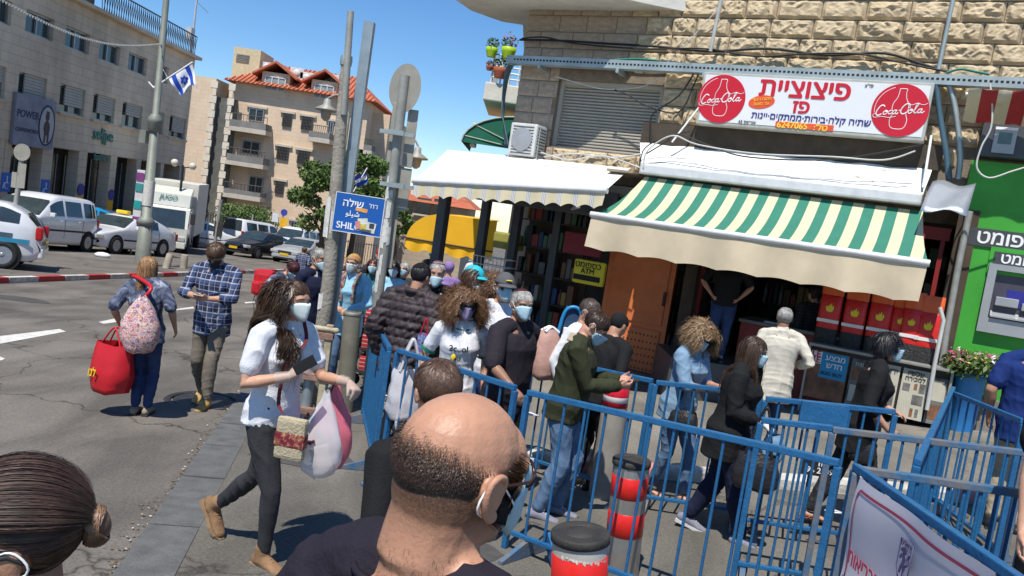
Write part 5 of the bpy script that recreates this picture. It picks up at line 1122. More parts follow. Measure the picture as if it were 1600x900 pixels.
for yy in (208, 290):
 p_ = at(620, yy, YR-.04); mb = MB(); mb.box(p_, (.42, .03, .05)); mb.box(p_+Vector((0, -.07, 0)), (.2, .05, .06)); mb.build('clamp', m_galv, t)
pscr(t, b2, tp, .064, 16, 9)
mb = MB(); mb.lathe(b2+(tp-b2)*.2, [(.069, 0), (.070, .05), (.069, .05)], 12); mb.build('green_sticker', mat('sticker_green', (.15, .3, .06), .6), t)
# lamp post on the far kerb with flag and light string
YL = 25.6; tpz = at(262, -25, YL); xb = at(210, 414, YL).x; b3 = gpt(xb+.25, YL, .1)
t = thing('lamp_post', 'tall grey green lamp post with stepped base and collars by the far kerb', 'lamp post', b3)
mL = mat('lamp_green_grey', (.22, .235, .20), .6, .2, .15, 3)
zk = at(235, 190, YL).z; zs_ = at(217, 345, YL).z; ax_ = lambda z: Vector((b3.x+(tpz.x-b3.x)*(z-b3.z)/(tpz.z-b3.z), YL, z))
mb = MB(); mb.tube([b3, ax_(zs_), ax_(zs_+.02), ax_(zk), ax_(zk+.02), ax_(tpz.z+2)], [.24, .2, .15, .13, .11, .08], 14); mb.build('shaft', mL, t)
mb = MB(); mb.lathe(ax_(zk), [(.15, -.3), (.2, -.25), (.2, -.05), (.23, 0), (.23, .1), (.14, .25)], 14); mb.lathe(ax_(zs_), [(.22, -.1), (.26, -.05), (.26, .05), (.17, .15)], 14); mb.build('collar', mL, t)
mb = MB(); mb.box(ax_(zk)+Vector((-.3, 0, -.5)), (.2, .25, .4)); mb.build('junction_box', mL, t)
mb = MB(); mb.lathe(ax_(at(220, 300, YL).z), [(.165, -.4), (.168, .4)], 14); mb.build('poster_band', m_stick, t)
fl = thing('flag', 'white flag with two blue stripes and a star slanting from the lamp post', 'flag', at(240, 135, YL))
fa, fb = at(240, 137, YL), at(301, 97, YL); mb = MB(); mb.tube([fa, fb], .025, 6); mb.tube([at(240, 137, YL), at(232, 128, YL)], .025, 6); mb.build('staff', m_pw, fl)
P00, P01, P11, P10 = at(263, 122, YL), at(300, 99, YL), at(310, 135, YL), at(277, 145, YL)
def flagpt(u, v, o=0.0):
 p = P00*(1-u)*(1-v)+P01*u*(1-v)+P11*u*v+P10*(1-u)*v; return p+Vector((0, -.12*math.sin(v*5+u*4)*v-o, -.1*math.sin(u*7)*v))
m_fw = mat('flag_white', (.72, .74, .78), .8); m_fb = mat('flag_blue', (.01, .06, .42), .8)
for nm, u0, u1, m_ in (('field', 0, .12, m_fw), ('stripe', .12, .3, m_fb), ('field', .3, .7, m_fw), ('stripe', .7, .88, m_fb), ('field', .88, 1, m_fw)):
 mb = MB(); mb.grid([[flagpt(u0+(u1-u0)*i/6, v/12) for i in range(7)] for v in range(13)]); mb.build(nm, m_, fl)
mb = MB()
for k in (0, 1):
 q = [flagpt(.5+.13*math.cos(a+k*math.pi), .5+.2*math.sin(a+k*math.pi), .02) for a in (0, 2.094, 4.189, 0)]; mb.tube(q, .028, 4)
mb.build('star', m_fb, fl)
a, b_ = at(-10, -8, 16), ax_(at(243, 66, YL).z); pts = []
for i in range(80):
 f = i/79; pts.append(a+(b_-a)*f-Vector((0, 0, (.4*math.sin(math.pi*f)))))
mb = MB(); mb.tube(pts, .006, 4)
for p in pts: mb.ell(p-Vector((0, 0, .03)), (.022, .022, .03), n=6, k=4)
tag(mb.build('light_string', mat('bulb_pale', (.55, .55, .5), .4)), 'slack string of small pale bulbs reaching the lamp post', 'light string')
a = ax_(at(246, 100, YL).z); b_ = at(262, 120, YL); wire('light_string', 'short string of pale bulbs from the lamp post to the flag', [a, (a+b_)/2+Vector((.1, 0, -.15)), b_], .012, MATS['bulb_pale'])
# signs and posts on the far side
def spost(px, pyt, pyb, Y, r, label, tilt=0, disc=None, plates=(), m=m_polm):
 b_ = gpt(at(px, pyb, Y).x, Y, .1); T = at(px+(pyb-pyt)*.15+tilt, pyt, Y); t = thing('sign_post', label, 'sign post', b_); mb = MB(); mb.tube([b_, T], r, 10); mb.build('post', m, t)
 if disc: c = at(*disc[:2], Y-.06); mb = MB(); mb.lathe(c, [(disc[2], 0), (disc[2], .02), (.001, .02)], 24, ax=((1, 0, 0), (0, 0, 1), (0, -1, 0))); mb.build('disc', disc[3], t)
 for x, y, w, h, mm in plates: mb = MB(); mb.bbox(at(x, y, Y-.05), (w*Y/FPX, .02, h*Y/FPX), bev=.005); mb.build('plate', mm, t)
 return t
spost(20, 235, 340, 19, .06, 'grey post with backs of a round and a tall sign at the far left', disc=(35, 238, .2, m_back), plates=((35, 275, 10, 38, m_back), (22, 281, 8, 24, m_back)))
spost(332, 312, 402, 30, .07, 'bare grey post standing in the road gap near the white car', plates=((341, 358, 14, 24, m_steel),))
spost(390, 335, 372, 52, .06, 'post with a small white and blue sign beside the parked van', plates=((430, 340, 10, 14, m_rim), ))
spost(437, 330, 372, 52, .06, 'post with a blue and red disc above a yellow plate under the tree', disc=(444, 332, .22, mat('disc_blue', (.05, .06, .35), .5)), plates=((443, 348, 11, 15, MATS['sign_yellow']), (442, 361, 9, 9, MATS['sign_yellow'])))
mb = MB(); a = at(213, 290, 30); b_ = gpt(a.x+.05, 30, .1)
t = thing('advert_column', 'purple and teal advertising banner standing left of the white truck', 'banner', b_)
mb.bbox((b_.x+.1, 30, b_.z+2.0), (.3, .1, 2.4), bev=.02); mb.build('panel', mat('advert_white', (.6, .6, .6), .5), t)
for k, (z, c) in enumerate(((2.95, (.2, .05, .18)), (2.55, (.05, .25, .25)), (1.9, (.02, .3, .28)), (1.3, (.2, .05, .2)))):
 mb = MB(); mb.box((b_.x+.1, 29.93, b_.z+z), (.27, .02, .3)); mb.build('block', mat('advert%d' % k, c, .5), t)
mb = MB(); mb.tube([b_, b_+Vector((0, 0, .9))], .04, 6); mb.build('post', m_polm, t)
def bollard(name, label, base, top, r0, r1, m, cap=None, bands=(), n=24, cat='bollard'):
 t = thing(name, label, cat, base); d = top-base; X, Y, Z_ = frame_of(d, (0, -1, 0)); L = d.length; ax = (X, Y, Z_)
 mb = MB(); mb.lathe(base, [(r0, -.02), (r0, .0), (r0+(r1-r0)*.6, L*.6), (r1, L-.02), (r1*.95, L), (0.001, L)], n, ax=ax); mb.build('shaft', m, t)
 for f0, f1, mm in bands:
  ra = r0+(r1-r0)*f0+.002; rb = r0+(r1-r0)*f1+.002; mb = MB(); mb.lathe(base, [(ra-.003, L*f0), (ra, L*f0+.002), (rb, L*f1-.002), (rb-.003, L*f1)], n, ax=ax); mb.build('band', mm, t)
 if cap:
  mb = MB(); mb.lathe(base+Z_*L, [(r1*1.0, -.02), (r1*1.07, -.015), (r1*1.07, .014), (r1*1.0, .022), (r1*.93, .018), (r1*.6, .02), (r1*.58, .015), (r1*.55, .02), (.001, .02)], n, ax=ax); mb.build('cap', cap, t)
 return t
m_bol = mat('bollard_grey', (.20, .19, .15), .55, .15, .2, 4, bump=.15)
m_bolc = mat('bollard_stone', (.36, .32, .25), .85, 0, .2, 6, bump=.3)
b_ = G(259, 424); bollard('bollard', 'leaning stone coloured bollard on the far kerb left of the plaid shirt man', b_+Vector((0, 0, .1)), at(266, 397, b_.y+.1), .12, .11, m_bolc)
b_ = G(286, 424); bollard('bollard', 'upright stone coloured bollard on the far kerb behind the plaid shirt man', b_+Vector((0, 0, .1)), at(289, 398, b_.y), .12, .11, m_bolc)
b_ = gpt(at(540, 618, 8.75).x, 8.75); tp = at(551, 487, 8.75)
bollard('bollard', 'tall dark grey bollard beside the shopping cart behind the bending barrier', b_, tp, .095, .095, m_bol, bands=((.96, 1.0, mat('bollard_rim', (.3, .29, .25), .5, .3)),))
m_inox = mat('brushed_steel', (.42, .40, .37), .38, .75, .12, 8); m_red = mat('reflective_red', (.62, .02, .015), .35, 0, .1, 12); m_rub = mat('black_rubber', (.035, .033, .03), .7, 0, .3, 14, bump=.3)
c = G(968, 905); tp = at(987, 722, c.y)
bollard('bollard', 'brushed steel bollard with two red bands and a black cap behind the barrier', c, tp, .115, .115, m_inox, m_rub, ((.40, .60, m_red), (.72, .90, m_red)))
c = G(897, 1120); tp = at(907, 838, c.y)
t = bollard('bollard', 'nearest bollard, black capped with one wide scuffed red band, at the bottom edge', c, tp, .12, .12, mat('bollard_pale', (.45, .44, .4), .5, .3), m_rub, ((.62, .92, m_red),), n=40)
rs = random.Random(8); mb = MB(); L = (tp-c).length; zz = c+(tp-c)*.93
for i in range(14):
 a = -2.3+i*.13+rs.uniform(-.03, .03); w = .09; h = rs.uniform(.005, .025); q = [zz+Vector((.124*math.cos(a+k*w), .124*math.sin(a+k*w), 0)) for k in (0, 1)]
 mb.add([q[0], q[1], q[1]-Vector((0, 0, h)), q[0]-Vector((0, 0, h*rs.uniform(.4, 1)))], [(0, 1, 2, 3)])
mb.build('scuffed_patch', m_stick, t)
c = gpt(at(947, 742, 6.75).x, 6.75); tp = at(966, 592, 6.75)
bollard('bollard', 'plain grey concrete bollard with a red white notice behind the second barrier row', c, tp, .125, .105, mat('bollard_conc', (.27, .25, .22), .7, 0, .2, 5), None, ((.78, .95, m_cred), (.82, .91, m_pw)))
# ================================================================ TREES
def limbs(t, base, top, r, n, spread, seed):
 rs_ = random.Random(seed); mb = MB(); mb.tube(catmull([base, base+(top-base)*.5+Vector((.15, 0, 0)), top], 4), [r*(1-.5*i/8) for i in range(9)], 8)
 mb.build('trunk', m_bark, t); ends = []
 for i in range(n):
  a = rs_.uniform(0, 6.28); p = base+(top-base)*rs_.uniform(.55, 1); e = p+Vector((math.cos(a)*spread*rs_.uniform(.5, 1), math.sin(a)*spread*rs_.uniform(.4, .9), spread*rs_.uniform(.2, .9))); mb = MB(); mb.tube(catmull([p, (p+e)/2+Vector((0, 0, .1*spread)), e], 3), [r*.4, r*.35, r*.3, r*.25, r*.2, r*.14, r*.08], 5); mb.build('limb', m_bark, t); ends.append(e)
 return ends
def tree(label, base, H_, rad, seed, m1=m_leaf, m2=m_leaf2, n=26, per=260, size=.12, sq=(1, 1, .8), trunkf=.4):
 t = thing('tree', label, 'tree', base); rs_ = random.Random(seed); top = base+Vector((0, 0, H_*trunkf)); limbs(t, base, top+Vector((0, 0, H_*.2)), H_*.028, 6, rad*.7, seed)
 mb1 = MB(); cc = base+Vector((0, 0, H_*(trunkf+1)/2)); rz = H_*(1-trunkf)/2
 for i in range(n):
  u = Vector((rs_.gauss(0, 1), rs_.gauss(0, 1), rs_.gauss(0, .8))).normalized()*rs_.uniform(.45, 1.0)**.6; c = cc+Vector((u.x*rad*.85, u.y*rad*.85, u.z*rz*.9)); leafball(c, rad*rs_.uniform(.2, .4), per, size, m1 if rs_.random() < .5 else m2, t, 'crown', seed*100+i, sq)
 return t
Yt = 40; b_ = gpt(at(497, 385, Yt).x, Yt)
tree('broad green street tree in front of the apartment house, left of the poles', b_, at(500, 232, Yt).z-b_.z, 1.75, 11, n=30, per=240, size=.12, trunkf=.33)
b_ = gpt(at(545, 385, 43).x, 43); tree('second green street tree half hidden behind the leaning poles', b_, at(545, 225, 43).z-b_.z, 1.9, 12, n=28, per=220, size=.12)
b_ = gpt(at(612, 395, 33).x, 33); tree('slender tree showing between the sign post and the yellow awning', b_, at(618, 300, 33).z-b_.z, .9, 13, n=14, per=160, size=.09)
b_ = gpt(at(590, 395, 60).x, 60); tree('dark distant tree behind the sign post', b_, 7, 2.5, 14, n=16, per=160, size=.16)
Yb = 55; c0_ = at(356, 330, Yb); c1_ = at(415, 338, Yb); t = thing('hedge_bush', 'clipped green bush below the lowest balcony of the apartment house', 'bush', gpt(c0_.x+1, Yb))
for i in range(7):
 leafball(c0_+(c1_-c0_)*(i/6)-Vector((0, 0, .3)), 1.0, 420, .1, m_leaf2 if i % 2 else m_leaf, t, 'foliage', 70+i)
mb = MB(); mb.box(((c0_.x+c1_.x)/2, Yb+.3, c0_.z-2.2), (c1_.x-c0_.x+1, .3, 3)); mb.build('planter', m_conc, t)
# garden fence and wall behind the parked cars
t = thing('garden_fence', 'dark iron railing on a low wall between truck and apartment house', 'fence', gpt(-20, 54)); mb = MB(); mb.box((-19.5, 54, gz(-19, 54)+.3), (7, .3, .9)); mb.build('low_wall', m_conc, t)
for i in range(40):
 mb = MB(); x = -22.9+i*.17; z = gz(-19, 54)+.75; mb.tube([(x, 54, z), (x, 54, z+1.5)], .025, 4); mb.build('bar', m_rail, t)
mb = MB(); mb.tube([(-23, 54, gz(-19, 54)+2.1), (-16, 54, gz(-19, 54)+2.1)], .03, 4); mb.build('rail', m_rail, t)
t = thing('garden_fence', 'dark railing in front of the apartment entrance right of the parked vans', 'fence', gpt(-11, 52))
for i in range(30):
 mb = MB(); x = -13.2+i*.17; z = gz(-12, 52); mb.tube([(x, 52, z), (x, 52, z+1.8)], .02, 4); mb.build('bar', m_rail, t)
mb = MB(); mb.tube([(-13.3, 52, gz(-12, 52)+1.7), (-8, 52, gz(-12, 52)+1.7)], .03, 4); mb.build('rail', m_rail, t)
# globes and street lanterns
t = thing('globe_lamp', 'lamp arm with two pale globes between the arcade and the blank wall', 'lamp', at(286, 262, 37)); mb = MB(); b_ = gpt(at(283, 300, 37).x, 37); mb.tube([b_, at(286, 258, 37)], .06, 6); mb.tube([at(272, 254, 37), at(286, 262, 37), at(301, 261, 37)], .03, 5); mb.build('post', m_rail, t)
for x, y in ((273, 254), (301, 260)): mb = MB(); mb.ell(at(x, y, 37), (.17, .17, .17)); mb.build('globe', mat('globe', (.6, .55, .45), .3), t)
def lantern(px, py, Y, ax_, ay_, label):
 c = at(px, py, Y); a = at(ax_, ay_, Y); t = thing('street_lantern', label, 'lantern', c); mb = MB(); mb.tube(catmull([c+Vector((0, 0, .35)), (c+a)/2+Vector((0, 0, .5)), a], 4), .03, 5); mb.build('arm', m_polm, t)
 mb = MB(); mb.lathe(c, [(.02, .35), (.1, .3), (.12, .15), (.34, .02), (.34, -.02), (.2, -.04)], 12); mb.build('hood', m_polm, t)
 mb = MB(); mb.lathe(c, [(.17, -.04), (.13, -.25), (.04, -.32)], 12); mb.build('glass', mat('lantern_glass', (.3, .3, .3), .2), t)
 mb = MB(); b_ = gpt(a.x, Y); mb.tube([b_, a], .05, 6); mb.build('post', m_polm, t)
lantern(510, 172, 24, 545, 180, 'grey street lantern hanging in front of the apartment house windows')
lantern(651, 247, 24, 632, 240, 'small street lantern against the sky right of the round sign')
t = thing('flag', 'small white and blue flag in the tree beside the blue street sign', 'flag', at(560, 285, 25))
for k, m_ in ((0, m_fb), (1, m_fw), (2, m_fb)):
 mb = MB(); mb.grid([[at(554+i*4.4+k*1.5, 277+k*5+j*2.2-i*2.2, 25)+Vector((0, -.05*math.sin(i+j), 0)) for i in range(5)] for j in range(4)]); mb.build('stripe' if k != 1 else 'field', m_, t)
mb = MB(); mb.tube([at(552, 300, 25), at(574, 262, 25)], .02, 4); mb.build('staff', m_pw, t)
# rusty stand at the pole foot
sb = Vector((b0.x+.03, b0.y-.42, gz(b0.x, b0.y-.4))); t = thing('pipe_stand', 'rusty stand with beige side rails and short pipe at the foot of the poles', 'stand', sb)
m_be = mat('stand_beige', (.42, .36, .24), .7, 0, .3, 9, bump=.3); m_ru = mat('stand_rust', (.26, .15, .11), .8, 0, .35, 12, bump=.3)
for sx in (-.16, .16):
 mb = MB(); mb.bbox(sb+Vector((sx, 0, .52)), (.07, .06, 1.04), bev=.008); mb.build('side_rail', m_be, t)
for z in (.92, .48, .12): mb = MB(); mb.bbox(sb+Vector((0, -.01, z)), (.42, .07, .07), bev=.008); mb.build('cross_bar', m_ru, t)
mb = MB(); mb.tube([sb+Vector((-.2, -.02, .99)), sb+Vector((.22, -.02, .99))], .028, 8); mb.ell(sb+Vector((.23, -.02, .99)), (.03, .03, .03)); mb.build('roller', m_be, t)
mb = MB(); mb.tube([sb+Vector((0, .06, 0)), sb+Vector((0, .06, .9))], .055, 12); mb.build('pipe', m_polg, t)
# ================================================================ CROWD BARRIERS
m_blue = mat('barrier_blue', (.013, .10, .24), .55, .1, .18, 14, bump=.2, coat=.1, col2=(.022, .14, .31))
m_blued = mat('barrier_blue_worn', (.03, .14, .28), .55, .1, .2, 8, bump=.2, col2=(.20, .17, .14))
def barrier(label, a, b, nb, zt=1.10, zb=.14, rm=m_blue, feet=True, r=.019, mid=None):
 """a and b: world (x, y) ends of one crowd barrier"""
 A = gpt(*a, WK if a[1] > 7.75 and a[0] > -1 else 0); B = gpt(*b, WK if b[1] > 7.75 and b[0] > -1 else 0)
 t = thing('crowd_barrier', label, 'barrier', (A+B)/2, 0, 'blue steel crowd barriers of the queue'); U = Vector((0, 0, 1)); d = (B-A).normalized(); nrm = Vector((-d.y, d.x, 0)).normalized()
 def rail(p, q, w=.038, m=rm, nm='rail'):
  D = (q-p); X, Y, Z_ = frame_of(D, nrm); mb = MB(); mb.bbox((p+q)/2, (w, w, D.length), ax=(X, Y, Z_), bev=.006); mb.build(nm, m, t)
 rail(A+U*zt, B+U*zt); rail(A+U*zb, B+U*zb, .03)
 rail(A+U*.0, A+U*(zt-.02), .038, nm='end_post'); rail(B+U*.0, B+U*(zt-.02), .038, nm='end_post')
 X, Y, Z_ = frame_of(U, nrm); me0 = None
 for i in range(nb):
  f = (i+1)/(nb+1); p = A+(B-A)*f; mb = MB(); o = random.uniform(-.004, .004)
  mb.tube([p+U*(zb+.014), p+U*(zt-.018)+d*o], .0095, 6, cap=False); mb.build('bar', m_blue, t)
 if feet:
  for f in (.08, .92):
   p = A+(B-A)*f; mb = MB(); q = []
   g = lambda v: Vector((v.x, v.y, gz(v.x, v.y)+(WK if A.y > 7.75 and A.x > -1 else .018)+.004))
   mb.prism([g(p-nrm*.26), g(p-nrm*.26)+U*.02, p-nrm*.03+U*.12, p+nrm*.03+U*.12, g(p+nrm*.26)+U*.02, g(p+nrm*.26)], d*.035); mb.build('foot', m_blued, t)
 return t
def rp(px, py, h=1.10):                                     # ground point under a rail seen at this photo point
 p = G(px, py, h+.018); return (p.x, p.y)
A0, A1 = rp(586, 500), rp(609, 541)
barrier('barrier running away from the corner beside the puffer jacket man', A0, A1, 13)
B0, B1 = rp(622, 544), rp(806, 602)
barrier('barrier under the hand of the man in the black polo shirt', B0, B1, 9)
C0_, C1_ = rp(826, 609), rp(1312, 718)
t = barrier('long front barrier before the bollards, woman in denim and woman in black', C0_, C1_, 12)
barrier('rear barrier between the olive jacket man and the orange door', rp(834, 553), rp(1020, 592), 8)
barrier('rear barrier beside the light jacket man in front of the kiosk', rp(1026, 594), rp(1190, 612), 7)
t = barrier('short barrier carrying a black notice plate behind the long front one', rp(1190, 652), rp(1302, 665), 5)
p = at(1281, 731, 5.85); mb = MB(); mb.bbox(p, (.27, .01, .13), bev=.003); pl = mb.build('notice_plate', m_dark, t)
text('96 2839', p+Vector((.0, -.008, -.02)), (1, 0, 0), Zv, 1, m_pw, t, w=.2, off=.02, ext=.002); text(H('יסוד'), p+Vector((.02, -.008, .035)), (1, 0, 0), Zv, 1, m_pw, t, w=.12, off=.02, ext=.002)
t = barrier('barrier with a solid blue board at the foot of the kiosk', rp(1197, 619), rp(1400, 640), 8)
a, b_ = rp(1255, 630), rp(1330, 640); A = gpt(*a, WK+.90); B = gpt(*b_, WK+.90); mb = MB(); mb.box((A+B)/2+Vector((0, .03, 0)), ((B-A).length, .02, .2), ax=((B-A).normalized(), Vector((0, 1, 0)), Zv)); mb.build('board', m_blue, t)
barrier('right hand barrier with a rusty top rail behind the banner', rp(1302, 667), rp(1603, 703), 12, rm=m_blued)
barrier('right hand barrier nearest the banner, worn brown top rail', rp(1340, 728), rp(1615, 768), 10, rm=m_blued)
w0, w1 = rp(1338, 724), rp(1640, 930)
tb_ = barrier('near barrier carrying the white banner, running toward the camera', w0, w1, 9)
barrier('far right barrier receding toward the green bank wall', rp(1492, 612), rp(1600, 655), 7)
barrier('barrier seen end on between kiosk papers and flower tub', rp(1468, 552), rp(1490, 604), 10)
# white cable ties
for i, (x, y, Y) in enumerate(((828, 647, 5.35), (1310, 672, 5.5), (1302, 799, 4.8), (1348, 745, 4.45), (606, 618, 7.0))):
 c = at(x, y, Y); mb = MB(); mb.tube([c+Vector((-.05, 0, 0)), c+Vector((0, -.04, .005)), c+Vector((.06, 0, -.004)), c+Vector((.0, .04, 0)), c+Vector((-.05, 0, 0))], .006, 5)
 tag(mb.build('cable_tie', m_pw), ['white cable tie binding the front barrier post near the bald man', 'white cable tie at the corner behind the short haired woman', 'white cable tie at the free end of the long front barrier', 'white cable tie at the top corner of the banner', 'white cable tie low on the corner barrier beside the boy'][i], 'cable tie')
# banner
Aw = gpt(*w0); Bw = gpt(*w1); d = (Bw-Aw).normalized(); nrm = Vector((d.y, -d.x, 0)).normalized()
if nrm.x > 0: nrm = -nrm
u0 = .17; Lb = 1.2
def bp(u, v, o=0.0):                                       # u metres along, v metres down
 return Aw+d*(u0+u)+Vector((0, 0, 1.09-v))+nrm*(.035+o+.012*math.sin(u*9+v*3)+.01*math.sin(v*11+u*2))
bn = thing('banner', 'white banner with red border and Hebrew health notice tied to the near barrier', 'banner', bp(0, 0)); bn_h = .88
m_ban = mat('banner_white', (.66, .64, .70), .45, 0, .04, 3); m_banr = mat('banner_red', (.50, .05, .06), .5); m_bant = mat('banner_text', (.42, .06, .12), .5)
mb = MB(); mb.grid([[bp(Lb*i/40, bn_h*j/24) for i in range(41)] for j in range(25)]); mb.build('sheet', m_ban, bn)
def strip(u0_, v0_, u1_, v1_, w, m, nm, n=24):
 mb = MB(); du, dv = u1_-u0_, v1_-v0_; L = math.hypot(du, dv); nu, nv = -dv/L*w/2, du/L*w/2
 mb.grid([[bp(u0_+du*i/n+s*nu, v0_+dv*i/n+s*nv, .004) for i in range(n+1)] for s in (-1, 1)]); mb.build(nm, m, bn)
strip(.08, .05, Lb-.08, .05, .014, m_bant, 'border'); strip(.05, .08, .05, bn_h-.05, .014, m_bant, 'border'); strip(Lb-.05, .08, Lb-.05, bn_h-.05, .014, m_bant, 'border'); strip(.05, .08, .08, .05, .014, m_bant, 'border'); strip(Lb-.08, .05, Lb-.05, .08, .014, m_bant, 'border')
strip(.057, bn_h-.18, Lb-.057, bn_h-.18, .2, m_banr, 'red_panel', 30)
pn = lambda u, v: Aw+d*(u0+u)+Vector((0, 0, 1.09-v))+nrm*.062
text(H('הנחיות משרד הבריאות'), pn(.60, .36), d, Zv, 1, m_bant, bn, w=1.0, off=.02, ext=.002)
text(H('הכניסה מחייבת'), pn(.56, .50), d, Zv, 1, m_bant, bn, w=.72, off=.02, ext=.002); text(H('מדידת חום'), pn(.5, .63), d, Zv, 1, m_bant, bn, w=.5, off=.02, ext=.002)
text(H('עיריית ירושלים'), pn(.55, .80), d, Zv, 1, m_pw, bn, w=.7, off=.01, ext=.002)
m_em = mat('emblem_ink', (.08, .07, .16), .6)
def em(u, v): return pn(.64+u*.055, .185-v*.055)
mb = MB(); mb.tube([em(x, y) for x, y in ((-1, 1.5), (1, 1.5), (1, -.6), (.6, -1.2), (0, -1.7), (-.6, -1.2), (-1, -.6), (-1, 1.5))], .0028, 4); mb.build('emblem_shield', m_em, bn)
LION = [(-.1, 1.05), (.12, 1.15), (.3, 1.0), (.28, .75), (.18, .55), (.35, .3), (.3, -.1), (.45, -.35), (.35, -.75), (.45, -1.1), (.2, -1.1), (.15, -.75), (.05, -.4), (-.15, -.55), (-.25, -.95), (-.45, -.95), (-.38, -.5), (-.15, -.1), (-.1, .2), (-.45, .25), (-.6, .05), (-.7, .2), (-.45, .5), (-.15, .5), (-.5, .75), (-.62, .62), (-.68, .8), (-.4, .98)]
mb = MB(); mb.prism([em(x*.95, y) for x, y in LION], nrm*.004); mb.tube(catmull([em(.3, -.2), em(.62, -.1), em(.55, .35), em(.75, .75)], 3), .005, 4); mb.build('emblem_lion', m_em, bn)
text(H('ירושלים'), em(0, 1.28), d, Zv, 1, m_em, bn, w=.09, off=.01, ext=.002)
# barrier foot in the foreground
mb = MB(); a = G(848, 888); mb.bbox(a+Vector((.06, -.05, .09)), (.03, .36, .10), ax=(Vector((.9, .3, 0)).normalized(), Vector((-.3, .85, .5)).normalized(), Vector((.1, -.5, .86)).normalized()), bev=.004); tag(mb.build('barrier_foot', m_blue), 'slanting blue barrier foot plate left of the nearest bollard', 'barrier foot')
mb = MB(); a = G(572, 700); P = [a, a+Vector((.42, .0, .0)), a+Vector((.42, 0, .33))]
mb.prism(P, (0, .03, 0)); o = tag(mb.build('gusset_foot', mat('gusset', (.10, .13, .15), .6)), 'triangular steel foot plate with a white mark at the barrier corner', 'barrier foot')
text(H('ת'), a+Vector((.30, -.006, .10)), (1, 0, 0), Zv, .12, m_pw, None, h=.09, name='foot_mark', off=.03, ext=.003)
o2 = bpy.data.objects['foot_mark']; o2.name = 'mark'; o2.parent = o
# flower tub
c = at(1512, 612, 10.7); b_ = Vector((c.x, c.y, gz(c.x, c.y)+WK)); zt_ = at(1512, 582, 10.7).z
t = thing('flower_tub', 'tall blue tub of mixed flowers before the green bank wall', 'planter', b_)
mb = MB(); mb.lathe(b_, [(.15, 0), (.19, (zt_-b_.z)*.93), (.21, (zt_-b_.z)*.94), (.21, zt_-b_.z), (.18, zt_-b_.z), (.17, zt_-b_.z-.1)], 20); mb.build('tub', mat('tub_blue', (.03, .2, .5), .45), t)
for i in range(9):
 a = i*.7; leafball(Vector((b_.x+.22*math.cos(a), b_.y+.16*math.sin(a), zt_+.1)), .18, 130, .045, m_leaf, t, 'foliage', 300+i); leafball(Vector((b_.x+.24*math.cos(a+.3), b_.y+.17*math.sin(a+.3), zt_+.17)), .15, 80, .022, (m_pink, m_lil, mat('petal_yellow', (.6, .5, .1), .6), m_pw)[i % 4], t, 'flowers', 330+i)
# ================================================================ VEHICLES
m_tyre = mat('tyre', (.02, .02, .02), .85, 0, .2, 20); m_rimc = mat('wheel_rim', (.35, .36, .37), .35, .6, .1, 10); m_hub = mat('wheel_well', (.01, .01, .01), .9)
m_cgl = mat('car_glass', (.03, .045, .05), .06, 0, .3, 2, spec=.8); m_lens = mat('headlight', (.6, .6, .58), .12, .3, .1, 10); m_tail = mat('tail_light', (.4, .01, .01), .2); m_trim = mat('car_trim', (.03, .03, .032), .6)
m_plate = mat('number_plate', (.65, .42, .02), .5)
def paint(n, c): return mat(n, c, .28, .05, .04, 2, coat=.7, spec=.5)
PROF = {  # (x, z belt/hood line, roof z or None, half width) nose at +x; fractions of length, metres
 'sedan': dict(L=4.6, W=1.78, belt=[(2.3, .62), (2.15, .72), (1.3, .88), (.9, .93), (-1.5, .98), (-2.1, .97), (-2.3, .82)], roof=[(1.0, .94), (.35, 1.36), (-.1, 1.45), (-.8, 1.43), (-1.35, 1.25), (-1.95, .98)], wh=(1.42, -1.28), r=.32, win=[(.35, -.1), (-.18, -.95)]),
 'hatch': dict(L=3.95, W=1.72, belt=[(1.97, .62), (1.85, .76), (1.15, .94), (.8, .98), (-1.5, 1.02), (-1.85, 1.0), (-1.97, .7)], roof=[(.95, .97), (.35, 1.4), (-.1, 1.52), (-1.2, 1.48), (-1.6, 1.3), (-1.88, 1.0)], wh=(1.2, -1.25), r=.31, win=[(.42, -.1), (-.18, -1.0), (-1.08, -1.5)]),
 'mpv': dict(L=4.35, W=1.8, belt=[(2.17, .68), (2.08, .86), (1.45, 1.03), (1.1, 1.08), (-1.8, 1.12), (-2.12, 1.1), (-2.17, .8)], roof=[(1.3, 1.07), (.6, 1.62), (.2, 1.79), (-1.6, 1.8), (-2.0, 1.74), (-2.15, 1.1)], wh=(1.3, -1.4), r=.33, win=[(.75, .02), (-.1, -1.0), (-1.15, -1.85)]),
 'van': dict(L=5.0, W=1.95, belt=[(2.5, .75), (2.42, .98), (1.75, 1.2), (1.45, 1.25), (-2.3, 1.25), (-2.48, 1.2), (-2.5, .9)], roof=[(1.65, 1.22), (1.05, 1.85), (.7, 1.98), (-2.0, 2.0), (-2.35, 1.95), (-2.49, 1.22)], wh=(1.6, -1.6), r=.35, win=[(1.1, .3), (.1, -.95), (-1.1, -2.1)]),
}
def interp(P, x):
 P = sorted(P)
 if x <= P[0][0]: return P[0][1]
 for (a, b), (c, d) in zip(P, P[1:]):
  if x <= c: return b+(d-b)*(x-a)/(c-a+1e-9)
 return P[-1][1]
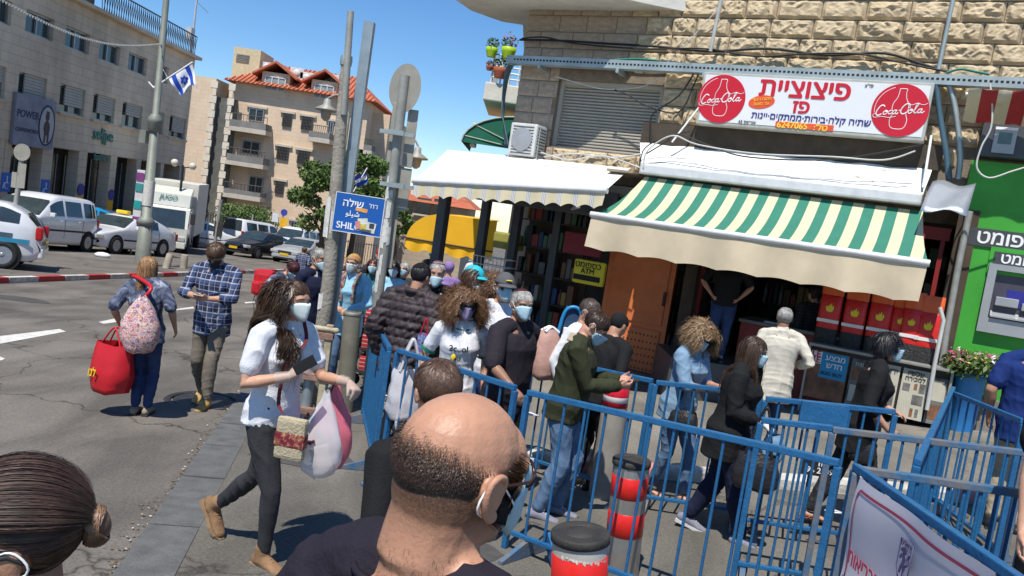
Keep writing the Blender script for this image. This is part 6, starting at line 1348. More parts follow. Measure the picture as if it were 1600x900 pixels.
def vehicle(kind, name, label, cat, pos, yaw, color, plates=True, lights=True, glasscol=None, bodyside=None):
 """pos on the ground, yaw = heading of the nose; pitched with the street"""
 D = PROF[kind]; L, Wd = D['L'], D['W']; t = thing(name, label, cat, pos); t.rotation_mode = 'QUATERNION'
 e = .6; fx_ = Vector((math.cos(yaw), math.sin(yaw), 0)); dz = (gz(pos[0]+fx_.x*e, pos[1]+fx_.y*e)-gz(pos[0]-fx_.x*e, pos[1]-fx_.y*e))/(2*e); F = Vector((fx_.x, fx_.y, dz)).normalized()
 sx = Vector((-fx_.y, fx_.x, 0)); ds = (gz(pos[0]+sx.x*e, pos[1]+sx.y*e)-gz(pos[0]-sx.x*e, pos[1]-sx.y*e))/(2*e); Sd = Vector((sx.x, sx.y, ds)).normalized(); Up = F.cross(Sd).normalized(); Sd = Up.cross(F)
 Mw = Matrix(((F.x, Sd.x, Up.x, pos[0]), (F.y, Sd.y, Up.y, pos[1]), (F.z, Sd.z, Up.z, pos[2]), (0, 0, 0, 1))); t.matrix_world = Mw; t.rotation_quaternion = Mw.to_quaternion(); t.location = Mw.translation; WM[t] = Mw
 pm = color; hw = Wd/2; xs = sorted(set([round(-L/2+L*i/34, 3) for i in range(35)]))
 rx0, rx1 = min(p[0] for p in D['roof']), max(p[0] for p in D['roof'])
 taper = lambda x: 1-.16*max(0, (abs(x)-L*.36)/(L*.14))**2
 rows = []
 for x in xs:
  b = interp(D['belt'], x); w = hw*taper(x); zl = .2 if abs(x) < L*.46 else .2+.14*(abs(x)-L*.46)/(L*.04)
  rf = interp(D['roof'], x) if rx0 < x < rx1 else None; top = rf if rf and rf > b else b+.015; ins = w-.04 if not rf else w-.05-.22*max(0, top-b)
  half = [(w*.82, zl), (w*.97, zl+.03), (w, zl+.18), (w*1.0, b-.28), (w*.985, b-.06), (w-.03, b), (ins if rf else w*.93, b+(top-b)*.9 if rf else b+.01), (ins*.86 if rf else w*.7, top-.0 if not rf else top-.008), (ins*.5 if rf else w*.4, top+.02), (0, top+.028)]
  rows.append([(x, y, z) for y, z in half]+[(x, -y, z) for y, z in half[-2::-1]])
 mb = MB(); mb.grid(rows); mb.f = [f[::-1] for f in mb.f]; n = len(rows[0]); mb.add(rows[0], [tuple(range(n))]); mb.add(rows[-1], [tuple(range(n))[::-1]]); body = mb.build('body', pm, t, local=True)
 mb = MB(); mb.box((0, 0, .27), (L*.92, Wd*.8, .14)); mb.build('underbody', m_hub, t, local=True)
 def surf(x, k):                                         # k 0..1 from belt to roof edge on the side
  b = interp(D['belt'], x); rf = interp(D['roof'], x); w = hw*taper(x); ins = w-.05-.22*max(0, rf-b); return (w-.03+(ins-w+.03)*k)+.006, b+(rf-b)*.9*k
 for sgn in (1, -1):
  for xa, xb in D['win']:
   pts = [];
   for x in (xa, xa-(xa-xb)*.15, (xa+xb)/2, xb+(xa-xb)*.1, xb): pts.append((x, *surf(x, .1)))
   tp_ = []
   for x in (xb, xb+(xa-xb)*.1, (xa+xb)/2, xa-(xa-xb)*.15, xa): tp_.append((x, *surf(x, .88)))
   P = [(x, sgn*y, z) for x, y, z in pts+tp_]; mb = MB(); q = len(pts); rws = [[P[i] for i in range(q)], [P[2*q-1-i] for i in range(q)]]; mb.grid(rws, smooth=False)
   if sgn > 0: mb.f = [f[::-1] for f in mb.f]
   mb.build('side_window', m_cgl, t, local=True)
  for wx in D['wh']:
   r = D['r']; mb = MB(); mb.lathe((wx, sgn*(hw-.012), r), [(r+.07, 0), (r+.07, .016), (.001, .016)], 22, ax=((1, 0, 0), (0, 0, 1), (0, sgn, 0))); mb.build('wheel_arch', m_hub, t, local=True)
   mb = MB(); mb.lathe((wx, sgn*(hw-.2), r), [(r*.6, 0), (r, .02), (r, .2), (r*.94, .225), (r*.66, .23), (r*.64, .2)], 24, ax=((1, 0, 0), (0, 0, 1), (0, sgn, 0))); wl = mb.build('wheel', m_tyre, t, local=True)
   mb = MB(); c = (wx, sgn*(hw+.005), r)
   mb.lathe(c, [(r*.66, .015), (r*.6, .0), (r*.2, .0), (r*.16, .02), (.001, .02)], 20, ax=((1, 0, 0), (0, 0, 1), (0, sgn, 0)))
   o = mb.build('rim', m_rimc, wl, local=True); mb = MB()
   for i in range(5):
    a = i*1.2566+.3; mb.box((wx+math.cos(a)*r*.42, sgn*(hw+.012), r+math.sin(a)*r*.42), (r*.2, .01, r*.16), ax=((math.cos(a), 0, math.sin(a)), (0, 1, 0), (-math.sin(a), 0, math.cos(a))))
   mb.build('rim_holes', m_hub, wl, local=True)
  mb = MB(); xm = D['win'][0][0]+.08; mb.bbox((xm, sgn*(hw+.08), interp(D['belt'], xm)+.08), (.1, .17, .14), bev=.03); mb.build('mirror', pm, t, local=True)
  mb = MB(); mb.box((-.1, sgn*(hw+.004), interp(D['belt'], 0)-.42), (L*.5, .012, .06)); mb.build('side_moulding', m_trim, t, local=True)
  for k_, (xa, xb) in enumerate(D['win'][:2]):
   mb = MB(); mb.bbox((xb+.14, sgn*(hw+.008), interp(D['belt'], xb)-.12), (.16, .03, .03), bev=.008); mb.build('door_handle', pm, t, local=True)
   mb = MB(); mb.box((xb-.03, sgn*(hw+.0015), interp(D['belt'], xb)-.36), (.012, .006, .62)); mb.build('door_gap', m_trim, t, local=True)
  bx = L/2;
  if lights:
   zt = interp(D['belt'], L/2-.2); mb = MB(); mb.bbox((L/2-.13, sgn*(hw*.72), zt-.13), (.3, .42, .16), ax=((math.cos(sgn*.35), math.sin(-sgn*.35), 0), (math.sin(sgn*.35), math.cos(sgn*.35), 0), (0, 0, 1)), bev=.04); mb.build('headlight', m_lens, t, local=True)
   mb = MB(); zt = interp(D['belt'], -L/2+.12); mb.bbox((-L/2+.07, sgn*(hw*.83), zt-.12), (.16, .14, .3), bev=.04); mb.build('tail_light', m_tail, t, local=True)
 # screens
 for (P, xo) in ((sorted(D['roof'])[::-1], .012), (sorted(D['roof']), -.012)):
  front = P[0][0] > 0; a, b_ = P[0], P[1]; n_ = (b_[1]-a[1], 0, -(b_[0]-a[0])); ln = math.hypot(n_[0], n_[2]); nn = (abs(n_[0])/ln*(1 if front else -1), 0, abs(n_[2])/ln)
  rws = []
  for k in (.06, .35, .65, .94):
   x = a[0]+(b_[0]-a[0])*k; z = interp(D['roof'], x)+.012; b0_ = interp(D['belt'], x); w = (hw*taper(x)-.09-.22*max(0, z-b0_)); rws.append([(x+nn[0]*.012, w*s_, z+.014*(1-s_*s_)+nn[2]*.012) for s_ in (-1, -.86, -.5, 0, .5, .86, 1)])
  mb = MB(); mb.grid(rws);
  if not front: mb.f = [f[::-1] for f in mb.f]
  mb.build('windscreen' if front else 'rear_window', m_cgl, t, local=True)
 z0 = interp(D['belt'], L/2)
 mb = MB(); mb.bbox((L/2-.02, 0, .36), (.14, Wd*.8, .2), bev=.05); mb.build('front_bumper', pm if kind != 'van' else m_trim, t, local=True); mb = MB(); mb.bbox((-L/2+.02, 0, .42), (.14, Wd*.84, .26), bev=.05); mb.build('rear_bumper', pm if kind != 'van' else m_trim, t, local=True)
 mb = MB(); mb.bbox((L/2+.035, 0, z0-.02), (.04, Wd*.42, .1), bev=.015); mb.build('grille', m_trim, t, local=True); mb = MB(); mb.bbox((L/2+.05, 0, .27), (.03, Wd*.55, .09), bev=.01); mb.build('air_intake', m_trim, t, local=True)
 for sx_ in (1, -1): mb = MB(); mb.box((sx_*(L/2+.06), 0, .47 if sx_ > 0 else .62), (.012, .5, .12)); mb.build('number_plate', m_plate, t, local=True)
 return t, Mw
lotz = lambda x, y: gz(x, y)+(.10 if x < -10.4 and y < 60 else 0)
def onlot(px, py):
 p = G(px, py, .10); return Vector((p.x, p.y, lotz(p.x, p.y)))
pw_ = paint('paint_white', (.66, .67, .68)); psil = paint('paint_silver', (.36, .38, .40)); pblk = paint('paint_black', (.012, .014, .022)); pblu = paint('paint_blue', (.01, .25, .5)); pgr = paint('paint_grey', (.22, .23, .24)); pcr = paint('paint_cream', (.62, .62, .56))
def cpos(px, py, Y): p = at(px, py, Y); return Vector((p.x, p.y, lotz(p.x, p.y)))
t, Mw = vehicle('hatch', 'parked_car', 'silver white hatchback cut by the left edge, lettered stripe on its side', 'car', cpos(-92, 405, 18.0), R(-154), pw_)
mb = MB(); mb.box((-.3, .865, .72), (2.2, .012, .2)); mb.build('side_stripe', mat('stripe_slate', (.06, .10, .13), .4), t, local=True)
mb = MB(); mb.box((-1.2, .867, .66), (1.1, .012, .1)); mb.build('side_stripe', mat('stripe_teal', (.03, .22, .35), .4), t, local=True)
vehicle('mpv', 'parked_car', 'white boxy leisure van parked beside the taxi at the far kerb', 'car', cpos(54, 400, 26.2), R(-92), pw_)
t, Mw = vehicle('sedan', 'taxi', 'white taxi saloon with a yellow roof light behind the lamp post', 'taxi', cpos(187, 398, 30.3), R(-101), pw_)
mb = MB(); mb.bbox((.1, 0, 1.54), (.22, .5, .13), bev=.04); mb.build('roof_light', mat('taxi_yellow', (.75, .55, .03), .4, emit=(.6, .4, .02), estr=.15), t, local=True)
for s_ in (.3, -.45): mb = MB(); mb.box((.62, s_, 1.13), (.01, .2, .1), ax=((.7, 0, -.7), (0, 1, 0), (.7, 0, .7))); mb.build('window_sticker', mat('taxi_sticker', (.7, .5, .03), .5), t, local=True)
vehicle('hatch', 'parked_car', 'blue hatchback parked behind the taxi, half hidden', 'car', cpos(150, 372, 34), R(35), pblu)
vehicle('sedan', 'parked_car', 'white saloon roof showing between blue car and truck', 'car', cpos(172, 375, 38.0), R(20), pw_)
vehicle('hatch', 'parked_car', 'white car roof left of the truck before the arcade', 'car', cpos(186, 378, 42), R(175), pw_)
vehicle('hatch', 'parked_car', 'small white hatchback with red tail light right of the truck', 'car', cpos(322, 388, 47), R(25), pw_)
vehicle('van', 'parked_van', 'white panel van seen from its rear doors in front of the hedge', 'van', cpos(398, 372, 53), R(72), pw_)
vehicle('sedan', 'parked_car', 'dark navy saloon driving toward the camera behind the plaid shirt man', 'car', cpos(404, 396, 44), R(-106), pblk)
vehicle('van', 'parked_van', 'white minibus facing the camera between dark car and silver car', 'van', cpos(463, 386, 52), R(-97), pw_)
vehicle('sedan', 'parked_car', 'silver saloon facing the camera in front of the white minibus', 'car', cpos(473, 404, 44.5), R(-100), psil)
for i, (px_, Y, c, k, lb) in enumerate(((655, 78, pw_, 'van', 'distant white van coming up the street beside the sign post'), (634, 70, pw_, 'hatch', 'distant white car coming up the street left of the white van'), (695, 84, pw_, 'sedan', 'distant white saloon under the yellow awning'), (676, 90, pgr, 'sedan', 'distant grey car between the two white ones'), (728, 88, psil, 'sedan', 'distant silver car right of the steel post'), (610, 76, psil, 'hatch', 'distant silver car behind the sign post'), (712, 110, pblk, 'sedan', 'distant dark car far down the street'))):
 p = at(px_, 404, Y); vehicle(k, 'distant_car', lb, 'car', Vector((p.x, p.y, gz(p.x, p.y))), R(-88-6*(i % 2)), c)
# ---------------- box truck
p = cpos(264, 392, 38.5); yaw = R(-74); t = thing('box_truck', 'white box truck with lettered wind deflector standing beside the lamp post', 'truck', p, yaw)
mtw = paint('truck_white', (.66, .66, .58)); mtb = mat('truck_box', (.62, .61, .54), .5, 0, .06, 2)
B = lambda c, s, m, nm, bev=.04, **k: (lambda mb: mb.build(nm, m, t, local=True))(MB().bbox(c, s, bev=bev, **k))
mb = MB(); prof = [(2.6, .45), (2.7, .55), (2.72, 1.25), (2.45, 2.1), (2.2, 2.18), (.9, 2.18), (.9, .45)]
mb.prism([(x, -1.02, z) for x, z in prof], (0, 2.04, 0)); mb.build('cab', mtw, t, local=True)
B((-1.4, 0, 2.05), (4.4, 2.25, 2.5), mtb, 'cargo_box', .03)
mb = MB(); prof = [(2.15, 2.2), (2.05, 2.75), (1.4, 3.05), (.95, 3.05), (.95, 2.2)]; mb.prism([(x, -.95, z) for x, z in prof], (0, 1.9, 0)); mb.build('wind_deflector', mtw, t, local=True)
text('JUGO', WM[t]@Vector((2.13, 0, 2.55)), WM[t].to_3x3()@Vector((0, 1, 0)), WM[t].to_3x3()@Vector((-.15, 0, 1)), 1, mg, t, w=.8, off=.02, shear=.2)
mb = MB(); mb.prism([(2.725, -.9, 1.27), (2.725, .9, 1.27), (2.475, .85, 2.06), (2.475, -.85, 2.06)], (.012, 0, .004)); mb.build('windscreen', m_cgl, t, local=True)
for s_ in (1, -1):
 mb = MB(); mb.prism([(2.5, s_*1.02, 1.35), (1.5, s_*1.02, 1.35), (1.5, s_*1.02, 2.0), (2.3, s_*1.02, 2.0)], (0, s_*.012, 0)); mb.build('side_window', m_cgl, t, local=True)
 mb = MB(); mb.bbox((2.72, s_*.78, .78), (.12, .34, .22), bev=.04); mb.build('headlight', m_lens, t, local=True); mb = MB(); mb.bbox((2.7, s_*1.2, 1.75), (.1, .2, .5), bev=.03); mb.build('mirror', m_trim, t, local=True)
 mb = MB(); mb.tube([(2.5, s_*1.02, 2.0), (2.72, s_*1.2, 2.0)], .015, 5); mb.build('mirror_arm', m_trim, t, local=True)
 for wx in (1.9, -2.2):
  mb = MB(); mb.lathe((wx, s_*.8, .42), [(.2, 0), (.42, .02), (.42, .25), (.26, .27)], 22, ax=((1, 0, 0), (0, 0, 1), (0, s_, 0))); wl = mb.build('wheel', m_tyre, t, local=True)
  mb = MB(); mb.lathe((wx, s_*1.03, .42), [(.26, .03), (.2, 0), (.1, .04), (.001, .04)], 16, ax=((1, 0, 0), (0, 0, 1), (0, s_, 0))); mb.build('rim', m_rimc, wl, local=True)
B((2.72, 0, .5), (.12, 2.0, .3), mtw, 'bumper'); B((2.735, 0, 1.0), (.05, 1.1, .1), m_trim, 'grille', .01); B((2.75, 0, .84), (.04, 1.1, .06), m_trim, 'grille', .01); B((2.79, 0, .46), (.012, .5, .12), m_plate, 'number_plate', .003); B((-1.2, 0, .62), (5, 1.0, .22), m_trim, 'chassis', .02)
# a crumpled bag on the asphalt by the taxi
p = G(160, 402, .1); mb = MB(); mb.ell(p+Vector((0, 0, .07)), (.28, .16, .1), n=9, k=5); tag(mb.build('plastic_bag', m_pw), 'crumpled white plastic bag on the asphalt before the taxi', 'bag')
# ================================================================ PEOPLE
V = Vector
def remesh(mb, voxel, smooth=3, fac=.5):
 me = mb.mesh('tmp'); o = bpy.data.objects.new('tmp', me); COL.objects.link(o)
 r = o.modifiers.new('r', 'REMESH'); r.mode = 'VOXEL'; r.voxel_size = voxel; r.use_smooth_shade = True
 if smooth: s_ = o.modifiers.new('s', 'SMOOTH'); s_.factor = fac; s_.iterations = smooth
 bpy.context.view_layer.update(); out = bpy.data.meshes.new_from_object(o.evaluated_get(bpy.context.evaluated_depsgraph_get()))
 bpy.data.objects.remove(o); bpy.data.meshes.remove(me); return out
def coords(me): a = np.zeros(len(me.vertices)*3); me.vertices.foreach_get('co', a); return a.reshape(-1, 3)
def normals(me): a = np.zeros(len(me.vertices)*3); me.vertices.foreach_get('normal', a); return a.reshape(-1, 3)
def folds(me, amp, f=22., seed=0, grav=.5):
 """cloth creases: warped ridges pushed out along the normals"""
 p = coords(me); n = normals(me); rs_ = np.random.RandomState(seed); d = np.zeros(len(p))
 for k in range(5):
  v = rs_.normal(size=3); v[2] *= 1.6 if k % 2 else grav; v /= np.linalg.norm(v); w = rs_.normal(size=3)*6
  ph = p@v*f*(.7+.35*k)+1.9*np.sin(p@w+rs_.rand()*6)+rs_.rand()*6; d += (1-np.abs(np.sin(ph)))**2.2*(.9**k)
 big = .5+.5*np.sin(p@(rs_.normal(size=3)*9)+rs_.rand()*6)
 p = p+n*((d-.55)*amp*(.35+.65*big))[:, None]; me.vertices.foreach_set('co', p.ravel()); me.update()
def ik(a, b, l1, l2, pole):
 d = b-a; L = min(d.length, (l1+l2)*.999); dn = d.normalized(); x = (l1*l1-l2*l2+L*L)/(2*L); h = math.sqrt(max(0, l1*l1-x*x)); pv = (pole-dn*pole.dot(dn)); pv = pv.normalized() if pv.length > 1e-5 else V((0, 1, 0))
 return a+dn*x+pv*h, a+dn*L
def rotm(yaw=0, pitch=0, roll=0):
 """yaw left positive, pitch down positive, roll to the right positive (degrees)"""
 return (Matrix.Rotation(R(yaw), 3, 'Z')@Matrix.Rotation(R(-pitch), 3, 'X')@Matrix.Rotation(R(roll), 3, 'Y'))
def skinm(n, c, c2=None):
 m = mat('skin_'+n, c, .48, 0, .1, 14, bump=.12, bscale=160, spec=.35, sss=.12); return m
SK_L = skinm('light', (.52, .29, .19)); SK_M = skinm('tan', (.40, .21, .13)); SK_P = skinm('rosy', (.50, .26, .18)); SK_D = skinm('olive', (.30, .155, .095))
HAIRS = {}
def hairm(n, c, c2=None, rough=.42):
 if n not in HAIRS: HAIRS[n] = mat('hair_'+n, c, rough, 0, .35, 22, spec=.5, col2=c2)
 return HAIRS[n]
H_DK = hairm('dark', (.012, .008, .007), (.035, .02, .014)); H_BR = hairm('brown', (.05, .025, .013), (.13, .065, .032)); H_LB = hairm('golden', (.20, .10, .04), (.42, .24, .11)); H_GR = hairm('grey', (.2, .19, .175), (.45, .43, .4)); H_MA = hairm('maroon', (.04, .008, .008), (.10, .02, .02)); H_CU = hairm('auburn', (.10, .045, .02), (.26, .14, .065)); H_BK = hairm('black', (.008, .007, .008), (.02, .016, .018)); H_BD = hairm('darkbrown', (.025, .013, .008), (.075, .04, .022))
def cloth(n, c, c2=None, rough=.85, sc=8, bump=.25): return mat('cloth_'+n, c, rough, 0, .1, sc, bump=bump, bscale=120, spec=.2, col2=c2)
m_mask = mat('mask_blue', (.40, .57, .64), .85, 0, .06, 20, bump=.25); m_maskw = mat('mask_white', (.62, .70, .68), .8, 0, .05, 20, bump=.1); m_maskb = mat('mask_black', (.02, .02, .022), .8); m_maskp = mat('mask_purple', (.22, .17, .33), .8, 0, .3, 30, col2=(.4, .35, .5))
m_lensd = mat('sunglass', (.012, .01, .01), .08, spec=.8); m_eye = mat('eye_white', (.6, .57, .53), .25); m_iris = mat('iris', (.03, .015, .01), .15); m_lip = mat('lip', (.34, .12, .09), .45)
m_glove = mat('latex_glove', (.62, .6, .56), .45, 0, .08, 20, alpha=.3)

class Person: pass
def person(label, pos, face, Hh, top=None, bottom=None, skin=SK_L, hair=None, hairm_=None, lean=(0, 0), twist=0, head=(0, 0, 0), lh=None, rh=None, lp=None, rp_=None, lf=(-.09, 0, 0), rf=(.09, 0, 0), lfr=0, rfr=0, kl_=(0, 1, 0), kr_=(0, 1, 0),
   female=False, bulk=1., belly=0., sleeve=1., hem=-.08, leg=1., topw=1., vox=.011, shoes=None, shoetype='shoe', mask=None, mdrop=0., eyes=True, curl=(.35, .35), hv=None, hip=None, group=None, collar=None, fold=(.006, .006), seed=0, cut=None, sole=None, nolegs=False, puffer=False, ldir=None, rdir=None, lpalm=None, rpalm=None, fingers=None, headscale=1., neckl=0., topsm=3, beard=None, sleevew=1., gap=None, noarm=None, skirt=None, trw=1., neckz=(.46, .535), neckw=1., shd=.01):
 P = Person(); k = Hh/1.75; h = lambda *a: V(a)*k; rz = math.atan2(face[1], face[0])-math.pi/2
 t = thing('person', label, 'person', pos, rz, group); P.t = t; P.k = k
 hz = (hip if hip is not None else .93)
 P0 = h(0, 0, hz); Rt = rotm(0, lean[0], lean[1]); Rs = Rt@rotm(twist); up = Rt@V((0, 0, 1)); hf = .92 if female else 1
 sc = P0+up*(.50*k); sw = (.178 if female else .198)*k; SL_, SR_ = sc+Rs@V((-sw, 0, -shd*k)), sc+Rs@V((sw, 0, -shd*k))
 nb = P0+up*(.555*k); Hd = Rs@rotm(*head); fwn = (Rs@V((0, 1, 0)))
 hc_ = nb+up*(.075+neckl)*k+Hd@(h(0, .028, .075)); P.hc = hc_; P.Hd = Hd
 hx = .088*k*(1.08 if female else 1); HL, HR = P0+h(-.088, 0, -.03), P0+h(.088, 0, -.03)
 AL, AR = h(*lf[:3])+h(0, 0, .085), h(*rf[:3])+h(0, 0, .085)
 KL, AL = ik(HL, AL, .425*k, .415*k, V(kl_)); KR, AR = ik(HR, AR, .425*k, .415*k, V(kr_))
 def hand_t(v, s, side): return (sc+Rs@h(side*.26, .02, -.50)) if v is None else sc+Rs@h(*v)
 WL, WR = hand_t(lh, SL_, -1), hand_t(rh, SR_, 1)
 EL, WL = ik(SL_, WL, .29*k, .26*k, Rs@V(lp or (-.5, -1, -.3))); ER, WR = ik(SR_, WR, .29*k, .26*k, Rs@V(rp_ or (.5, -1, -.3)))
 P.WL, P.WR, P.sc, P.Rs, P.P0 = WL, WR, sc, Rs, P0
 body = MB(); xs_ = Rs@V((1, 0, 0))
 # torso stations: (fraction up the spine, half width, half depth, forward shift)
 if female: tor = [(-.10, .10, .085, 0), (-.04, .165, .115, -.01), (.03, .165, .118, -.01), (.11, .138, .098, 0), (.20, .122, .09, .005), (.29, .132, .10, .018), (.36, .142, .115, .03), (.42, .14, .10, .015), (.48, .13, .075, 0), (.53, .07, .055, 0)]
 else: tor = [(-.10, .10, .085, 0), (-.04, .155, .11, -.005), (.03, .158, .112, 0), (.11, .148, .105, .004), (.20, .145, .105, .006), (.29, .155, .11, .01), (.37, .168, .115, .012), (.43, .168, .10, .004), (.48, .15, .078, 0), (.53, .075, .06, 0)]
 def ring(mb, st, ex=0., lo=-9, hi=9, n=22, ew=1.):
  st = [s for s in st if lo <= s[0] <= hi]; vs = []
  for f, rx, ry, fy in st:
   g = max(0, min(1, f/.45)); Rm = Rt@rotm(twist*g); c = P0+Rt@h(0, fy+(belly*.5*math.exp(-((f-.13)/.12)**2)), f); bx = rx*(bulk if f > -.02 else 1+(bulk-1)*.5)+ex; by = (ry+belly*math.exp(-((f-.13)/.12)**2)*.5)*bulk+ex
   for j in range(n):
    a = 2*math.pi*j/n; q = .85; x = math.copysign(abs(math.cos(a))**q, math.cos(a)); y = math.copysign(abs(math.sin(a))**q, math.sin(a)); vs.append(c+Rm@V((x*bx*k*ew, y*by*k*ew, 0)))
  m_ = len(st); b0 = len(vs); vs += [P0+Rt@h(0, 0, st[0][0]-.01), P0+Rt@h(0, 0, st[-1][0]+.01)]
  fs = [(i*n+j, i*n+(j+1) % n, (i+1)*n+(j+1) % n, (i+1)*n+j) for i in range(m_-1) for j in range(n)]+[((j+1) % n, j, b0) for j in range(n)]+[((m_-1)*n+j, (m_-1)*n+(j+1) % n, b0+1) for j in range(n)]
  mb.add(vs, fs, 0, True)
 ring(body, tor)
 bl = bulk**.6
 def arm(mb, S_, E_, W_, ex=0., upto=1., wr=1.):
  pts = [S_+(sc-S_)*.25, S_, S_*.62+E_*.38, S_*.2+E_*.8, E_, E_*.7+W_*.3, E_*.3+W_*.7, W_]; r = [.052, .056, .048*bl, .041*bl, .039*bl, .041*bl, .031, .0255]
  if upto < 1:
   L1 = .29/.55;
   if upto <= L1: f = upto/L1; c = S_+(E_-S_)*f; pts = [pts[0], pts[1], S_+(c-S_)*.5, c]; r = [.052, .056, .05*bl, .046*bl]
   else: f = (upto-L1)/(1-L1); c = E_+(W_-E_)*f; pts = pts[:5]+[E_+(c-E_)*.5, c]; r = r[:5]+[.042*bl, .038]
  mb.ctube(pts, [(q*.93 if female else q)*k*wr+ex*k for q in r], 12)
 armsB = MB()
 for s_, S_, E_, W_ in ((-1, SL_, EL, WL), (1, SR_, ER, WR)):
  arm(body, S_, E_, W_); body.ctube([nb+up*.012*k+(S_-sc)*.18, nb*.55+S_*.45+up*.012*k, S_+up*.0*k], [.040*k*bl, .046*k*bl, .050*k], 10)
 # hands
 hands = {}
 for s_, E_, W_, dr, pm_, cu in ((-1, EL, WL, ldir, lpalm, curl[0]), (1, ER, WR, rdir, rpalm, curl[1])):
  d = (W_-E_).normalized()
  if dr is not None: d = (d*.35+Rs@V(dr)).normalized()
  n_ = Rs@V(pm_) if pm_ is not None else (Rs@V((-s_, 0, 0)) if abs(d.z) > .6 else Rs@V((-s_*.3, 0, -1)))
  n_ = (n_-d*n_.dot(d)).normalized(); th = d.cross(n_)*s_; hk = .92*k if female else k
  hm = MB()
  hm.ctube([W_-d*.012*hk, W_+d*.03*hk, W_+d*.062*hk, W_+d*.085*hk], [.026*hk, .034*hk, .040*hk, .039*hk], 12, ref=n_, ry=[.019*hk, .017*hk, .0155*hk, .0135*hk]) if False else None
  # palm: widest axis along the thumb side
  X = th; Y = n_; vs = []; st = [(-.015, .024, .019), (.02, .03, .02), (.055, .039, .017), (.085, .040, .014), (.095, .036, .010)]; nn = 12
  for z, a_, b_ in st:
   for j in range(nn):
    q = 2*math.pi*j/nn; vs.append(W_+d*(z*hk)+X*(math.cos(q)*a_*hk)+Y*(math.sin(q)*b_*hk))
  b0_ = len(vs); vs += [W_-d*.02*hk, W_+d*.1*hk]
  hm.add(vs, [(i*nn+j, i*nn+(j+1) % nn, (i+1)*nn+(j+1) % nn, (i+1)*nn+j) for i in range(len(st)-1) for j in range(nn)]+[((j+1) % nn, j, b0_) for j in range(nn)]+[((len(st)-1)*nn+j, (len(st)-1)*nn+(j+1) % nn, b0_+1) for j in range(nn)], 0, True)
  for i, (o, L, sp) in enumerate(((.030, .066, .10), (.010, .074, .02), (-.0105, .069, -.05), (-.029, .055, -.14))):
   p = W_+d*.083*hk+X*o*hk; dd = (d+X*sp).normalized(); pts = [p]; c0 = cu*(1+.12*i)
   for q, f in ((.42, .75), (.33, 1.0), (.25, .8)):
    ang = c0*f*1.45; dd = (dd*math.cos(ang)+n_*math.sin(ang)).normalized() if ang > 0 else dd;
    nn_ = (n_*math.cos(ang)-dd*math.sin(ang)); p = p+dd*L*q*hk; pts.append(p)
    n2 = (n_-dd*n_.dot(dd));
   hm.ctube(pts, [.0092*hk, .0088*hk, .008*hk, .0068*hk], 8)
  p = W_+d*.022*hk+X*.022*hk; dd = (d*.75+X*.62+n_*.25).normalized(); p2 = p+dd*.04*hk; dd = (d*.9+X*.25+n_*(.2+cu*.6)).normalized(); p3 = p2+dd*.03*hk; p4 = p3+(dd+n_*cu*.3).normalized()*.022*hk
  hm.ctube([p, p2, p3, p4], [.015*hk, .0115*hk, .0098*hk, .0078*hk], 8)
  body.v, body.f, body.m, body.sm = body.v, body.f, body.m, body.sm; b0_ = len(body.v); body.v += hm.v; body.f += [tuple(b0_+i for i in f) for f in hm.f]; body.m += hm.m; body.sm += hm.sm
  hands[s_] = (hm, W_, E_, d, n_, th)
 P.hands = hands
 # neck and head
 body.ctube([P0+up*.50*k, nb, hc_+Hd@h(0, -.02, -.05)], [.066*k*bl*neckw, .056*k*bl*(.88 if female else 1)*neckw, .052*k*(.9 if female else 1)*neckw], 14)
 hk = k*headscale*(.96 if female else 1); Hp = lambda x, y, z: hc_+Hd@(V((x, y, z))*hk); ax_ = (Hd@V((1, 0, 0)), Hd@V((0, 1, 0)), Hd@V((0, 0, 1))); P.Hp = Hp; P.hk = hk; P.ax = ax_
 E_ = lambda c, r, mb=body, n=18, kk=12: mb.ell(Hp(*c), [q*hk for q in r], ax_, n, kk)
 E_((0, -.012, .034), (.0765, .095, .083)); E_((0, .02, -.005), (.066, .074, .088)); E_((0, .03, -.062), (.052, .058, .05)); E_((0, .07, -.093), (.024, .02, .019)); E_((0, .045, .035), (.06, .05, .05))
 for s_ in (-1, 1):
  E_((s_*.037, .068, -.022), (.023, .02, .022)); E_((s_*.048, .01, -.055), (.017, .045, .03)); E_((s_*.079, -.008, -.004), (.009, .02, .031)); E_((s_*.083, -.018, .008), (.006, .014, .022))
  body.ctube([Hp(s_*.012, .090, .030), Hp(s_*.032, .087, .033), Hp(s_*.052, .07, .025)], [.008*hk, .009*hk, .008*hk], 8)
  E_((s_*.012, .098 if not mask else .09, -.033), (.009, .009, .008))
 body.ctube([Hp(0, .086, .022), Hp(0, .098, -.004), Hp(0, .111 if not mask else .101, -.028)], [.010*hk, .010*hk, .0125*hk], 10)
 body.ctube([Hp(-.02, .085, -.06), Hp(0, .094, -.059), Hp(.02, .085, -.06)], [.006*hk, .009*hk, .006*hk], 8); E_((0, .08, -.06), (.03, .018, .022))
 if neckw > 1.1:
  E_((0, -.03, -.02), (.0735, .07, .075)); E_((0, -.036, -.062), (.068, .058, .075)); body.ctube([Hp(0, -.03, -.05), Hp(0, -.035, -.11), nb+up*.0], [.070*k, .074*k, .080*k], 14)
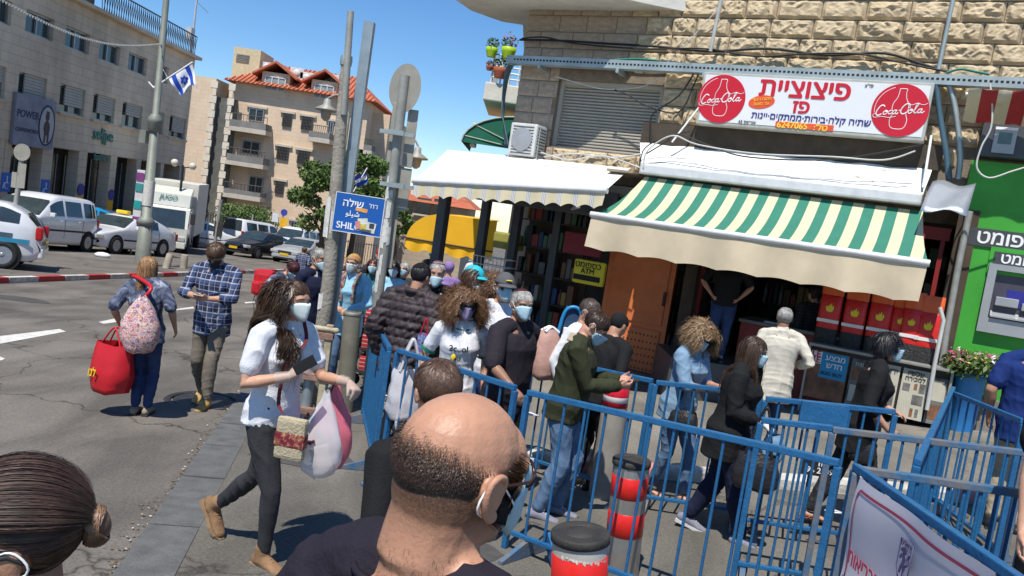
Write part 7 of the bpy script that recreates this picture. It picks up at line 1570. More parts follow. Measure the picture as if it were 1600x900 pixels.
 # legs
 def legs(mb, ex=0., upto=1., w=1., f0=0.):
  for Hq, K_, A_ in ((HL, KL, AL), (HR, KR, AR)):
   pts = [Hq+V((0, 0, .02*k)), Hq*.7+K_*.3, Hq*.3+K_*.7, K_, K_*.72+A_*.28, K_*.35+A_*.65, A_*.92+K_*.08]; r = [.088, .083, .066, .056, .056, .042, .036]
   if upto < 1: pts = pts[:5]; r = r[:5]
   mb.ctube(pts, [(q*(1+(bulk-1)*.6)*k+ex*k)*1 if i < 3 else (q*k+ex*k)*w for i, q in enumerate(r)], 14)
 if not nolegs:
  legs(body)
  for s_, A_, fr in ((-1, AL, lfr), (1, AR, rfr)):
   if shoetype == 'sandal' or shoes is None:
    Rf = Matrix.Rotation(R(fr), 3, 'Z'); body.ctube([A_+Rf@h(0, -.035, -.045), A_+Rf@h(0, .05, -.05), A_+Rf@h(0, .13, -.065), A_+Rf@h(0, .165, -.07)], [.034*k, .036*k, .036*k, .026*k], 10, ry=[.03*k, .024*k, .016*k, .012*k])
 me = remesh(body, vox*k, 2); me.name = 'body'; o = link('body', me, [skin], t); P.body = o
 # top garment
 if top is not None:
  g = MB(); ring(g, [s_ if not puffer else s_ for s_ in tor], .020 if not puffer else .045, lo=hem, hi=.50, ew=topw)
  if hem < -.03:
   st = [s_ for s_ in tor if s_[0] >= -.05]; c0 = st[0]; g2 = [(hem, c0[1]*1.02, c0[2]*1.05, c0[3]), (min(-.04, hem*.5), c0[1]*1.0, c0[2]*1.02, c0[3]), (.03, .16, .115, 0)]; ring(g, g2, .021 if not puffer else .045, ew=topw)
  for S_ in (SL_, SR_): g.ctube([nb-up*.022*k+(S_-sc)*.30, nb*.5+S_*.5+up*.004*k, S_], [(.060+(.03 if puffer else 0))*k*bl, (.067+(.03 if puffer else 0))*k*bl, .068*k], 10)
  if sleeve > 0:
   for s_, S_, E2, W_ in ((-1, SL_, EL, WL), (1, SR_, ER, WR)): arm(g, S_, E2, W_, (.015 if sleeve > .6 else .017)+(.03 if puffer else 0), sleeve if sleeve < 1 else .97, sleevew)
  g.ctube([P0+up*neckz[0]*k, P0+up*neckz[1]*k], [.094*k*bl, .076*k*bl], 14)
  me = remesh(g, vox*k*1.1, topsm); folds(me, fold[0]*k, 20 if not puffer else 34, seed, .4)
  if puffer:
   p = coords(me); n = normals(me); z = (p-np.array(P0))@np.array(up)/k; p = p+n*(.016*np.abs(np.sin(z*math.pi/.075))**.6-.01)[:, None]; me.vertices.foreach_set('co', p.ravel())
  me.name = 'top'; P.top = link('top', me, [top] if not isinstance(top, (list, tuple)) else list(top), t)
  if collar:
   mb = MB();
   for s_ in (-1, 1):
    rows = []
    for i in range(6):
     a = (.15+i/5*.95)*math.pi/1.05*s_; c = nb+Rs@h(math.sin(a)*.068*bl, math.cos(a)*.07*bl+.005, -.02-.02*math.cos(a)); rows.append([c+up*.03*k, c+Rs@h(math.sin(a)*.012, math.cos(a)*.014, -.012), c+Rs@h(math.sin(a)*.028, math.cos(a)*.03, -.045 if i < 2 else -.03)])
    mb.grid(rows)
   mb.build('collar', collar if not isinstance(collar, bool) else top, t, local=True)
 if bottom is not None and not nolegs:
  g = MB(); ring(g, [s_ for s_ in tor if s_[0] <= .12], .010, ew=1.0); legs(g, .008, leg, trw)
  if skirt:
   g = MB(); vs = []; n = 24; st = [(.06, .15, .11), (-.05, .175, .13), (-.3, .2, .16), (skirt, .24, .2)]
   for z, a_, b_ in st:
    for j in range(n): a = 2*math.pi*j/n; vs.append(P0+h(math.cos(a)*a_*bulk, math.sin(a)*b_*bulk, z))
   vs += [P0+h(0, 0, .06), P0+h(0, 0, skirt)]; g.add(vs, [(i*n+j, (i+1)*n+j, (i+1)*n+(j+1) % n, i*n+(j+1) % n) for i in range(3) for j in range(n)]+[(j, (j+1) % n, 4*n) for j in range(n)]+[(3*n+(j+1) % n, 3*n+j, 4*n+1) for j in range(n)], 0, True)
  me = remesh(g, vox*k*1.1, 3); folds(me, fold[1]*k, 26, seed+5, .5)
  if gap: pass
  me.name = 'trousers'; P.bot = link('skirt' if skirt else 'trousers', me, [bottom], t)
 # shoes
 if shoes is not None and not nolegs:
  for s_, A_, fr, ft in ((-1, AL, lfr, lf), (1, AR, rfr, rf)):
   tilt = (ft[3] if len(ft) > 3 else 0); Rf = Matrix.Rotation(R(fr), 3, 'Z')@Matrix.Rotation(R(-tilt), 3, 'X')
   q = lambda x, y, z: A_+Rf@h(x, y, z)
   mb = MB()
   if shoetype == 'boot': mb.ctube([q(0, -.01, .05), q(0, -.008, 0), q(0, 0, -.03)], [.047*k, .047*k, .05*k], 14)
   mb.ctube([q(0, -.05, -.035), q(0, .0, -.028), q(0, .06, -.04), q(0, .13, -.053), q(0, .175, -.057)], [.038*k, .042*k, .044*k, .046*k, .036*k], 14, ref=Rf@V((0, 0, 1)), ry=[.04*k, .046*k, .038*k, .026*k, .02*k])
   me = remesh(mb, .007*k, 2); o = link('shoe', me, [shoes], t)
   mb = MB(); out = [(-.035, -.08), (.035, -.08), (.04, -.02), (.036, .04), (.046, .11), (.04, .17), (.018, .205), (-.018, .205), (-.04, .17), (-.046, .11), (-.036, .04), (-.04, -.02)]
   mb.prism([q(x, y, -.085) for x, y in out], Rf@h(0, 0, .026)); mb.build('sole', sole or m_rub, o, local=True)
   mb = MB()
   for i in range(4): mb.tube([q(-.022, .035+.022*i, .002-.009*i), q(0, .04+.022*i, .009-.009*i), q(.022, .035+.022*i, .002-.009*i)], .0035*k, 5)
   mb.build('laces', m_maskw if sole is None else sole, o, local=True)
 elif shoetype == 'sandal' and not nolegs:
  for s_, A_, fr in ((-1, AL, lfr), (1, AR, rfr)):
   Rf = Matrix.Rotation(R(fr), 3, 'Z'); q = lambda x, y, z: A_+Rf@h(x, y, z); mb = MB(); out = [(-.035, -.07), (.035, -.07), (.04, .04), (.046, .11), (.036, .18), (0, .205), (-.036, .18), (-.046, .11), (-.04, .04)]
   mb.prism([q(x, y, -.088) for x, y in out], h(0, 0, .015)); mb.tube([q(-.045, .1, -.07), q(0, .09, -.035), q(.045, .1, -.07)], .006*k, 5); mb.tube([q(-.04, .0, -.07), q(0, .04, -.02), q(.04, .0, -.07)], .005*k, 5); mb.build('sandal', cloth('sandal', (.3, .14, .08)), t, local=True)
 # face things
 if eyes:
  for s_ in (-1, 1):
   mb = MB(); mb.ell(Hp(s_*.031, .074, .012), [.0125*hk, .0125*hk, .0095*hk], ax_, 10, 8); e = mb.build('eye', m_eye, t, local=True); mb = MB(); mb.ell(Hp(s_*.031, .0835, .011), [.0055*hk, .004*hk, .0055*hk], ax_, 8, 6); mb.build('iris', m_iris, e, local=True)
   mb = MB(); mb.tube([Hp(s_*.013, .099, .031), Hp(s_*.032, .097, .037), Hp(s_*.053, .078, .030)], [.0028*hk, .0042*hk, .002*hk], 6); mb.build('eyebrow', hairm_ or H_DK, t, local=True)
  mb = MB(); mb.tube([Hp(-.022, .088, -.058), Hp(-.008, .098, -.055), Hp(0, .099, -.0565), Hp(.008, .098, -.055), Hp(.022, .088, -.058)], .004*hk, 6); mb.build('lips', m_lip, t, local=True) if not mask else None
 if mask:
  rows = []; n = 13
  for j in range(8):
   f = j/7; row = []
   for i in range(n):
    u = (i/(n-1)-.5)*2; a = u*1.22; z = (.017-.034*u*u)*(1-f)+(-.104+.050*u*u)*f-mdrop; rr = .083+.022*math.cos(a)*(1-abs(f-.35))**1.0
    nose = .040*math.exp(-(u/.24)**2)*(1-.6*f) if mdrop < .02 else .012; chin = .012*f*math.cos(a)
    rad = .081; row.append(Hp(rad*math.sin(a)*1.0*(1-.30*f*f), .012+(.087+nose+chin)*math.cos(a)*(1+.05*math.sin(f*3.1))*(1 if f < .9 else .9)+.0015*(j % 2), z))
   rows.append(row)
  mb = MB(); mb.grid(rows); o = mb.build('face_mask', mask, t, local=True); sm = o.modifiers.new('s', 'SOLIDIFY'); sm.thickness = .0015
  for s_ in (-1, 1):
   mb = MB(); mb.tube(catmull([rows[0][0 if s_ < 0 else -1], Hp(s_*.084, .0, .02), Hp(s_*.088, -.025, .012), Hp(s_*.086, -.03, -.02), rows[-1][0 if s_ < 0 else -1]], 4), .0018, 5); mb.build('mask_loop', m_pw, t, local=True)
 return P
def glasses(P, lens=m_lensd, fm=m_trim, big=1., rim=.0022):
 Hp = P.Hp; mb = MB(); L = MB()
 for s_ in (-1, 1):
  ring_ = [Hp(s_*(.033+.024*big*math.cos(a)), .101-.010*abs(math.cos(a))*(1 if math.cos(a) > 0 else .2)-.004, .010+.018*big*math.sin(a)) for a in lin(0, 6.283, 15)]
  mb.tube(ring_, rim, 5); L.add(ring_[:-1], [tuple(range(14))]); mb.tube([Hp(s_*.058, .09, .016), Hp(s_*.08, .06, .016), Hp(s_*.086, -.01, .014), Hp(s_*.084, -.03, -.002)], rim, 5)
 mb.tube([Hp(-.010, .104, .014), Hp(0, .107, .018), Hp(.010, .104, .014)], rim, 5); g = mb.build('glasses', fm, P.t, local=True); L.build('lens', lens, g, local=True)
def scalp_ok(u, front=.062, back=-.075, side=-.012):
 y = u[:, 1]; z = u[:, 2]; x = np.abs(u[:, 0]); f = np.clip((y+.045)/(.10), 0, 1); f = f*f*(3-2*f); lim = back+(front-back)*f
 ear = (x > .055) & (np.abs(y+.005) < .03) & (z < .022); return (z > lim) & ~ear
def scalp(n, seed, front, back, lift=1.0, keep=None):
 rs_ = np.random.RandomState(seed); u = rs_.normal(size=(n*3, 3)); u /= np.linalg.norm(u, axis=1)[:, None]
 p = u*np.array([.0785, .097, .086])*lift+np.array([0, -.012, .034]); low = p[:, 2] < .0; p[low, 0] *= 1-.9*np.abs(p[low, 2]); ok = scalp_ok(p, front, back) if keep is None else keep(p); return p[ok][:n], u[ok][:n]
def cap(P, hm, front=.062, back=-.075, th=1.035, name='hair'):
 """closed under-layer the strands grow from"""
 n, kk = 40, 26; mb = MB(); vs = []; keep = {}
 for i in range(kk+1):
  tt = -math.pi/2+math.pi*i/kk
  for j in range(n):
   a = 2*math.pi*j/n; vs.append((math.cos(tt)*math.cos(a), math.cos(tt)*math.sin(a), math.sin(tt)))
 u = np.array(vs); p = u*np.array([.0785, .097, .086])*th+np.array([0, -.012, .034]); ok = scalp_ok(p, front, back); W_ = [P.Hp(*q) for q in p]
 fs = [f for f in [(i*n+j, i*n+(j+1) % n, (i+1)*n+(j+1) % n, (i+1)*n+j) for i in range(kk) for j in range(n)] if all(ok[q] for q in f)]
 mb.add(W_, fs, 0, True); o = mb.build(name, hm, P.t, local=True); return o
def strands(P, hm, n, L, flow, seed=1, front=.062, back=-.075, seg=7, width=.0028, grav=.35, curl=0., curlf=3., jit=.15, lift=1.02, name='hair_strands', part=None, shoulder=True, lenf=None, puff=0., parent=None, down=None, root=.03, keep=None, hug=0., target=None, clear=True, gst=.35, via=None):
 """ribbons that grow from the scalp, follow the flow, fall and stay outside head and shoulders"""
 p, u = scalp(n, seed, front, back, lift, keep); n = len(p); rs_ = np.random.RandomState(seed+1)
 Rh = np.array(P.Hd); hk = P.hk; pos = (p*hk)@Rh.T+np.array(P.hc); nrm = (u/np.array([.0785, .097, .086])**1); nrm = (u@Rh.T); g = np.array([0, 0, -1.]) if down is None else np.array(down)
 fl = flow(p, u) if callable(flow) else np.tile(np.array(flow, dtype=float), (n, 1)); fl = fl@Rh.T; fl = fl-nrm*np.sum(fl*nrm, 1)[:, None]*1.0; fl /= np.linalg.norm(fl, axis=1)[:, None]+1e-9
 d = fl+nrm*((.25 if L < .08 else .04)+puff)+rs_.normal(size=(n, 3))*jit; d /= np.linalg.norm(d, axis=1)[:, None]
 Ls = L*(.75+.5*rs_.rand(n))*(lenf(p) if lenf else 1)*P.k; ph = rs_.rand(n)*6.28; pts = [pos.copy()]; cen = np.array(P.hc)+Rh@(np.array([0, -.012, .034])*hk); axes = np.array([.081, .100, .089])*hk*lift
 nk = np.array(P.sc)
 if target is not None: TG = np.array(P.Hp(*target)); Ls = np.minimum(Ls, np.linalg.norm(TG-pos, axis=1)*1.25)
 off0 = np.linalg.norm((pos-cen)@Rh/axes, axis=1)
 f0_ = d.copy(); going = np.zeros(n, bool) if via is None else ((pos-np.array(P.hc))@Rh/hk)[:, 1] > -.06
 for s in range(seg):
  gg = grav*min(1, gst+(s+1)/seg)*(1 if gst > .1 else min(1, s/4)); r0 = np.linalg.norm((pos-cen)@Rh/axes, axis=1); ge = np.minimum(.85, gg+.38*(r0 > 1.045)*(puff < .3 and L > .15 and s > 0 and target is None))[:, None]; d = d*(1-ge)+g*ge+rs_.normal(size=(n, 3))*jit*.25;
  if curl:
   a = ph+s*curlf; e1 = np.cross(d, nrm); e1 /= np.linalg.norm(e1, axis=1)[:, None]+1e-9; d = d+e1*(np.sin(a)*curl)[:, None]+nrm*(np.cos(a)*curl*.8)[:, None]
  if via is not None and going.any():
   VT = np.array(P.Hp(*via))+np.outer(p[going, 0]*1.1, Rh[:, 0]); tv = VT-pos[going]; dv = np.linalg.norm(tv, axis=1)[:, None]+1e-6; fr = f0_[going]; d[going] = fr*.5+tv/dv*.8; going &= ~((((pos-np.array(P.hc))@Rh/hk)[:, 1] < -.05))
  f0_ = d.copy()
  if target is not None: d = d*.35+(TG-pos)/(np.linalg.norm(TG-pos, axis=1)[:, None]+1e-6)
  if hug: nq = (pos-cen); nq /= np.linalg.norm(nq, axis=1)[:, None]; d = d-nq*(np.sum(d*nq, 1)*hug)[:, None]
  d /= np.linalg.norm(d, axis=1)[:, None]; pos = pos+d*(Ls/seg)[:, None]
  q = (pos-cen)@Rh/axes; r = np.linalg.norm(q, axis=1); mn = 1.02+puff*.35*(s+1)/seg; bad = r < mn; q[bad] *= (mn/r[bad])[:, None]; pos[bad] = (q[bad]*axes)@Rh.T+cen
  if clear:
   q = (pos-np.array(P.hc))@Rh/hk; b3 = (q[:, 2] < (.05 if puff < .4 else .068)) & (q[:, 1] > .015) & (np.abs(q[:, 0]) < .078) & (q[:, 2] > -.2); q[b3, 0] = np.sign(q[b3, 0]+1e-6)*.080; q[b3, 1] = np.minimum(q[b3, 1], .032+.6*np.maximum(0, q[b3, 2])); pos[b3] = (q[b3]*hk)@Rh.T+np.array(P.hc)
  if shoulder:
   z = pos[:, 2]-nk[2]; low = z < (.03 if via is None else .10)*P.k; rx, ry = .22*P.k, (.162 if via is None else .20)*P.k; xx = (pos-nk)@np.array(P.Rs); rr = np.sqrt((xx[:, 0]/rx)**2+(xx[:, 1]/ry)**2); b2 = low & (rr < 1.0); sgn = np.where(xx[:, 1] > (-.02 if via is None else .09), 1, -1)
   yb = ry*np.sqrt(np.clip(1-(xx[:, 0]/rx)**2, .1, 1)); dy = np.where(b2, sgn*yb-xx[:, 1], 0)*.6; pos = pos+np.outer(dy, np.array(P.Rs)[:, 1])
  pts.append(pos.copy())
 T = np.stack(pts, 1); tang = np.gradient(T, axis=1); out = T-cen; side = np.cross(tang, out); side /= np.linalg.norm(side, axis=2)[:, :, None]+1e-9
 rnd = rs_.normal(size=(n, 1, 3))*.35; side = side+rnd; side /= np.linalg.norm(side, axis=2)[:, :, None]
 w = width*P.k*(1-.75*np.linspace(0, 1, seg+1)**2)[None, :, None]*(.6+.8*rs_.rand(n, 1, 1)); A = T+side*w; B_ = T-side*w
 Vt = np.stack([A, B_], 2).reshape(-1, 3); m = seg+1; base = np.arange(n)[:, None]*m*2+np.arange(seg)[None, :]*2; F = np.stack([base, base+1, base+3, base+2], 2).reshape(-1, 4)
 me = bpy.data.meshes.new(name); me.vertices.add(len(Vt)); me.vertices.foreach_set('co', Vt.ravel()); me.loops.add(F.size); me.loops.foreach_set('vertex_index', F.ravel().astype(np.int32)); me.polygons.add(len(F)); me.polygons.foreach_set('loop_start', np.arange(0, F.size, 4, dtype=np.int32)); me.polygons.foreach_set('use_smooth', np.ones(len(F), bool)); me.update(calc_edges=True)
 o = link(name, me, [hm], parent or P.t); o['kind'] = 'stuff'; return o
def fl_back(p, u): f = np.zeros_like(p); f[:, 1] = -1; f[:, 2] = -.4-(.05-p[:, 1]).clip(0)*6; f[:, 0] = p[:, 0]*4; return f
def fl_crown(p, u): f = p-np.array([.0, -.05, .12]); f[:, 2] -= .05; return f
def fl_part(p, u): f = np.zeros_like(p); f[:, 0] = np.sign(p[:, 0])*.8; f[:, 1] = -.35; f[:, 2] = -.7; return f
def fl_down(p, u): f = np.zeros_like(p); f[:, 2] = -1; f[:, 1] = -.3; return f
def fl_fwd(p, u): f = p-np.array([.0, -.06, .11]); f[:, 1] += .06; return f
def short_hair(P, hm, n=1800, L=.035, seed=1, front=.062, back=-.07, **kw): cap(P, hm, front, back, 1.03); strands(P, hm, n, L, kw.pop('flow', fl_crown), seed, front, back, seg=4, width=kw.pop('width', .0022), grav=.05, shoulder=False, jit=kw.pop('jit', .16), hug=kw.pop('hug', .8), clear=False, **kw)
def kippah(P, m, r=.075, c=(0, -.045, .03), h=1.045):
 mb = MB(); prof = [(r*math.sin(a)/math.sin(1.15), 0) for a in lin(1.15, .01, 7)]; rows = []
 for i, a in enumerate(lin(0, r/.09, 8)):
  row = []
  for j in range(25):
   b = 2*math.pi*j/24; d = V((math.sin(a)*math.cos(b), math.sin(a)*math.sin(b), math.cos(a))); tl = Matrix.Rotation(R(24), 3, 'X'); d = tl@d; row.append(P.Hp(d.x*.0785*h, -.012+d.y*.098*h, .034+d.z*.0865*h+.002))
  rows.append(row)
 mb.grid(rows); o = mb.build('kippah', m, P.t, local=True); s_ = o.modifiers.new('s', 'SOLIDIFY'); s_.thickness = .004
def baseball(P, m, mb_=None, h=1.1, text_=None):
 mb = MB(); rows = []
 for a in lin(.02, 1.45, 9):
  rows.append([P.Hp(math.sin(a)*math.cos(b)*.0785*h, -.008+math.sin(a)*math.sin(b)*.098*h, .036+math.cos(a)*.09*h) for b in lin(0, 6.2832, 29)])
 mb.grid(rows); c = mb.build('cap', m, P.t, local=True)
 mb = MB(); rows = []
 for j in range(5):
  rows.append([P.Hp(math.sin(a)*(.078+.004*j)*1.03, .0+math.cos(a)*(.098*h)+.016*j*math.cos(a)*1.1, .048-.002*j*j*.6-.02*(1-math.cos(a))) for a in lin(-1.15, 1.15, 13)])
 mb.grid(rows); o = mb.build('peak', mb_ or m, c, local=True); s_ = o.modifiers.new('s', 'SOLIDIFY'); s_.thickness = .004
def wlocal(P, v): return WM[P.t]@v
def tubef(P, pts, r, m, nm, n=6, k=5): mb = MB(); mb.tube(catmull(pts, k), r, n); return mb.build(nm, m, P.t, local=True)
# ---------------------------------------------------------------- cloth patterns
def plaidm():
 m = mat('plaid', (.02, .03, .09), .85, bump=.2, bscale=120); n, b = nodes(m); tc = [x for x in n.nodes if x.type == 'TEX_COORD'][0]; sp = sh(m, 'ShaderNodeSeparateXYZ'); lk(n, tc.outputs['Object'], sp.inputs[0]); prev = None
 def band(ax, per, w, col, fac, off=0):
  nonlocal prev
  a = sh(m, 'ShaderNodeMath'); a.operation = 'MULTIPLY_ADD'; a.inputs[1].default_value = 1/per; a.inputs[2].default_value = off+10; lk(n, sp.outputs[ax], a.inputs[0]); f = sh(m, 'ShaderNodeMath'); f.operation = 'FRACT'; lk(n, a.outputs[0], f.inputs[0]); c = sh(m, 'ShaderNodeMath'); c.operation = 'LESS_THAN'; c.inputs[1].default_value = w; lk(n, f.outputs[0], c.inputs[0]); g = sh(m, 'ShaderNodeMath'); g.operation = 'MULTIPLY'; g.inputs[1].default_value = fac; lk(n, c.outputs[0], g.inputs[0])
  mx = sh(m, 'ShaderNodeMixRGB'); mx.inputs[2].default_value = (*col, 1); lk(n, g.outputs[0], mx.inputs[0])
  if prev is None: mx.inputs[1].default_value = (.008, .014, .05, 1)
  else: lk(n, prev, mx.inputs[1])
  prev = mx.outputs[0]
 for ax in (0, 2): band(ax, .11, .36, (.05, .08, .18), .6, .3); band(ax, .11, .10, (.5, .52, .56), .55, .0); band(ax, .11, .07, (.5, .54, .6), .38, .5)
 lk(n, prev, b.inputs['Base Color']); return m
def blotch(name, cols, scale, detail=3., dist=1., rough=.8):
 m = mat(name, cols[0], rough, 0, .1, scale, bump=.15, bscale=120, detail=detail); n, b = nodes(m); rp = [x for x in n.nodes if x.type == 'VALTORGB'][0]; nz = [x for x in n.nodes if x.type == 'TEX_NOISE'][0]; nz.inputs['Distortion'].default_value = dist; e = rp.color_ramp.elements
 e[0].position = .3; e[0].color = (*cols[0], 1); e[1].position = .7; e[1].color = (*cols[-1], 1)
 for i, c in enumerate(cols[1:-1]): q = e.new(.3+.4*(i+1)/(len(cols)-1)); q.color = (*c, 1)
 return m
M_PLAID = plaidm(); M_TIE = blotch('tie_dye', [(.02, .03, .06), (.03, .04, .08), (.12, .14, .2), (.45, .48, .55)], 7, 4, 1.5)
M_FLOR = blotch('floral', [(.08, .05, .25), (.6, .57, .55), (.45, .06, .08), (.66, .62, .58), (.5, .2, .05), (.1, .08, .3), (.6, .5, .5)], 24, 2, .8)
c_white = cloth('white', (.66, .67, .70), sc=4); c_black = cloth('black', (.012, .012, .013)); c_char = cloth('charcoal', (.035, .036, .04)); c_navy = cloth('navy', (.012, .016, .04)); c_jean = cloth('jean', (.06, .11, .2), (.14, .22, .34), sc=5); c_jean2 = cloth('jean_dark', (.015, .03, .085), (.04, .07, .16), sc=5); c_khaki = cloth('khaki', (.17, .145, .115)); c_olive = cloth('olive', (.035, .038, .018)); c_off = cloth('offwhite', (.56, .52, .43)); c_denim = cloth('denim_top', (.17, .27, .38), (.24, .36, .48), sc=10); c_lblue = cloth('pale_blue', (.28, .5, .62)); c_polo = cloth('polo_black', (.024, .02, .026)); c_puff = mat('puffer', (.035, .024, .027), .62, 0, .15, 9, bump=.15); c_blue = cloth('royal', (.010, .028, .13)); c_sand = cloth('sand', (.36, .30, .21))
s_suede = mat('suede', (.19, .105, .05), .9, 0, .2, 14, bump=.3, col2=(.29, .17, .09)); s_yel = mat('nubuck', (.42, .27, .09), .85, 0, .15, 14, bump=.3); s_gry = mat('trainer', (.2, .2, .25), .8, 0, .2, 40); s_blk = mat('shoe_black', (.02, .02, .02), .4); s_solw = mat('sole_white', (.6, .6, .6), .6); s_mole = mat('moccasin', (.26, .2, .15), .8)
def pp(hx, hy, Y, up=0.): P = at(hx, hy, Y); g = gz(P.x, Y)+up; return V((P.x, Y, g)), P.z-g
def phone(label, c, n_, up_, m=s_blk, sz=(.072, .145)):
 n_ = V(n_).normalized(); up_ = V(up_); up_ = (up_-n_*up_.dot(n_)).normalized(); x = up_.cross(n_); mb = MB(); mb.bbox(c, (sz[0], sz[1], .009), ax=(x, up_, n_), bev=.003); o = mb.build('phone', m); return tag(o, label, 'phone')

# 1 woman walking away with the red bag
pos, h_ = pp(237, 424, 7.35)
p = person('woman seen from behind in tie dyed shirt and jeans, weighed down by two bags', pos, (-.12, 1), 1.50, M_TIE, c_jean2, SK_M, lean=(9, -7), head=(0, 8, 0), female=True, bulk=1.16, sleeve=.5, hem=-.12, lh=(-.26, .02, -.44), rh=(.30, .04, -.46), lf=(-.02, .0, 0), rf=(.10, .02, .0), shoes=s_mole, seed=3, trw=1.1, eyes=False)
cap(p, H_LB, .06, -.085, 1.06); strands(p, H_LB, 2600, .22, fl_down, 5, grav=.45, width=.0032, jit=.12, lift=1.06, puff=.12, seg=7)
def sack(name, label, cat, top, w, hgt, dep, rz, m, handle=None, sag=.4, nn=24, mat2=None, hh=.22, seed=0, amp=.012, prof=None, hx=.6, tw=.0):
 """soft bag hanging from its top point"""
 t = thing(name, label, cat, top-V((0, 0, hgt)), rz); mb = MB(); rs_ = np.random.RandomState(seed); ph = rs_.rand(4)*6; rows = []; prof = prof or [(0, .35, .5), (.04, .8, .9), (.18, 1, 1), (.45, 1, .95), (.7, .93, .75), (.9, .86, .45), (1, .82, .3)]
 prof = [tuple(a+(b-a)*f for a, b in zip(P, Q)) for P, Q in zip(prof, prof[1:]) for f in (0, .34, .67)]+[prof[-1]]
 for f, a_, b_ in prof:
  row = []
  for j in range(nn+1):
   a = 2*math.pi*j/nn; q = .75; x = math.copysign(abs(math.cos(a))**q, math.cos(a)); y = math.copysign(abs(math.sin(a))**q, math.sin(a)); k_ = 1+amp*10*(math.sin(a*5+f*7+ph[0])*.35+math.sin(a*9-f*11+ph[1])*.25+math.sin(f*17+a*2+ph[2])*.3)
   v = V((x*w/2*a_*k_, y*dep/2*b_*k_, hgt*f+.01*math.sin(a*3+ph[3]))); row.append(WM[t]@v)
  rows.append(row)
 mb.grid(rows); mb.add(rows[0][:-1], [tuple(range(nn))]); b = mb.build('bag_body', m, t)
 if handle:
  for s_ in (-1, 1):
   mb = MB(); y = s_*dep*.16; mb.tube(catmull([WM[t]@V((-w*.28, y, hgt*.96)), WM[t]@V((-w*.1*hx, y*.5, hgt+hh)), WM[t]@V((w*.1*hx, y*.5, hgt+hh)), WM[t]@V((w*.28, y, hgt*.96))], 5), handle[1], 6); mb.build('handle', handle[0], t)
 return t
m_rbag = mat('red_bag', (.50, .012, .02), .45, 0, .12, 5, bump=.25, bscale=10); wl = wlocal(p, p.WL)
top = wl+V((-.12, -.02, -.02)); t = sack('shopping_bag', 'big red shopping bag with yellow lettering carried by the woman in tie dye', 'bag', V((at(182, 500, 7.2).x, 7.22, wl.z-.14)), .40, .46, .30, R(-18), m_rbag, (m_rbag, .008), nn=10, amp=.002, hh=.13, seed=2, prof=[(0, .5, .6), (.03, .8, .9), (.35, 1, 1), (.8, .95, .7), (1, .9, .55)])
text(H('לנו'), WM[t]@V((-.07, -.158, .2)), WM[t].to_3x3()@V((.95, -.25, .1)), V((.1, -.05, 1)), 1, mat('letter_yellow', (.8, .6, .02), .5), t, h=.085, off=.02, ext=.004)
t = sack('floral_bag', 'flowered cloth bag slung on the back of the woman in tie dye', 'bag', V((at(222, 462, 7.08).x, 7.12, at(222, 462, 7.1).z)), .33, .52, .24, R(8), M_FLOR, None, amp=.006, seed=4, prof=[(0, .35, .5), (.05, .7, .8), (.25, 1, 1), (.5, 1, .9), (.75, .68, .6), (1, .16, .25)])
mb = MB(); a = WM[t]@V((0, 0, .5)); mb.tube(catmull([a, a+V((.03, .05, .1)), wlocal(p, p.sc+p.Rs@V((-.12, .0, .09))), wlocal(p, p.sc+p.Rs@V((-.13, .1, .0)))], 5), .018, 6); mb.build('strap', m_rbag, t)
# 2 plaid shirt man
pos, h_ = pp(346, 380, 8.15)
p = person('man in blue plaid shirt and grey trousers walking while reading his phone, black mask', pos, (-.06, -1), h_*1.02, M_PLAID, c_khaki, SK_L, lean=(2, 0), head=(0, 40, 0), sleeve=.72, hem=-.17, topw=1.06, lh=(-.05, .31, -.25), rh=(.05, .30, -.25), lp=(-1, -.2, -.5), rp_=(1, -.2, -.5), lf=(-.10, .16, 0), rf=(.10, -.16, .03, 20), lpalm=(.6, -.2, .6), rpalm=(-.6, -.2, .6), curl=(.55, .55), shoes=s_yel, shoetype='boot', mask=m_maskb, sole=s_suede, seed=1, trw=1.1, hairm_=H_BR, fold=(.006, .006), collar=True, vox=.009)
short_hair(p, H_BR, 2600, .055, 3, jit=.5, curl=.9, curlf=2.2, puff=.25)
phone('grey phone held in both hands by the man in plaid', wlocal(p, (p.WL+p.WR)/2+V((0, .09, .02))), (0, .4, 1), (.2, -1, .3), mat('phone_grey', (.2, .2, .21), .3))
# 3 white T shirt woman
pos, h_ = pp(452, 436, 4.5)
p = person('young woman with long dark hair, white T shirt and black jeans striding with bags', pos, (.86, -.50), h_*1.0, c_white, c_char, SK_L, lean=(2, 0), head=(2, 4, 0), female=True, sleeve=.36, sleevew=1.0, hem=-.05, topw=.98, rh=(.13, .22, -.20), lh=(-.18, .40, -.22), rp_=(.7, -.8, -.7), lp=(-.3, -.6, -1), rf=(.05, .12, 0), lf=(-.02, -.42, .12, 48), kl_=(0, 1, 0), rdir=(-.3, .6, .9), rpalm=(-.8, .5, .2), ldir=(.1, .9, -.5), lpalm=(.2, 0, -1), curl=(.85, .75), shoes=s_suede, shoetype='boot', sole=mat('sole_tan', (.3, .18, .09), .8), mask=m_maskw, seed=6, vox=.0075, fold=(.006, .005), hairm_=H_BD, trw=.92)
cap(p, H_BD, .056, -.08, 1.06)
def fl_w(q, u): f = np.zeros_like(q); f[:, 1] = -1.0; f[:, 2] = -.35+q[:, 2]*2; f[:, 0] = np.sign(q[:, 0])*.3; return f
strands(p, H_BD, 7500, .60, fl_w, 8, front=.056, grav=.40, curl=.5, curlf=.8, width=.0024, seg=20, jit=.13, lift=1.05, puff=.03, hug=.3, gst=.05, via=(0, -.105, .05))
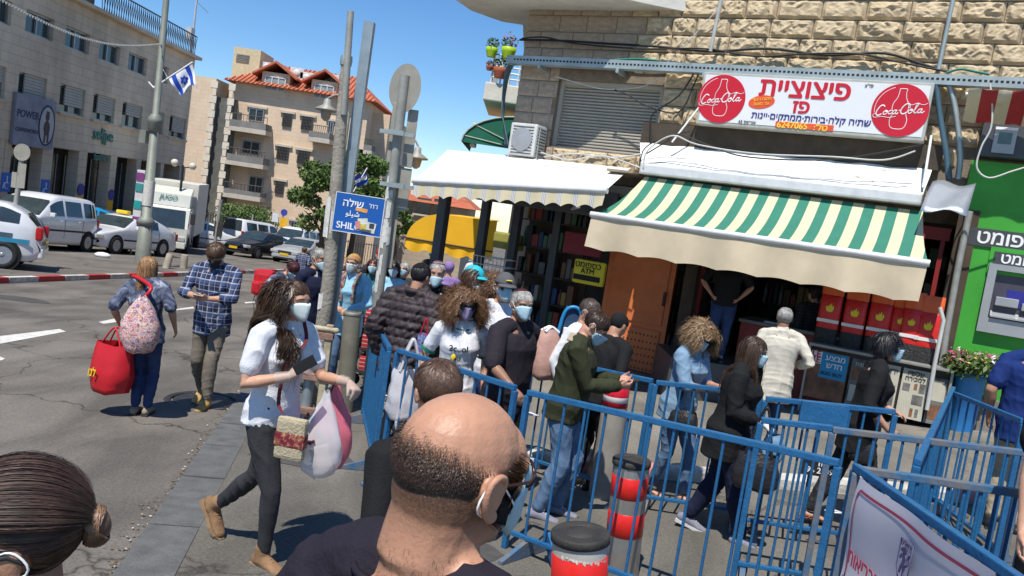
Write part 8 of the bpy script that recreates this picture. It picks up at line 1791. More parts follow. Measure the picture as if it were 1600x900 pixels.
strands(p, H_BD, 3000, .46, lambda q, u: fl_w(q, u)*.5+np.array([.5, -.2, -.6]), 28, front=.056, grav=.5, curl=.5, curlf=.8, width=.0022, seg=16, jit=.12, lift=1.07, puff=.12, keep=lambda q: scalp_ok(q) & (q[:, 0] > .02) & (q[:, 1] < .02))
strands(p, HAIRS['brown'], 1800, .58, fl_w, 18, front=.056, grav=.42, curl=.5, curlf=.8, width=.0018, seg=16, jit=.10, lift=1.06, puff=.06, gst=.05, hug=.3, via=(0, -.105, .06))
for s_ in (-1, 1):
 hm, W_, E_, d, n_, th = p.hands[s_]; me = remesh(hm, .006, 1); v = coords(me); n__ = normals(me); me.vertices.foreach_set('co', (v+n__*.003).ravel()); link('glove', me, [m_glove], p.t)
 mb = MB(); dd = (E_-W_).normalized(); mb.tube([W_-dd*.01, W_+dd*.03, W_+dd*.07], [.029, .032, .036], 14, cap=False); mb.build('glove_cuff', m_glove, p.t, local=True)
mb = MB(); c = wlocal(p, p.WR+V((.0, .07, .09))); phone('black phone gripped in the gloved hand of the woman in white', c+V((.03, -.03, 0)), (.5, -.9, .1), (.7, .4, .5), s_blk, (.062, .125))
# cross body bag
sb_ = thing('crossbody_bag', 'small beige woven bag with maroon band hanging at the hip of the woman in white', 'handbag', pos+V((.10, -.2, .9)), R(-20)); Wb = WM[sb_]
c0 = at(455, 685, 4.28); Wb = Matrix.Translation(c0)@Matrix.Rotation(R(-8), 4, 'Z'); sb_.location = c0; sb_.rotation_euler = (0, 0, R(-8)); WM[sb_] = Wb
mbg = mat('weave_beige', (.42, .36, .24), .9, 0, .15, 30, bump=.5, bscale=90); mbm = blotch('weave_maroon', [(.12, .01, .02), (.2, .02, .03), (.45, .3, .15)], 45, 2, .3)
mb = MB(); mb.bbox((0, 0, 0), (.17, .06, .235), bev=.022); mb.build('pouch', mbg, sb_, local=True); mb = MB(); mb.bbox((0, 0, -.005), (.174, .066, .085), bev=.012); mb.build('woven_band', mbm, sb_, local=True)
sA = wlocal(p, p.sc+p.Rs@V((-.1, .03, .085))); st = wlocal(p, p.sc+p.Rs@V((.08, .135, -.14))); mb = MB(); rows = []
path = catmull([sA, wlocal(p, p.sc+p.Rs@V((-.05, .125, -.03))), st, wlocal(p, p.P0+V((.10, .14, .12))), Wb@V((-.06, -.0, .13))], 6)
for q in path: rows.append([q+V((-.012, -.006, 0)), q+V((.012, -.014, .003))])
mb.grid(rows); mb.build('strap', mat('strap_maroon', (.10, .012, .02), .7), sb_)
# plastic bags in the left hand
wl = wlocal(p, p.WL+V((0, .06, -.01)))
m_pwb = mat('plastic_white', (.72, .70, .72), .35, 0, .05, 8, alpha=.62); m_ppk = mat('plastic_pink', (.68, .16, .22), .32, 0, .08, 8, alpha=.85)
c1 = at(525, 745, 4.55); tz = wl.z-.05; t = sack('plastic_bag', 'pink plastic carrier bag hanging behind the white one', 'bag', V((at(523, 640, 4.62).x, 4.62, tz)), .23, .52, .13, R(15), m_ppk, None, amp=.011, seed=11, hh=.03, prof=[(0, .3, .4), (.05, .75, .8), (.2, 1, 1), (.45, 1.08, 1), (.65, .85, .7), (.8, .5, .5), (.92, .24, .3), (1, .12, .2)], hx=.3)
t = sack('plastic_bag', 'translucent white plastic carrier bag with red and dark print', 'bag', V((at(508, 640, 4.42).x, 4.42, tz)), .25, .50, .12, R(5), m_pwb, None, amp=.011, seed=12, hh=.03, prof=[(0, .3, .4), (.05, .7, .8), (.2, 1, 1), (.4, .96, 1), (.6, .74, .7), (.78, .45, .45), (.9, .22, .3), (1, .12, .2)], hx=.3)
mb = MB(); mb.bbox(WM[t]@V((.02, 0, .11)), (.11, .05, .15), ax=(V((.9, 0, .35)).normalized(), V((0, 1, 0)), V((-.35, 0, .9)).normalized()), bev=.006); tag(mb.build('packet', mat('packet', (.65, .5, .42), .6)), 'pale packet with blue edges inside the white carrier bag', 'packet')
mb = MB();
for i in range(9): a = 2.2+i*.38; q = WM[t]@V((-.055+.045*math.cos(a), -.066-.002*(i % 2), .30+.09*math.sin(a))); mb.ell(q, (.009, .003, .012), n=6, k=4)
mb.build('print', mat('print_berry', (.2, .02, .04), .6), t)
# 4 bun woman in the near corner
pos, h_ = pp(76, 728, 1.07)
p = person('woman at the lower left corner with hair pulled into a bun, sunglasses and mask', pos, (-.86, -.50), h_, c_black, c_black, SK_M, head=(-4, 12, 0), female=True, mask=m_mask, seed=9, vox=.0065, eyes=False, hairm_=H_BD, shoes=s_blk)
cap(p, hairm('plum', (.03, .015, .010), (.085, .045, .03), .58), .062, -.06, 1.035)
def fl_bun(q, u): T = np.array([0, -.115, .015]); return T-q
HB = HAIRS['plum']; strands(p, HB, 20000, .22, fl_bun, 21, front=.062, back=-.06, grav=.0, width=.0006, seg=9, jit=.03, lift=1.035, shoulder=False, hug=.95, target=(0, -.115, .01), clear=False)
strands(p, H_BR, 3500, .20, fl_bun, 22, front=.062, back=-.055, grav=.0, width=.0007, seg=9, jit=.10, lift=1.05, shoulder=False, hug=.7, target=(0, -.115, .01), clear=False)
mb = MB(); mb.ell(p.Hp(0, -.122, .0), (.026, .022, .028), p.ax, 16, 12); bn_ = mb.build('hair_bun', hairm('bun', (.09, .045, .025), (.26, .15, .09)), p.t, local=True)
mb = MB(); rs_ = random.Random(4)
for i in range(420):
 a = rs_.uniform(0, 6.28); tl = rs_.uniform(-.6, .6); r = 1.02+rs_.uniform(0, .05); pts = []
 for k_ in range(8):
  b_ = a+k_*.33; d_ = V((math.cos(b_), math.sin(b_)*math.cos(tl), math.sin(b_)*math.sin(tl)+.25*math.sin(a*3))); d_.normalize(); pts.append(p.Hp(d_.x*.031*r, -.122+d_.z*.028*r, d_.y*.033*r))
 mb.tube(pts, .0014, 3, cap=False)
o = mb.build('bun_strands', HAIRS['bun'], p.t, local=True); o['kind'] = 'stuff'
glasses(p, m_lensd, s_blk, 1.25, .004)
# 5 bald man in the foreground
m_bald = skinm('bald', (.47, .245, .155)); n_, b_ = nodes(m_bald); rpn = [x for x in n_.nodes if x.type == 'VALTORGB'][0]; at_n = sh(m_bald, 'ShaderNodeAttribute'); at_n.attribute_name = 'stubble'
nzz = sh(m_bald, 'ShaderNodeTexNoise'); nzz.inputs['Scale'].default_value = 420; tcc = [x for x in n_.nodes if x.type == 'TEX_COORD'][0]; lk(n_, tcc.outputs['Object'], nzz.inputs['Vector']); mm = sh(m_bald, 'ShaderNodeMath'); mm.operation = 'MULTIPLY_ADD'; mm.inputs[1].default_value = .7; mm.inputs[2].default_value = -.36; lk(n_, nzz.outputs['Fac'], mm.inputs[0]); m3 = sh(m_bald, 'ShaderNodeMath'); m3.operation = 'ADD'; m3.use_clamp = True; lk(n_, mm.outputs[0], m3.inputs[0]); lk(n_, at_n.outputs['Fac'], m3.inputs[1]); m4 = sh(m_bald, 'ShaderNodeMath'); m4.operation = 'MULTIPLY'; lk(n_, m3.outputs[0], m4.inputs[0]); lk(n_, at_n.outputs['Fac'], m4.inputs[1])
mxx = sh(m_bald, 'ShaderNodeMixRGB'); mxx.inputs[2].default_value = (.045, .026, .016, 1); lk(n_, m4.outputs[0], mxx.inputs[0]); lk(n_, rpn.outputs['Color'], mxx.inputs[1]); lk(n_, mxx.outputs[0], b_.inputs['Base Color']); b_.inputs['Roughness'].default_value = .44
pos, h_ = pp(712, 600, 1.17)
p = person('bald man with cropped dark fringe, glasses and mask, seen from behind close up', pos, (.56, .83), h_, cloth('tee_dark', (.018, .015, .024)), c_black, m_bald, head=(-15, 3, 3), bulk=1.12, mask=m_mask, seed=12, vox=.0048, eyes=False, hairm_=H_BD, shoes=s_blk, sleeve=.4, neckz=(.44, .50), headscale=1.06, neckl=-.022, neckw=1.22, shd=.05, topsm=4, fold=(.004, .006))
B_ = p.body.data; cc_ = coords(B_); Rh = np.array(p.Hd); loc = (cc_-np.array(p.hc))@Rh/p.hk
def ss(a, b_, x): t_ = np.clip((x-a)/(b_-a), 0, 1); return t_*t_*(3-2*t_)
def stub(q):
 x, y, z = np.abs(q[:, 0]), q[:, 1], q[:, 2]; topl = .052-.030*ss(-.1, .0, y)+.022*ss(.0, .06, y); s_ = 1-ss(topl-.045, topl+.026, z); low = ss(-.14, .0, z); front = 1-ss(.045, .062, y)*(1-ss(-.02, -.03, z)); ear = 1-ss(.0795, .083, x); return s_*low*np.clip(front, 0, 1)*np.clip(ear, 0, 1)
av = stub(loc); av = np.maximum(av, .55*ss(-.04, -.06, loc[:, 2])*(1-ss(-.125, -.10, -loc[:, 2]*-1*-1))*0)
beard_ = ss(.0, .03, loc[:, 1])*(1-ss(-.05, -.03, loc[:, 2]))*ss(-.13, -.1, loc[:, 2])*.6; av = np.maximum(av, beard_)
at_ = B_.attributes.new('stubble', 'FLOAT', 'POINT'); at_.data.foreach_set('value', av.astype(np.float32))
rs_ = np.random.RandomState(2)
def keepf(q): v = stub(q)*ss(-.055, -.005, q[:, 2]); return rs_.rand(len(q)) < v**1.2
strands(p, HAIRS['darkbrown'], 42000, .0042, fl_down, 31, grav=.3, width=.00034, seg=2, jit=.35, lift=1.0, shoulder=False, keep=keepf, name='cropped_hair')
# fine hair on the nape
nn_ = normals(B_); sel = np.where((loc[:, 2] < -.09) & (loc[:, 2] > -.24) & (loc[:, 1] < .02) & (rs_.rand(len(loc)) < .30))[0]; A = cc_[sel]; Nn = nn_[sel]; d = Nn*.5+np.array([0, 0, -1.])+rs_.normal(size=A.shape)*.5; d /= np.linalg.norm(d, axis=1)[:, None]; L = .004+.006*rs_.rand(len(A), 1); sd = np.cross(d, Nn); sd /= np.linalg.norm(sd, axis=1)[:, None]+1e-9; T = np.stack([A-sd*.0003, A+sd*.0003, A+d*L], 1).reshape(-1, 3)
me = bpy.data.meshes.new('nape_hair'); me.from_pydata(T.tolist(), [], [(3*i, 3*i+1, 3*i+2) for i in range(len(A))]); o = link('nape_hair', me, [HAIRS['darkbrown']], p.t); o['kind'] = 'stuff'
for s_ in (-1, 1):                                            # modelled ears
 mb = MB(); P_ = [p.Hp(s_*x, y, z) for x, y, z in ((.080, .004, -.012), (.084, .008, .012), (.091, .0, .028), (.096, -.016, .032), (.098, -.028, .022), (.097, -.030, .002), (.093, -.022, -.018), (.086, -.008, -.032), (.081, .003, -.034))]
 mb.ctube(catmull(P_, 4), .0052*p.hk, 8); mb.ell(p.Hp(s_*.087, -.010, .0), (.004*p.hk, .018*p.hk, .026*p.hk), p.ax, 14, 10); mb.ell(p.Hp(s_*.084, -.002, -.029), (.006*p.hk, .010*p.hk, .010*p.hk), p.ax, 12, 8); mb.ctube([p.Hp(s_*.084, .006, .004), p.Hp(s_*.088, -.006, .014), p.Hp(s_*.090, -.018, .010), p.Hp(s_*.088, -.018, -.008)], .004*p.hk, 8)
 me = remesh(mb, .0022, 3); link('ear', me, [m_bald], p.t)
glasses(p, mat('clear_lens', (.5, .52, .5), .05, alpha=.15), mat('frame_tortoise', (.035, .012, .01), .25), 1.1, .0028)
mb = MB(); mb.tube([p.P0*0+p.P0+V((0, 0, 0))+p.Rs@V((math.sin(a)*.118, math.cos(a)*.098-.006, .512-.02*math.cos(a))) for a in lin(0, 6.283, 30)], .006, 6); mb.build('neckband', MATS['cloth_tee_dark'], p.t, local=True)
# 6 boy
pos, h_ = pp(684, 560, 2.55); pos.x += .09
p = person('boy with short brown hair in a black shirt just behind the bald man', pos, (-.45, .9), h_, c_black, c_black, SK_L, head=(0, 10, 0), seed=14, vox=.008, eyes=False, bulk=.82, shoes=s_blk, lean=(0, -6), rh=(.10, .26, -.2), rp_=(0, -1, -1), lh=(-.2, .02, -.45))
short_hair(p, hairm('mid', (.045, .024, .014), (.12, .065, .04)), 9000, .024, 41, width=.0010, jit=.14, flow=fl_crown)
# 7 red backpack woman
pos, h_ = pp(436, 404, 10.6)
p = person('stooping woman with maroon hair and red backpack in the road behind', pos, (.75, -.5), h_*1.06, M_TIE, c_black, SK_L, lean=(22, 0), head=(0, 25, 0), female=True, mask=m_mask, seed=15, bulk=1.1, sleeve=.5, shoes=s_blk, eyes=False)
short_hair(p, H_MA, 1400, .08, 42)
bp_ = thing('backpack', 'red backpack on the stooping woman with maroon hair', 'backpack', at(415, 440, 10.45)); mb = MB(); c = at(413, 442, 10.45); mb.bbox(c, (.27, .2, .36), bev=.07); mb.build('main_pouch', m_rbag, bp_); mb = MB(); mb.bbox(c+V((-.02, -.12, -.06)), (.2, .08, .17), bev=.03); mb.build('front_pocket', m_rbag, bp_)
# 8 navy jacket man
pos, h_ = pp(497, 388, 9.6)
p = person('grey haired man in navy jacket turned to the right beside the old pole', pos, (.8, -.45), h_, c_navy, c_navy, SK_M, head=(0, 4, 0), seed=16, collar=cloth('checkshirt', (.3, .32, .4)), hem=-.18, topw=1.08, shoes=s_blk, mask=m_mask, mdrop=.035, hairm_=H_GR)
short_hair(p, H_GR, 1600, .04, 43)
# 9 headscarf woman
pos, h_ = pp(556, 397, 9.4, .1)
p = person('woman in pale blue cardigan, bright headscarf, glasses and white mask', pos, (-.1, -1), h_, c_lblue, c_jean, SK_L, head=(-12, 6, 0), female=True, mask=m_maskw, seed=17, bulk=1.08, hem=-.2, lh=(-.10, .28, -.34), rh=(.06, .28, -.32), lp=(-1, -.3, -.5), rp_=(1, -.3, -.5), shoes=s_blk, curl=(.6, .6))
scm = blotch('headscarf', [(.05, .2, .2), (.5, .35, .05), (.45, .06, .04), (.3, .4, .1), (.1, .1, .3)], 30, 2, 1)
cap(p, scm, .058, -.09, 1.12, 'headscarf'); mb = MB(); mb.ell(p.Hp(0, -.085, .03), (.06, .05, .06), p.ax, 14, 10); mb.build('scarf_knot', scm, p.t, local=True)
glasses(p, mat('clear_lens', (.5, .52, .5), .05, alpha=.15), s_blk)
scf = blotch('neckscarf', [(.03, .03, .04), (.2, .04, .05), (.25, .28, .2), (.05, .04, .06)], 22, 2, 1)
for s_ in (-1, 1):
 mb = MB(); rows = [[q+p.Rs@V((-.03, 0, 0)), q+p.Rs@V((0, .012, 0)), q+p.Rs@V((.03, 0, 0))] for q in catmull([p.sc+p.Rs@V((s_*.07, -.02, .1)), p.sc+p.Rs@V((s_*.09, .07, .05)), p.sc+p.Rs@V((s_*.075, .14, -.08)), p.sc+p.Rs@V((s_*.085, .145, -.26))], 4)]; mb.grid(rows); mb.build('scarf', scf, p.t, local=True)
# 10 pale blue masked woman, others behind
def back(label, hx, hy, Y, face, topc, hairmat, L=.12, female=True, mask=None, seed=0, skin=SK_L, up=.1, flow=fl_part, n=1100, **kw):
 pos, h_ = pp(hx, hy, Y, up); p = person(label, pos, face, h_, topc, kw.pop('bottom', c_black), skin, female=female, mask=mask, seed=seed, vox=.015, shoes=s_blk, **kw)
 if hairmat: cap(p, hairmat, .062, -.08, 1.05); strands(p, hairmat, n, L, flow, seed+50, grav=.4, width=.0035, seg=6, jit=.15, lift=1.05)
 return p
back('woman in pale blue with blue mask and dark hair tied back near the sign post', 617, 409, 10.6, (.1, -1), c_lblue, H_DK, .12, mask=m_mask, seed=18, skin=SK_M, bulk=1.1)
back('small woman with red brown hair and blue mask behind the headscarf woman', 585, 405, 11.2, (0, -1), cloth('teal', (.02, .12, .14)), H_MA, .18, mask=m_mask, seed=19)
p = back('man in a red cap standing behind the queue near the sign post', 596, 389, 12.6, (.4, -1), c_char, None, female=False, seed=20); baseball(p, cloth('redcap', (.35, .015, .02)))
back('blond person partly hidden behind the leaning poles', 540, 402, 12.5, (.2, -1), c_black, H_LB, .1, seed=21)
p = back('woman with a lilac hood far behind the queue', 703, 409, 12.4, (-.2, 1), cloth('lilac', (.25, .16, .36)), None, seed=23); cap(p, MATS['cloth_lilac'], .05, -.1, 1.14, 'hood')
p = back('grey haired person in dark clothes between the sign post and the puffer jacket', 634, 411, 12.0, (-.3, -1), c_char, H_GR, .05, female=False, seed=24, mask=m_mask)
p = back('man in blue plaid shirt far off beside the silver car', 476, 386, 24, (.2, 1), M_PLAID, H_BR, .04, female=False, seed=25, up=0)
p = back('distant pedestrian in white under the yellow awning', 744, 398, 26, (0, 1), c_white, H_DK, .05, seed=26, up=0, n=300)
p = back('distant pedestrian in teal headwear under the yellow awning', 676, 392, 24, (0, 1), c_char, None, seed=27, up=0); cap(p, cloth('tealcap', (.02, .35, .42)), .05, -.09, 1.14, 'headscarf')
# 12 puffer jacket
pos, h_ = pp(650, 411, 7.25)
p = person('man in a dark quilted puffer jacket and black skullcap seen from behind', pos, (.35, .9), h_, c_puff, c_black, SK_M, lean=(6, 0), head=(-6, 10, 0), puffer=True, seed=28, vox=.010, hem=-.16, bulk=1.04, shoes=s_blk, eyes=False, rh=(.24, .10, -.46), fold=(.010, .006))
short_hair(p, H_BK, 2600, .035, 44); kippah(p, cloth('kip_black', (.008, .008, .009)), .085)
mb = MB(); nb_ = p.sc+V((0, 0, .06)); mb.ctube([nb_+p.Rs@V((math.sin(a)*.085, math.cos(a)*.085, .01)) for a in lin(.4, 5.9, 16)], .026, 8); mb.build('collar', c_puff, p.t, local=True)
# 13 purple skullcap man
pos, h_ = pp(686, 409, 8.4, .1)
p = person('man with purple knitted skullcap, black sweater and blue mask below his nose', pos, (-.05, -1), h_, c_black, c_jean2, SK_P, head=(4, 8, 0), mask=m_mask, mdrop=.03, seed=29, shoes=s_blk, rh=(.2, .14, -.45), hairm_=H_GR)
short_hair(p, H_GR, 900, .02, 45); kippah(p, stripes('kip_purple', (.14, .05, .10), (.25, .2, .18), 2, .028, .6), .088, h=1.07)
# 14 teal cap woman
pos, h_ = pp(738, 415, 8.0)
p = person('woman in bright teal cap with lowered mask, arm across in black sleeve', pos, (.85, -.35), h_, c_black, c_jean2, SK_M, head=(0, 6, 0), female=True, mask=m_maskw, mdrop=.05, seed=30, shoes=s_blk, rh=(.30, .10, -.42), bulk=1.05, lh=(-.05, .2, -.02))
cap(p, H_BR); strands(p, H_BR, 900, .12, fl_back, 46, grav=.3, width=.003); baseball(p, mat('cap_teal', (.01, .42, .50), .7))
# 15 curly woman
pos, h_ = pp(730, 452, 6.35)
p = person('woman with big curly brown hair, sunglasses, purple mask and green trimmed T shirt', pos, (.25, -1), h_*.985, cloth('white2', (.66, .66, .68)), c_jean2, SK_L, head=(2, 4, 0), female=True, mask=m_maskp, seed=31, sleeve=.36, bulk=1.0, shoes=s_blk, vox=.009, eyes=False, topw=1.03, hem=-.12)
cap(p, H_CU, .066, -.08, 1.12); strands(p, H_CU, 6500, .33, lambda q, u: u*np.array([1, .8, .6])+np.array([0, 0, .1]), 47, grav=.30, curl=.95, curlf=1.25, width=.0019, seg=14, jit=.25, lift=1.1, puff=.95, shoulder=False, front=.066)
glasses(p, m_lensd, mat('frame_tortoise', (.035, .012, .01), .25), 1.3, .004); mgt = cloth('greentrim', (.01, .22, .13))
mb = MB(); mb.tube([p.P0+p.Rs@V((math.sin(a)*.080, math.cos(a)*.075, .527-.02*math.cos(a)))*p.k for a in lin(0, 6.283, 26)], .008, 6); mb.build('neckband', mgt, p.t, local=True)
for s_ in (-1, 1):
 hm, W_, E_, d, n_, th = p.hands[s_]; S_ = p.sc+p.Rs@V((s_*.178, 0, -.01))*p.k; d_ = (E_-S_); c = S_+d_*.72; mb = MB(); mb.tube([c-d_.normalized()*.008, c+d_.normalized()*.016], [.070*p.k, .070*p.k], 16, cap=False); mb.build('cuff', mgt, p.t, local=True)
tf = wlocal(p, p.sc+p.Rs@V((.03, .152, -.13))); rx = WM[p.t].to_3x3()@V((-1, 0, 0)); text('2cool', tf, rx, Zv, 1, c_black, p.t, w=.15, off=.02, ext=.003); text('4U', tf+V((0, 0, -.085)), rx, Zv, 1, c_black, p.t, w=.05, off=.02, ext=.003)
mb = MB(); mb.ell(WM[p.t].inverted()@(tf+V((-.03, -.0, -.075))), (.02, .006, .026)); mb.build('print', mat('letter_yellow', (.8, .6, .02), .5), p.t, local=True)
# 16 grey cap man, 17 curly head behind
pos, h_ = pp(790, 428, 7.1)
p = person('man in grey baseball cap, sunglasses, blue mask and white polo shirt', pos, (.25, -1), h_, c_white, c_jean2, SK_M, head=(4, 2, 0), mask=m_mask, seed=32, sleeve=.45, collar=True, shoes=s_blk, eyes=False, topw=1.06)
short_hair(p, H_DK, 900, .02, 48); baseball(p, cloth('cap_grey', (.10, .10, .105))); glasses(p, m_lensd, s_blk, 1.2, .004)
mb = MB(); mb.tube([p.Hp(-.025, .098, .075), p.Hp(0, .104, .078), p.Hp(.025, .098, .075)], .006, 5); mb.build('cap_badge', MATS['letter_yellow'], p.t, local=True)
p = back('person with curly auburn hair hidden behind the man in grey cap', 773, 432, 8.0, (.6, 1), c_black, H_CU, .16, seed=33, up=0, flow=lambda q, u: u, curl=.8, puff=0) if 0 else None
pos, h_ = pp(772, 434, 8.0); p = person('person with curly auburn hair hidden behind the man in grey cap', pos, (.6, 1), h_, c_black, c_black, SK_L, female=True, seed=33, vox=.015, shoes=s_blk, eyes=False); cap(p, H_CU, .066, -.08, 1.1); strands(p, H_CU, 2200, .16, lambda q, u: u, 49, grav=.15, curl=.9, curlf=1.3, width=.0025, seg=8, lift=1.1, puff=.7, shoulder=False)
# 18 black polo man, hand on the rail
pos, h_ = pp(812, 452, 6.25)
p = person('grey haired man in black polo shirt, skullcap and blue mask, hand on the barrier', pos, (.72, -.62), h_, c_polo, c_black, SK_D, lean=(2, 0), head=(-22, 2, 0), bulk=1.15, belly=.03, mask=m_mask, seed=34, sleeve=.50, sleevew=1.1, collar=True, hem=-.16, shoes=s_blk, vox=.0085, rh=(.30, .34, -.37), rp_=(.8, -.9, -.4), rdir=(.1, .9, -.35), rpalm=(0, -.2, -1), curl=(.4, .65), hairm_=H_GR)
short_hair(p, H_GR, 3200, .028, 51, width=.0018); kippah(p, cloth('kip_maroon', (.05, .012, .018)), .075)
# 19 buzz cut man with pink backpack, 19b black capped head
pos, h_ = pp(917, 465, 7.2)
p = person('man with cropped hair and dark beard mask behind the olive jacket, wearing a pale backpack', pos, (.8, -.45), h_, c_white, c_jean2, SK_M, head=(0, 18, 0), mask=m_maskb, seed=35, shoes=s_blk, hairm_=H_DK, bulk=1.02)
short_hair(p, hairm('buzz', (.05, .035, .028), (.12, .09, .075)), 1800, .012, 52, width=.0018)
c = at(860, 515, 7.1); bk_ = sack('backpack', 'pale pink backpack between the black polo man and the olive jacket', 'backpack', c, .27, .45, .2, R(35), mat('pack_pink', (.46, .27, .22), .7, 0, .12, 6, bump=.3), (m_pw, .014), hh=.02, amp=.004, seed=21, prof=[(0, .6, .7), (.05, .9, 1.1), (.3, 1, 1.2), (.6, .95, .9), (.85, .8, .7), (1, .5, .4)])
pos, h_ = pp(952, 484, 7.0)
p = person('person with a black cap bowed in front of the orange door', pos, (.6, .6), h_*1.0, c_black, c_black, SK_M, lean=(10, 0), head=(0, 25, 0), seed=36, vox=.014, shoes=s_blk, eyes=False); cap(p, c_black, .05, -.06, 1.1, 'cap')
# 20 olive jacket man
pos, h_ = pp(905, 490, 6.05)
p = person('man in olive sweater and light jeans bent over his phone, blue mask and glasses', pos, (.97, -.22), h_*1.05, c_olive, c_jean, SK_P, lean=(6, 0), head=(0, 38, 0), mask=m_mask, seed=37, shoes=s_gry, bulk=1.1, belly=.02, lh=(-.10, .34, -.20), rh=(.04, .36, -.22), lp=(-.5, -.6, -1), rp_=(.5, -.6, -1), rdir=(-.1, 1, .2), ldir=(.1, 1, .2), rpalm=(-.7, 0, .6), lpalm=(.7, 0, .6), curl=(.6, .6), hem=-.10, trw=1.2, vox=.0085, lf=(-.1, .04, 0), rf=(.10, -.08, 0), fold=(.007, .011), hairm_=H_BD, topw=1.04)
short_hair(p, H_BD, 3200, .035, 53, width=.0018); glasses(p, mat('clear_lens', (.5, .52, .5), .05, alpha=.15), s_blk)
phone('black phone in the hands of the man in olive', wlocal(p, (p.WL+p.WR)/2+V((0, .09, .03))), (-.3, 0, 1), (1, -.2, .3))
mb = MB(); q = p.sc+p.Rs@V((.12, -.03, .055)); mb.bbox(q, (.12, .13, .015), ax=(p.Rs@V((.9, 0, -.35)), p.Rs@V((0, 1, 0)), p.Rs@V((.35, 0, .9))), bev=.006); mb.build('shoulder_patch', c_sand, p.t, local=True)
mb = MB(); a_ = p.hands[1]; mb.tube([a_[1]-(a_[1]-a_[2]).normalized()*.03, a_[1]-(a_[1]-a_[2]).normalized()*.01], [.034, .034], 14); mb.build('watch', s_blk, p.t, local=True)
# 21 denim woman
pos, h_ = pp(1082, 507, 6.95)
p = person('woman with curly light brown hair in denim blouse and jeans reading her phone', pos, (.72, -.65), h_*1.03, c_denim, c_jean, SK_P, lean=(5, 0), head=(-18, 24, 0), female=True, mask=m_mask, seed=38, sleeve=.6, sleevew=1.1, bulk=1.14, hem=-.14, shoes=None, shoetype='sandal', rh=(.05, .33, -.24), lh=(-.06, .32, -.22), rp_=(.8, -.5, -.8), lp=(-.6, -.5, -.8), rpalm=(-.6, 0, .6), lpalm=(.6, 0, .6), curl=(.6, .6), leg=1, rf=(.04, -.14, 0), lf=(-.08, .16, 0), vox=.0085, hairm_=H_CU)
cap(p, H_CU, .06, -.08, 1.08); strands(p, hairm('fair', (.16, .09, .04), (.36, .23, .12)), 4200, .24, lambda q, u: fl_down(q, u)*.8+u*.8, 54, grav=.22, curl=.7, curlf=1.2, width=.0021, seg=11, lift=1.07, puff=.5, shoulder=False, front=.06)
phone('dark phone in the hands of the woman in denim', wlocal(p, (p.WL+p.WR)/2+V((0, .1, .03))), (-.2, .3, 1), (.7, -.7, .2)); glasses(p, mat('clear_lens', (.5, .52, .5), .05, alpha=.15), s_blk)
m_lea = mat('black_leather', (.018, .017, .018), .38, 0, .2, 12, bump=.3)
sack('handbag', 'black shoulder bag at the hip of the woman in denim', 'handbag', at(1070, 642, 6.75), .26, .17, .12, R(-30), m_lea, (m_lea, .008), hh=.3, amp=.003, seed=5)
# 22 black sweater woman
pos, h_ = pp(1166, 521, 5.95)
p = person('woman in black top and dark trousers with dark straight hair stepping to the right', pos, (.93, -.36), h_*1.0, c_black, c_navy, SK_P, lean=(3, 0), head=(-14, 14, 0), female=True, mask=m_mask, seed=39, bulk=1.28, sleeve=.82, sleevew=1.15, hem=-.22, topw=1.04, shoes=s_gry, sole=s_solw, rf=(.08, .24, 0), lf=(-.08, -.22, .02, 12), rh=(.16, .26, -.34), rp_=(.4, -1, -.6), trw=1.35, vox=.0085, curl=(.4, .7), rdir=(0, .8, -.5), hairm_=H_BD)
cap(p, H_BD, .058, -.08, 1.06); strands(p, H_BD, 4200, .34, fl_part, 55, grav=.5, width=.0024, seg=9, jit=.10, lift=1.05, puff=.04, front=.058); glasses(p, mat('clear_lens', (.5, .52, .5), .05, alpha=.15), s_blk)
hm, W_, E_, d, n_, th = p.hands[1]; me = remesh(hm, .007, 1); v = coords(me); me.vertices.foreach_set('co', (v+normals(me)*.004).ravel()); link('glove', me, [mat('glove_white', (.62, .62, .6), .6)], p.t)
sack('handbag', 'large soft black bag hanging at the side of the woman in black', 'handbag', at(1186, 708, 5.6), .32, .27, .14, R(-20), m_lea, (m_lea, .010), hh=.30, amp=.006, seed=6)
sack('carrier_bag', 'crumpled blue and silver bag in the gloved hand of the woman in black', 'bag', wlocal(p, p.WR+V((.0, .09, -.06))), .16, .2, .1, R(10), mat('bag_foil', (.05, .3, .5), .3, .3, .5, 20, col2=(.4, .45, .5)), None, amp=.014, seed=7)
# 23 light jacket man
pos, h_ = pp(1230, 482, 8.2, WK)
p = person('grey haired man in loose off white jacket seen from behind at the kiosk', pos, (.15, 1), h_, c_off, c_jean2, SK_D, lean=(2, 0), head=(0, 6, 0), seed=40, hem=-.24, topw=1.14, shoes=s_blk, bulk=1.0, vox=.010, eyes=False, rh=(.26, .12, -.3), fold=(.009, .006), neckz=(.45, .56))
short_hair(p, H_GR, 2600, .03, 56, width=.002)
# 24 short haired woman
pos, h_ = pp(1374, 517, 6.35)
p = person('woman with short black hair in black top walking right past the newspapers', pos, (.96, -.25), h_*1.0, c_black, cloth('black_print', (.012, .012, .014), (.05, .05, .055), sc=30), SK_P, lean=(4, 0), head=(-8, 4, 0), female=True, mask=m_mask, seed=41, bulk=1.1, sleeve=.66, sleevew=1.1, hem=-.22, shoes=None, shoetype='sandal', rf=(.04, .1, 0), lf=(-.06, -.28, .0), rh=(.24, .16, -.44), lh=(-.2, .26, -.34), trw=1.25, vox=.0085, hairm_=H_BK)
cap(p, H_BK, .052, -.075, 1.07); strands(p, H_BK, 5200, .095, lambda q, u: fl_crown(q, u)+np.array([0, .05, -.05]), 57, grav=.25, width=.002, seg=6, jit=.2, lift=1.07, puff=.2, shoulder=False, front=.052); glasses(p, mat('clear_lens', (.5, .52, .5), .05, alpha=.15), m_galv)
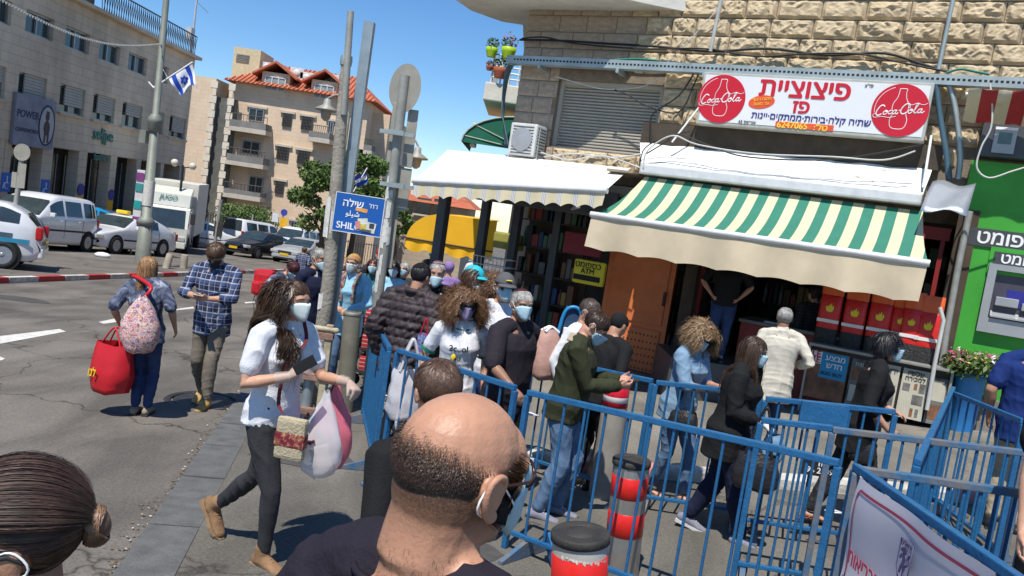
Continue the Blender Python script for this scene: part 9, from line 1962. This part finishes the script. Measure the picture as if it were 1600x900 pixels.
sack('handbag', 'black handbag carried before the short haired woman', 'handbag', at(1352, 690, 6.2), .2, .17, .08, R(-10), m_lea, (m_lea, .007), hh=.22, amp=.003, seed=8)
# 25 shopkeeper, 26 customer inside
pz = at(1142, 412, 12.0); flz = fl.location.z; hh_ = (pz.z-flz)/.86
mb = MB(); mb.box((pz.x, 12.4, pz.z-1.49-.55), (1.4, 1.3, 1.1)); tag(mb.build('platform', m_frame), 'dark raised platform under the shopkeeper inside the kiosk', 'platform')
p = person('shopkeeper in black T shirt standing in the kiosk with hands on hips', V((pz.x, 12.0, pz.z-1.485)), (-.2, -1), 1.74, c_black, c_jean2, SK_M, head=(0, 6, 0), bulk=1.1, seed=42, sleeve=.42, shoes=s_blk, vox=.013, lh=(-.20, .06, -.44), rh=(.20, .06, -.44), lp=(-1, -.3, .0), rp_=(1, -.3, .0), hairm_=H_DK)
short_hair(p, H_DK, 700, .03, 58)
p = back('person in dark striped shirt at the kiosk counter right of the light jacket man', 1276, 448, 12.2, (-.3, 1), stripes('shirt_stripe', (.012, .012, .02), (.03, .03, .04), 2, .05, .7), H_DK, .04, female=False, seed=43, up=WK)
# 27 blue shirt at the right edge, 28 forearm at the lower right
pos, h_ = pp(1634, 508, 6.6)
p = person('person in royal blue shirt and khaki trousers cut by the right edge', pos, (.5, .85), h_, c_blue, c_sand, SK_M, bulk=1.25, seed=44, sleeve=.4, hem=-.16, shoes=s_blk, eyes=False, trw=1.2); short_hair(p, H_DK, 900, .03, 59)
pos, h_ = pp(1770, 500, 3.15)
p = person('person in black lettered T shirt at the lower right edge, forearm on the barrier', pos, (-.75, -.55), h_, c_black, c_black, SK_L, bulk=1.1, seed=45, sleeve=.38, shoes=s_blk, rh=(.05, .40, -.62), rp_=(.6, -.6, -.6), lh=(-.1, .3, -.6)); short_hair(p, H_DK, 900, .03, 60)
# ---------------------------------------------------------------- carts and the blue walker
b_ = V((-1.72, 10.3, gz(-1.7, 10.3)+.1)); t = thing('shopping_cart', 'folding shopping trolley with red checked baskets behind the tall grey bollard', 'cart', b_)
mch = stripes('red_check', (.45, .02, .03), (.55, .35, .34), 2, .05, .75)
for k_, z in enumerate((.18, .47, .76)):
 mb = MB(); mb.bbox(b_+V((.12, 0, z+.1)), (.42, .32, .2), bev=.03); mb.build('basket', mch, t); mb = MB(); mb.box(b_+V((.12, 0, z-.01)), (.46, .36, .02)); mb.build('rack', m_trim, t)
for sx in (-.12, .36):
 for sy in (-.17, .17): mb = MB(); mb.tube([b_+V((sx, sy, .05)), b_+V((sx, sy, 1.02))], .012, 6); mb.build('upright', m_trim, t)
 mb = MB(); mb.lathe(b_+V((sx, -.2, .08)), [(.08, 0), (.08, .03), (.02, .035)], 14, ax=((1, 0, 0), (0, 0, 1), (0, -1, 0))); mb.build('wheel', m_tyre, t)
mb = MB(); mb.tube(catmull([b_+V((.36, -.17, 1.0)), b_+V((.5, -.17, 1.08)), b_+V((.5, .17, 1.08)), b_+V((.36, .17, 1.0))], 4), .012, 6); mb.build('handle', m_trim, t)
c = at(888, 500, 7.6); t = thing('walker_chair', 'folded bright blue framed chair with a packet behind the buzz cut man', 'chair', c)
mb = MB(); mb.tube(catmull([c+V((-.10, 0, -.45)), c+V((-.06, 0, .0)), c+V((0, 0, .12)), c+V((.1, 0, .1)), c+V((.14, 0, -.1))], 5), .018, 8); mb.build('frame', mat('frame_sky', (.02, .22, .45), .4), t); mb = MB(); mb.bbox(c+V((.06, .03, -.02)), (.2, .03, .3), bev=.01); mb.build('backrest', mat('seat_navy', (.02, .06, .12), .7), t); mb = MB(); mb.bbox(c+V((.03, -.02, -.12)), (.13, .03, .1), bev=.01); mb.build('packet', m_pw, t)
c = at(636, 605, 6.4); sack('carrier_bag', 'white plastic bags hanging low behind the corner barrier', 'bag', c+V((0, 0, .15)), .3, .42, .2, R(20), m_pwb, (m_pwb, .012), amp=.012, seed=13)
c = at(662, 530, 6.9); sack('patterned_bag', 'small red and blue patterned bag hanging beside the puffer jacket', 'bag', c+V((0, 0, .05)), .12, .24, .08, 0, blotch('bag_pattern', [(.4, .03, .06), (.03, .1, .3), (.3, .3, .35)], 30, 2, 1), (m_rbag, .006), seed=14, hh=.12)
c = at(507, 655, 6.9); mb = MB(); mb.bbox(c, (.055, .05, .26), bev=.012); tag(mb.build('extinguisher_box', m_red), 'upright narrow red box standing behind the carrier bags', 'box')
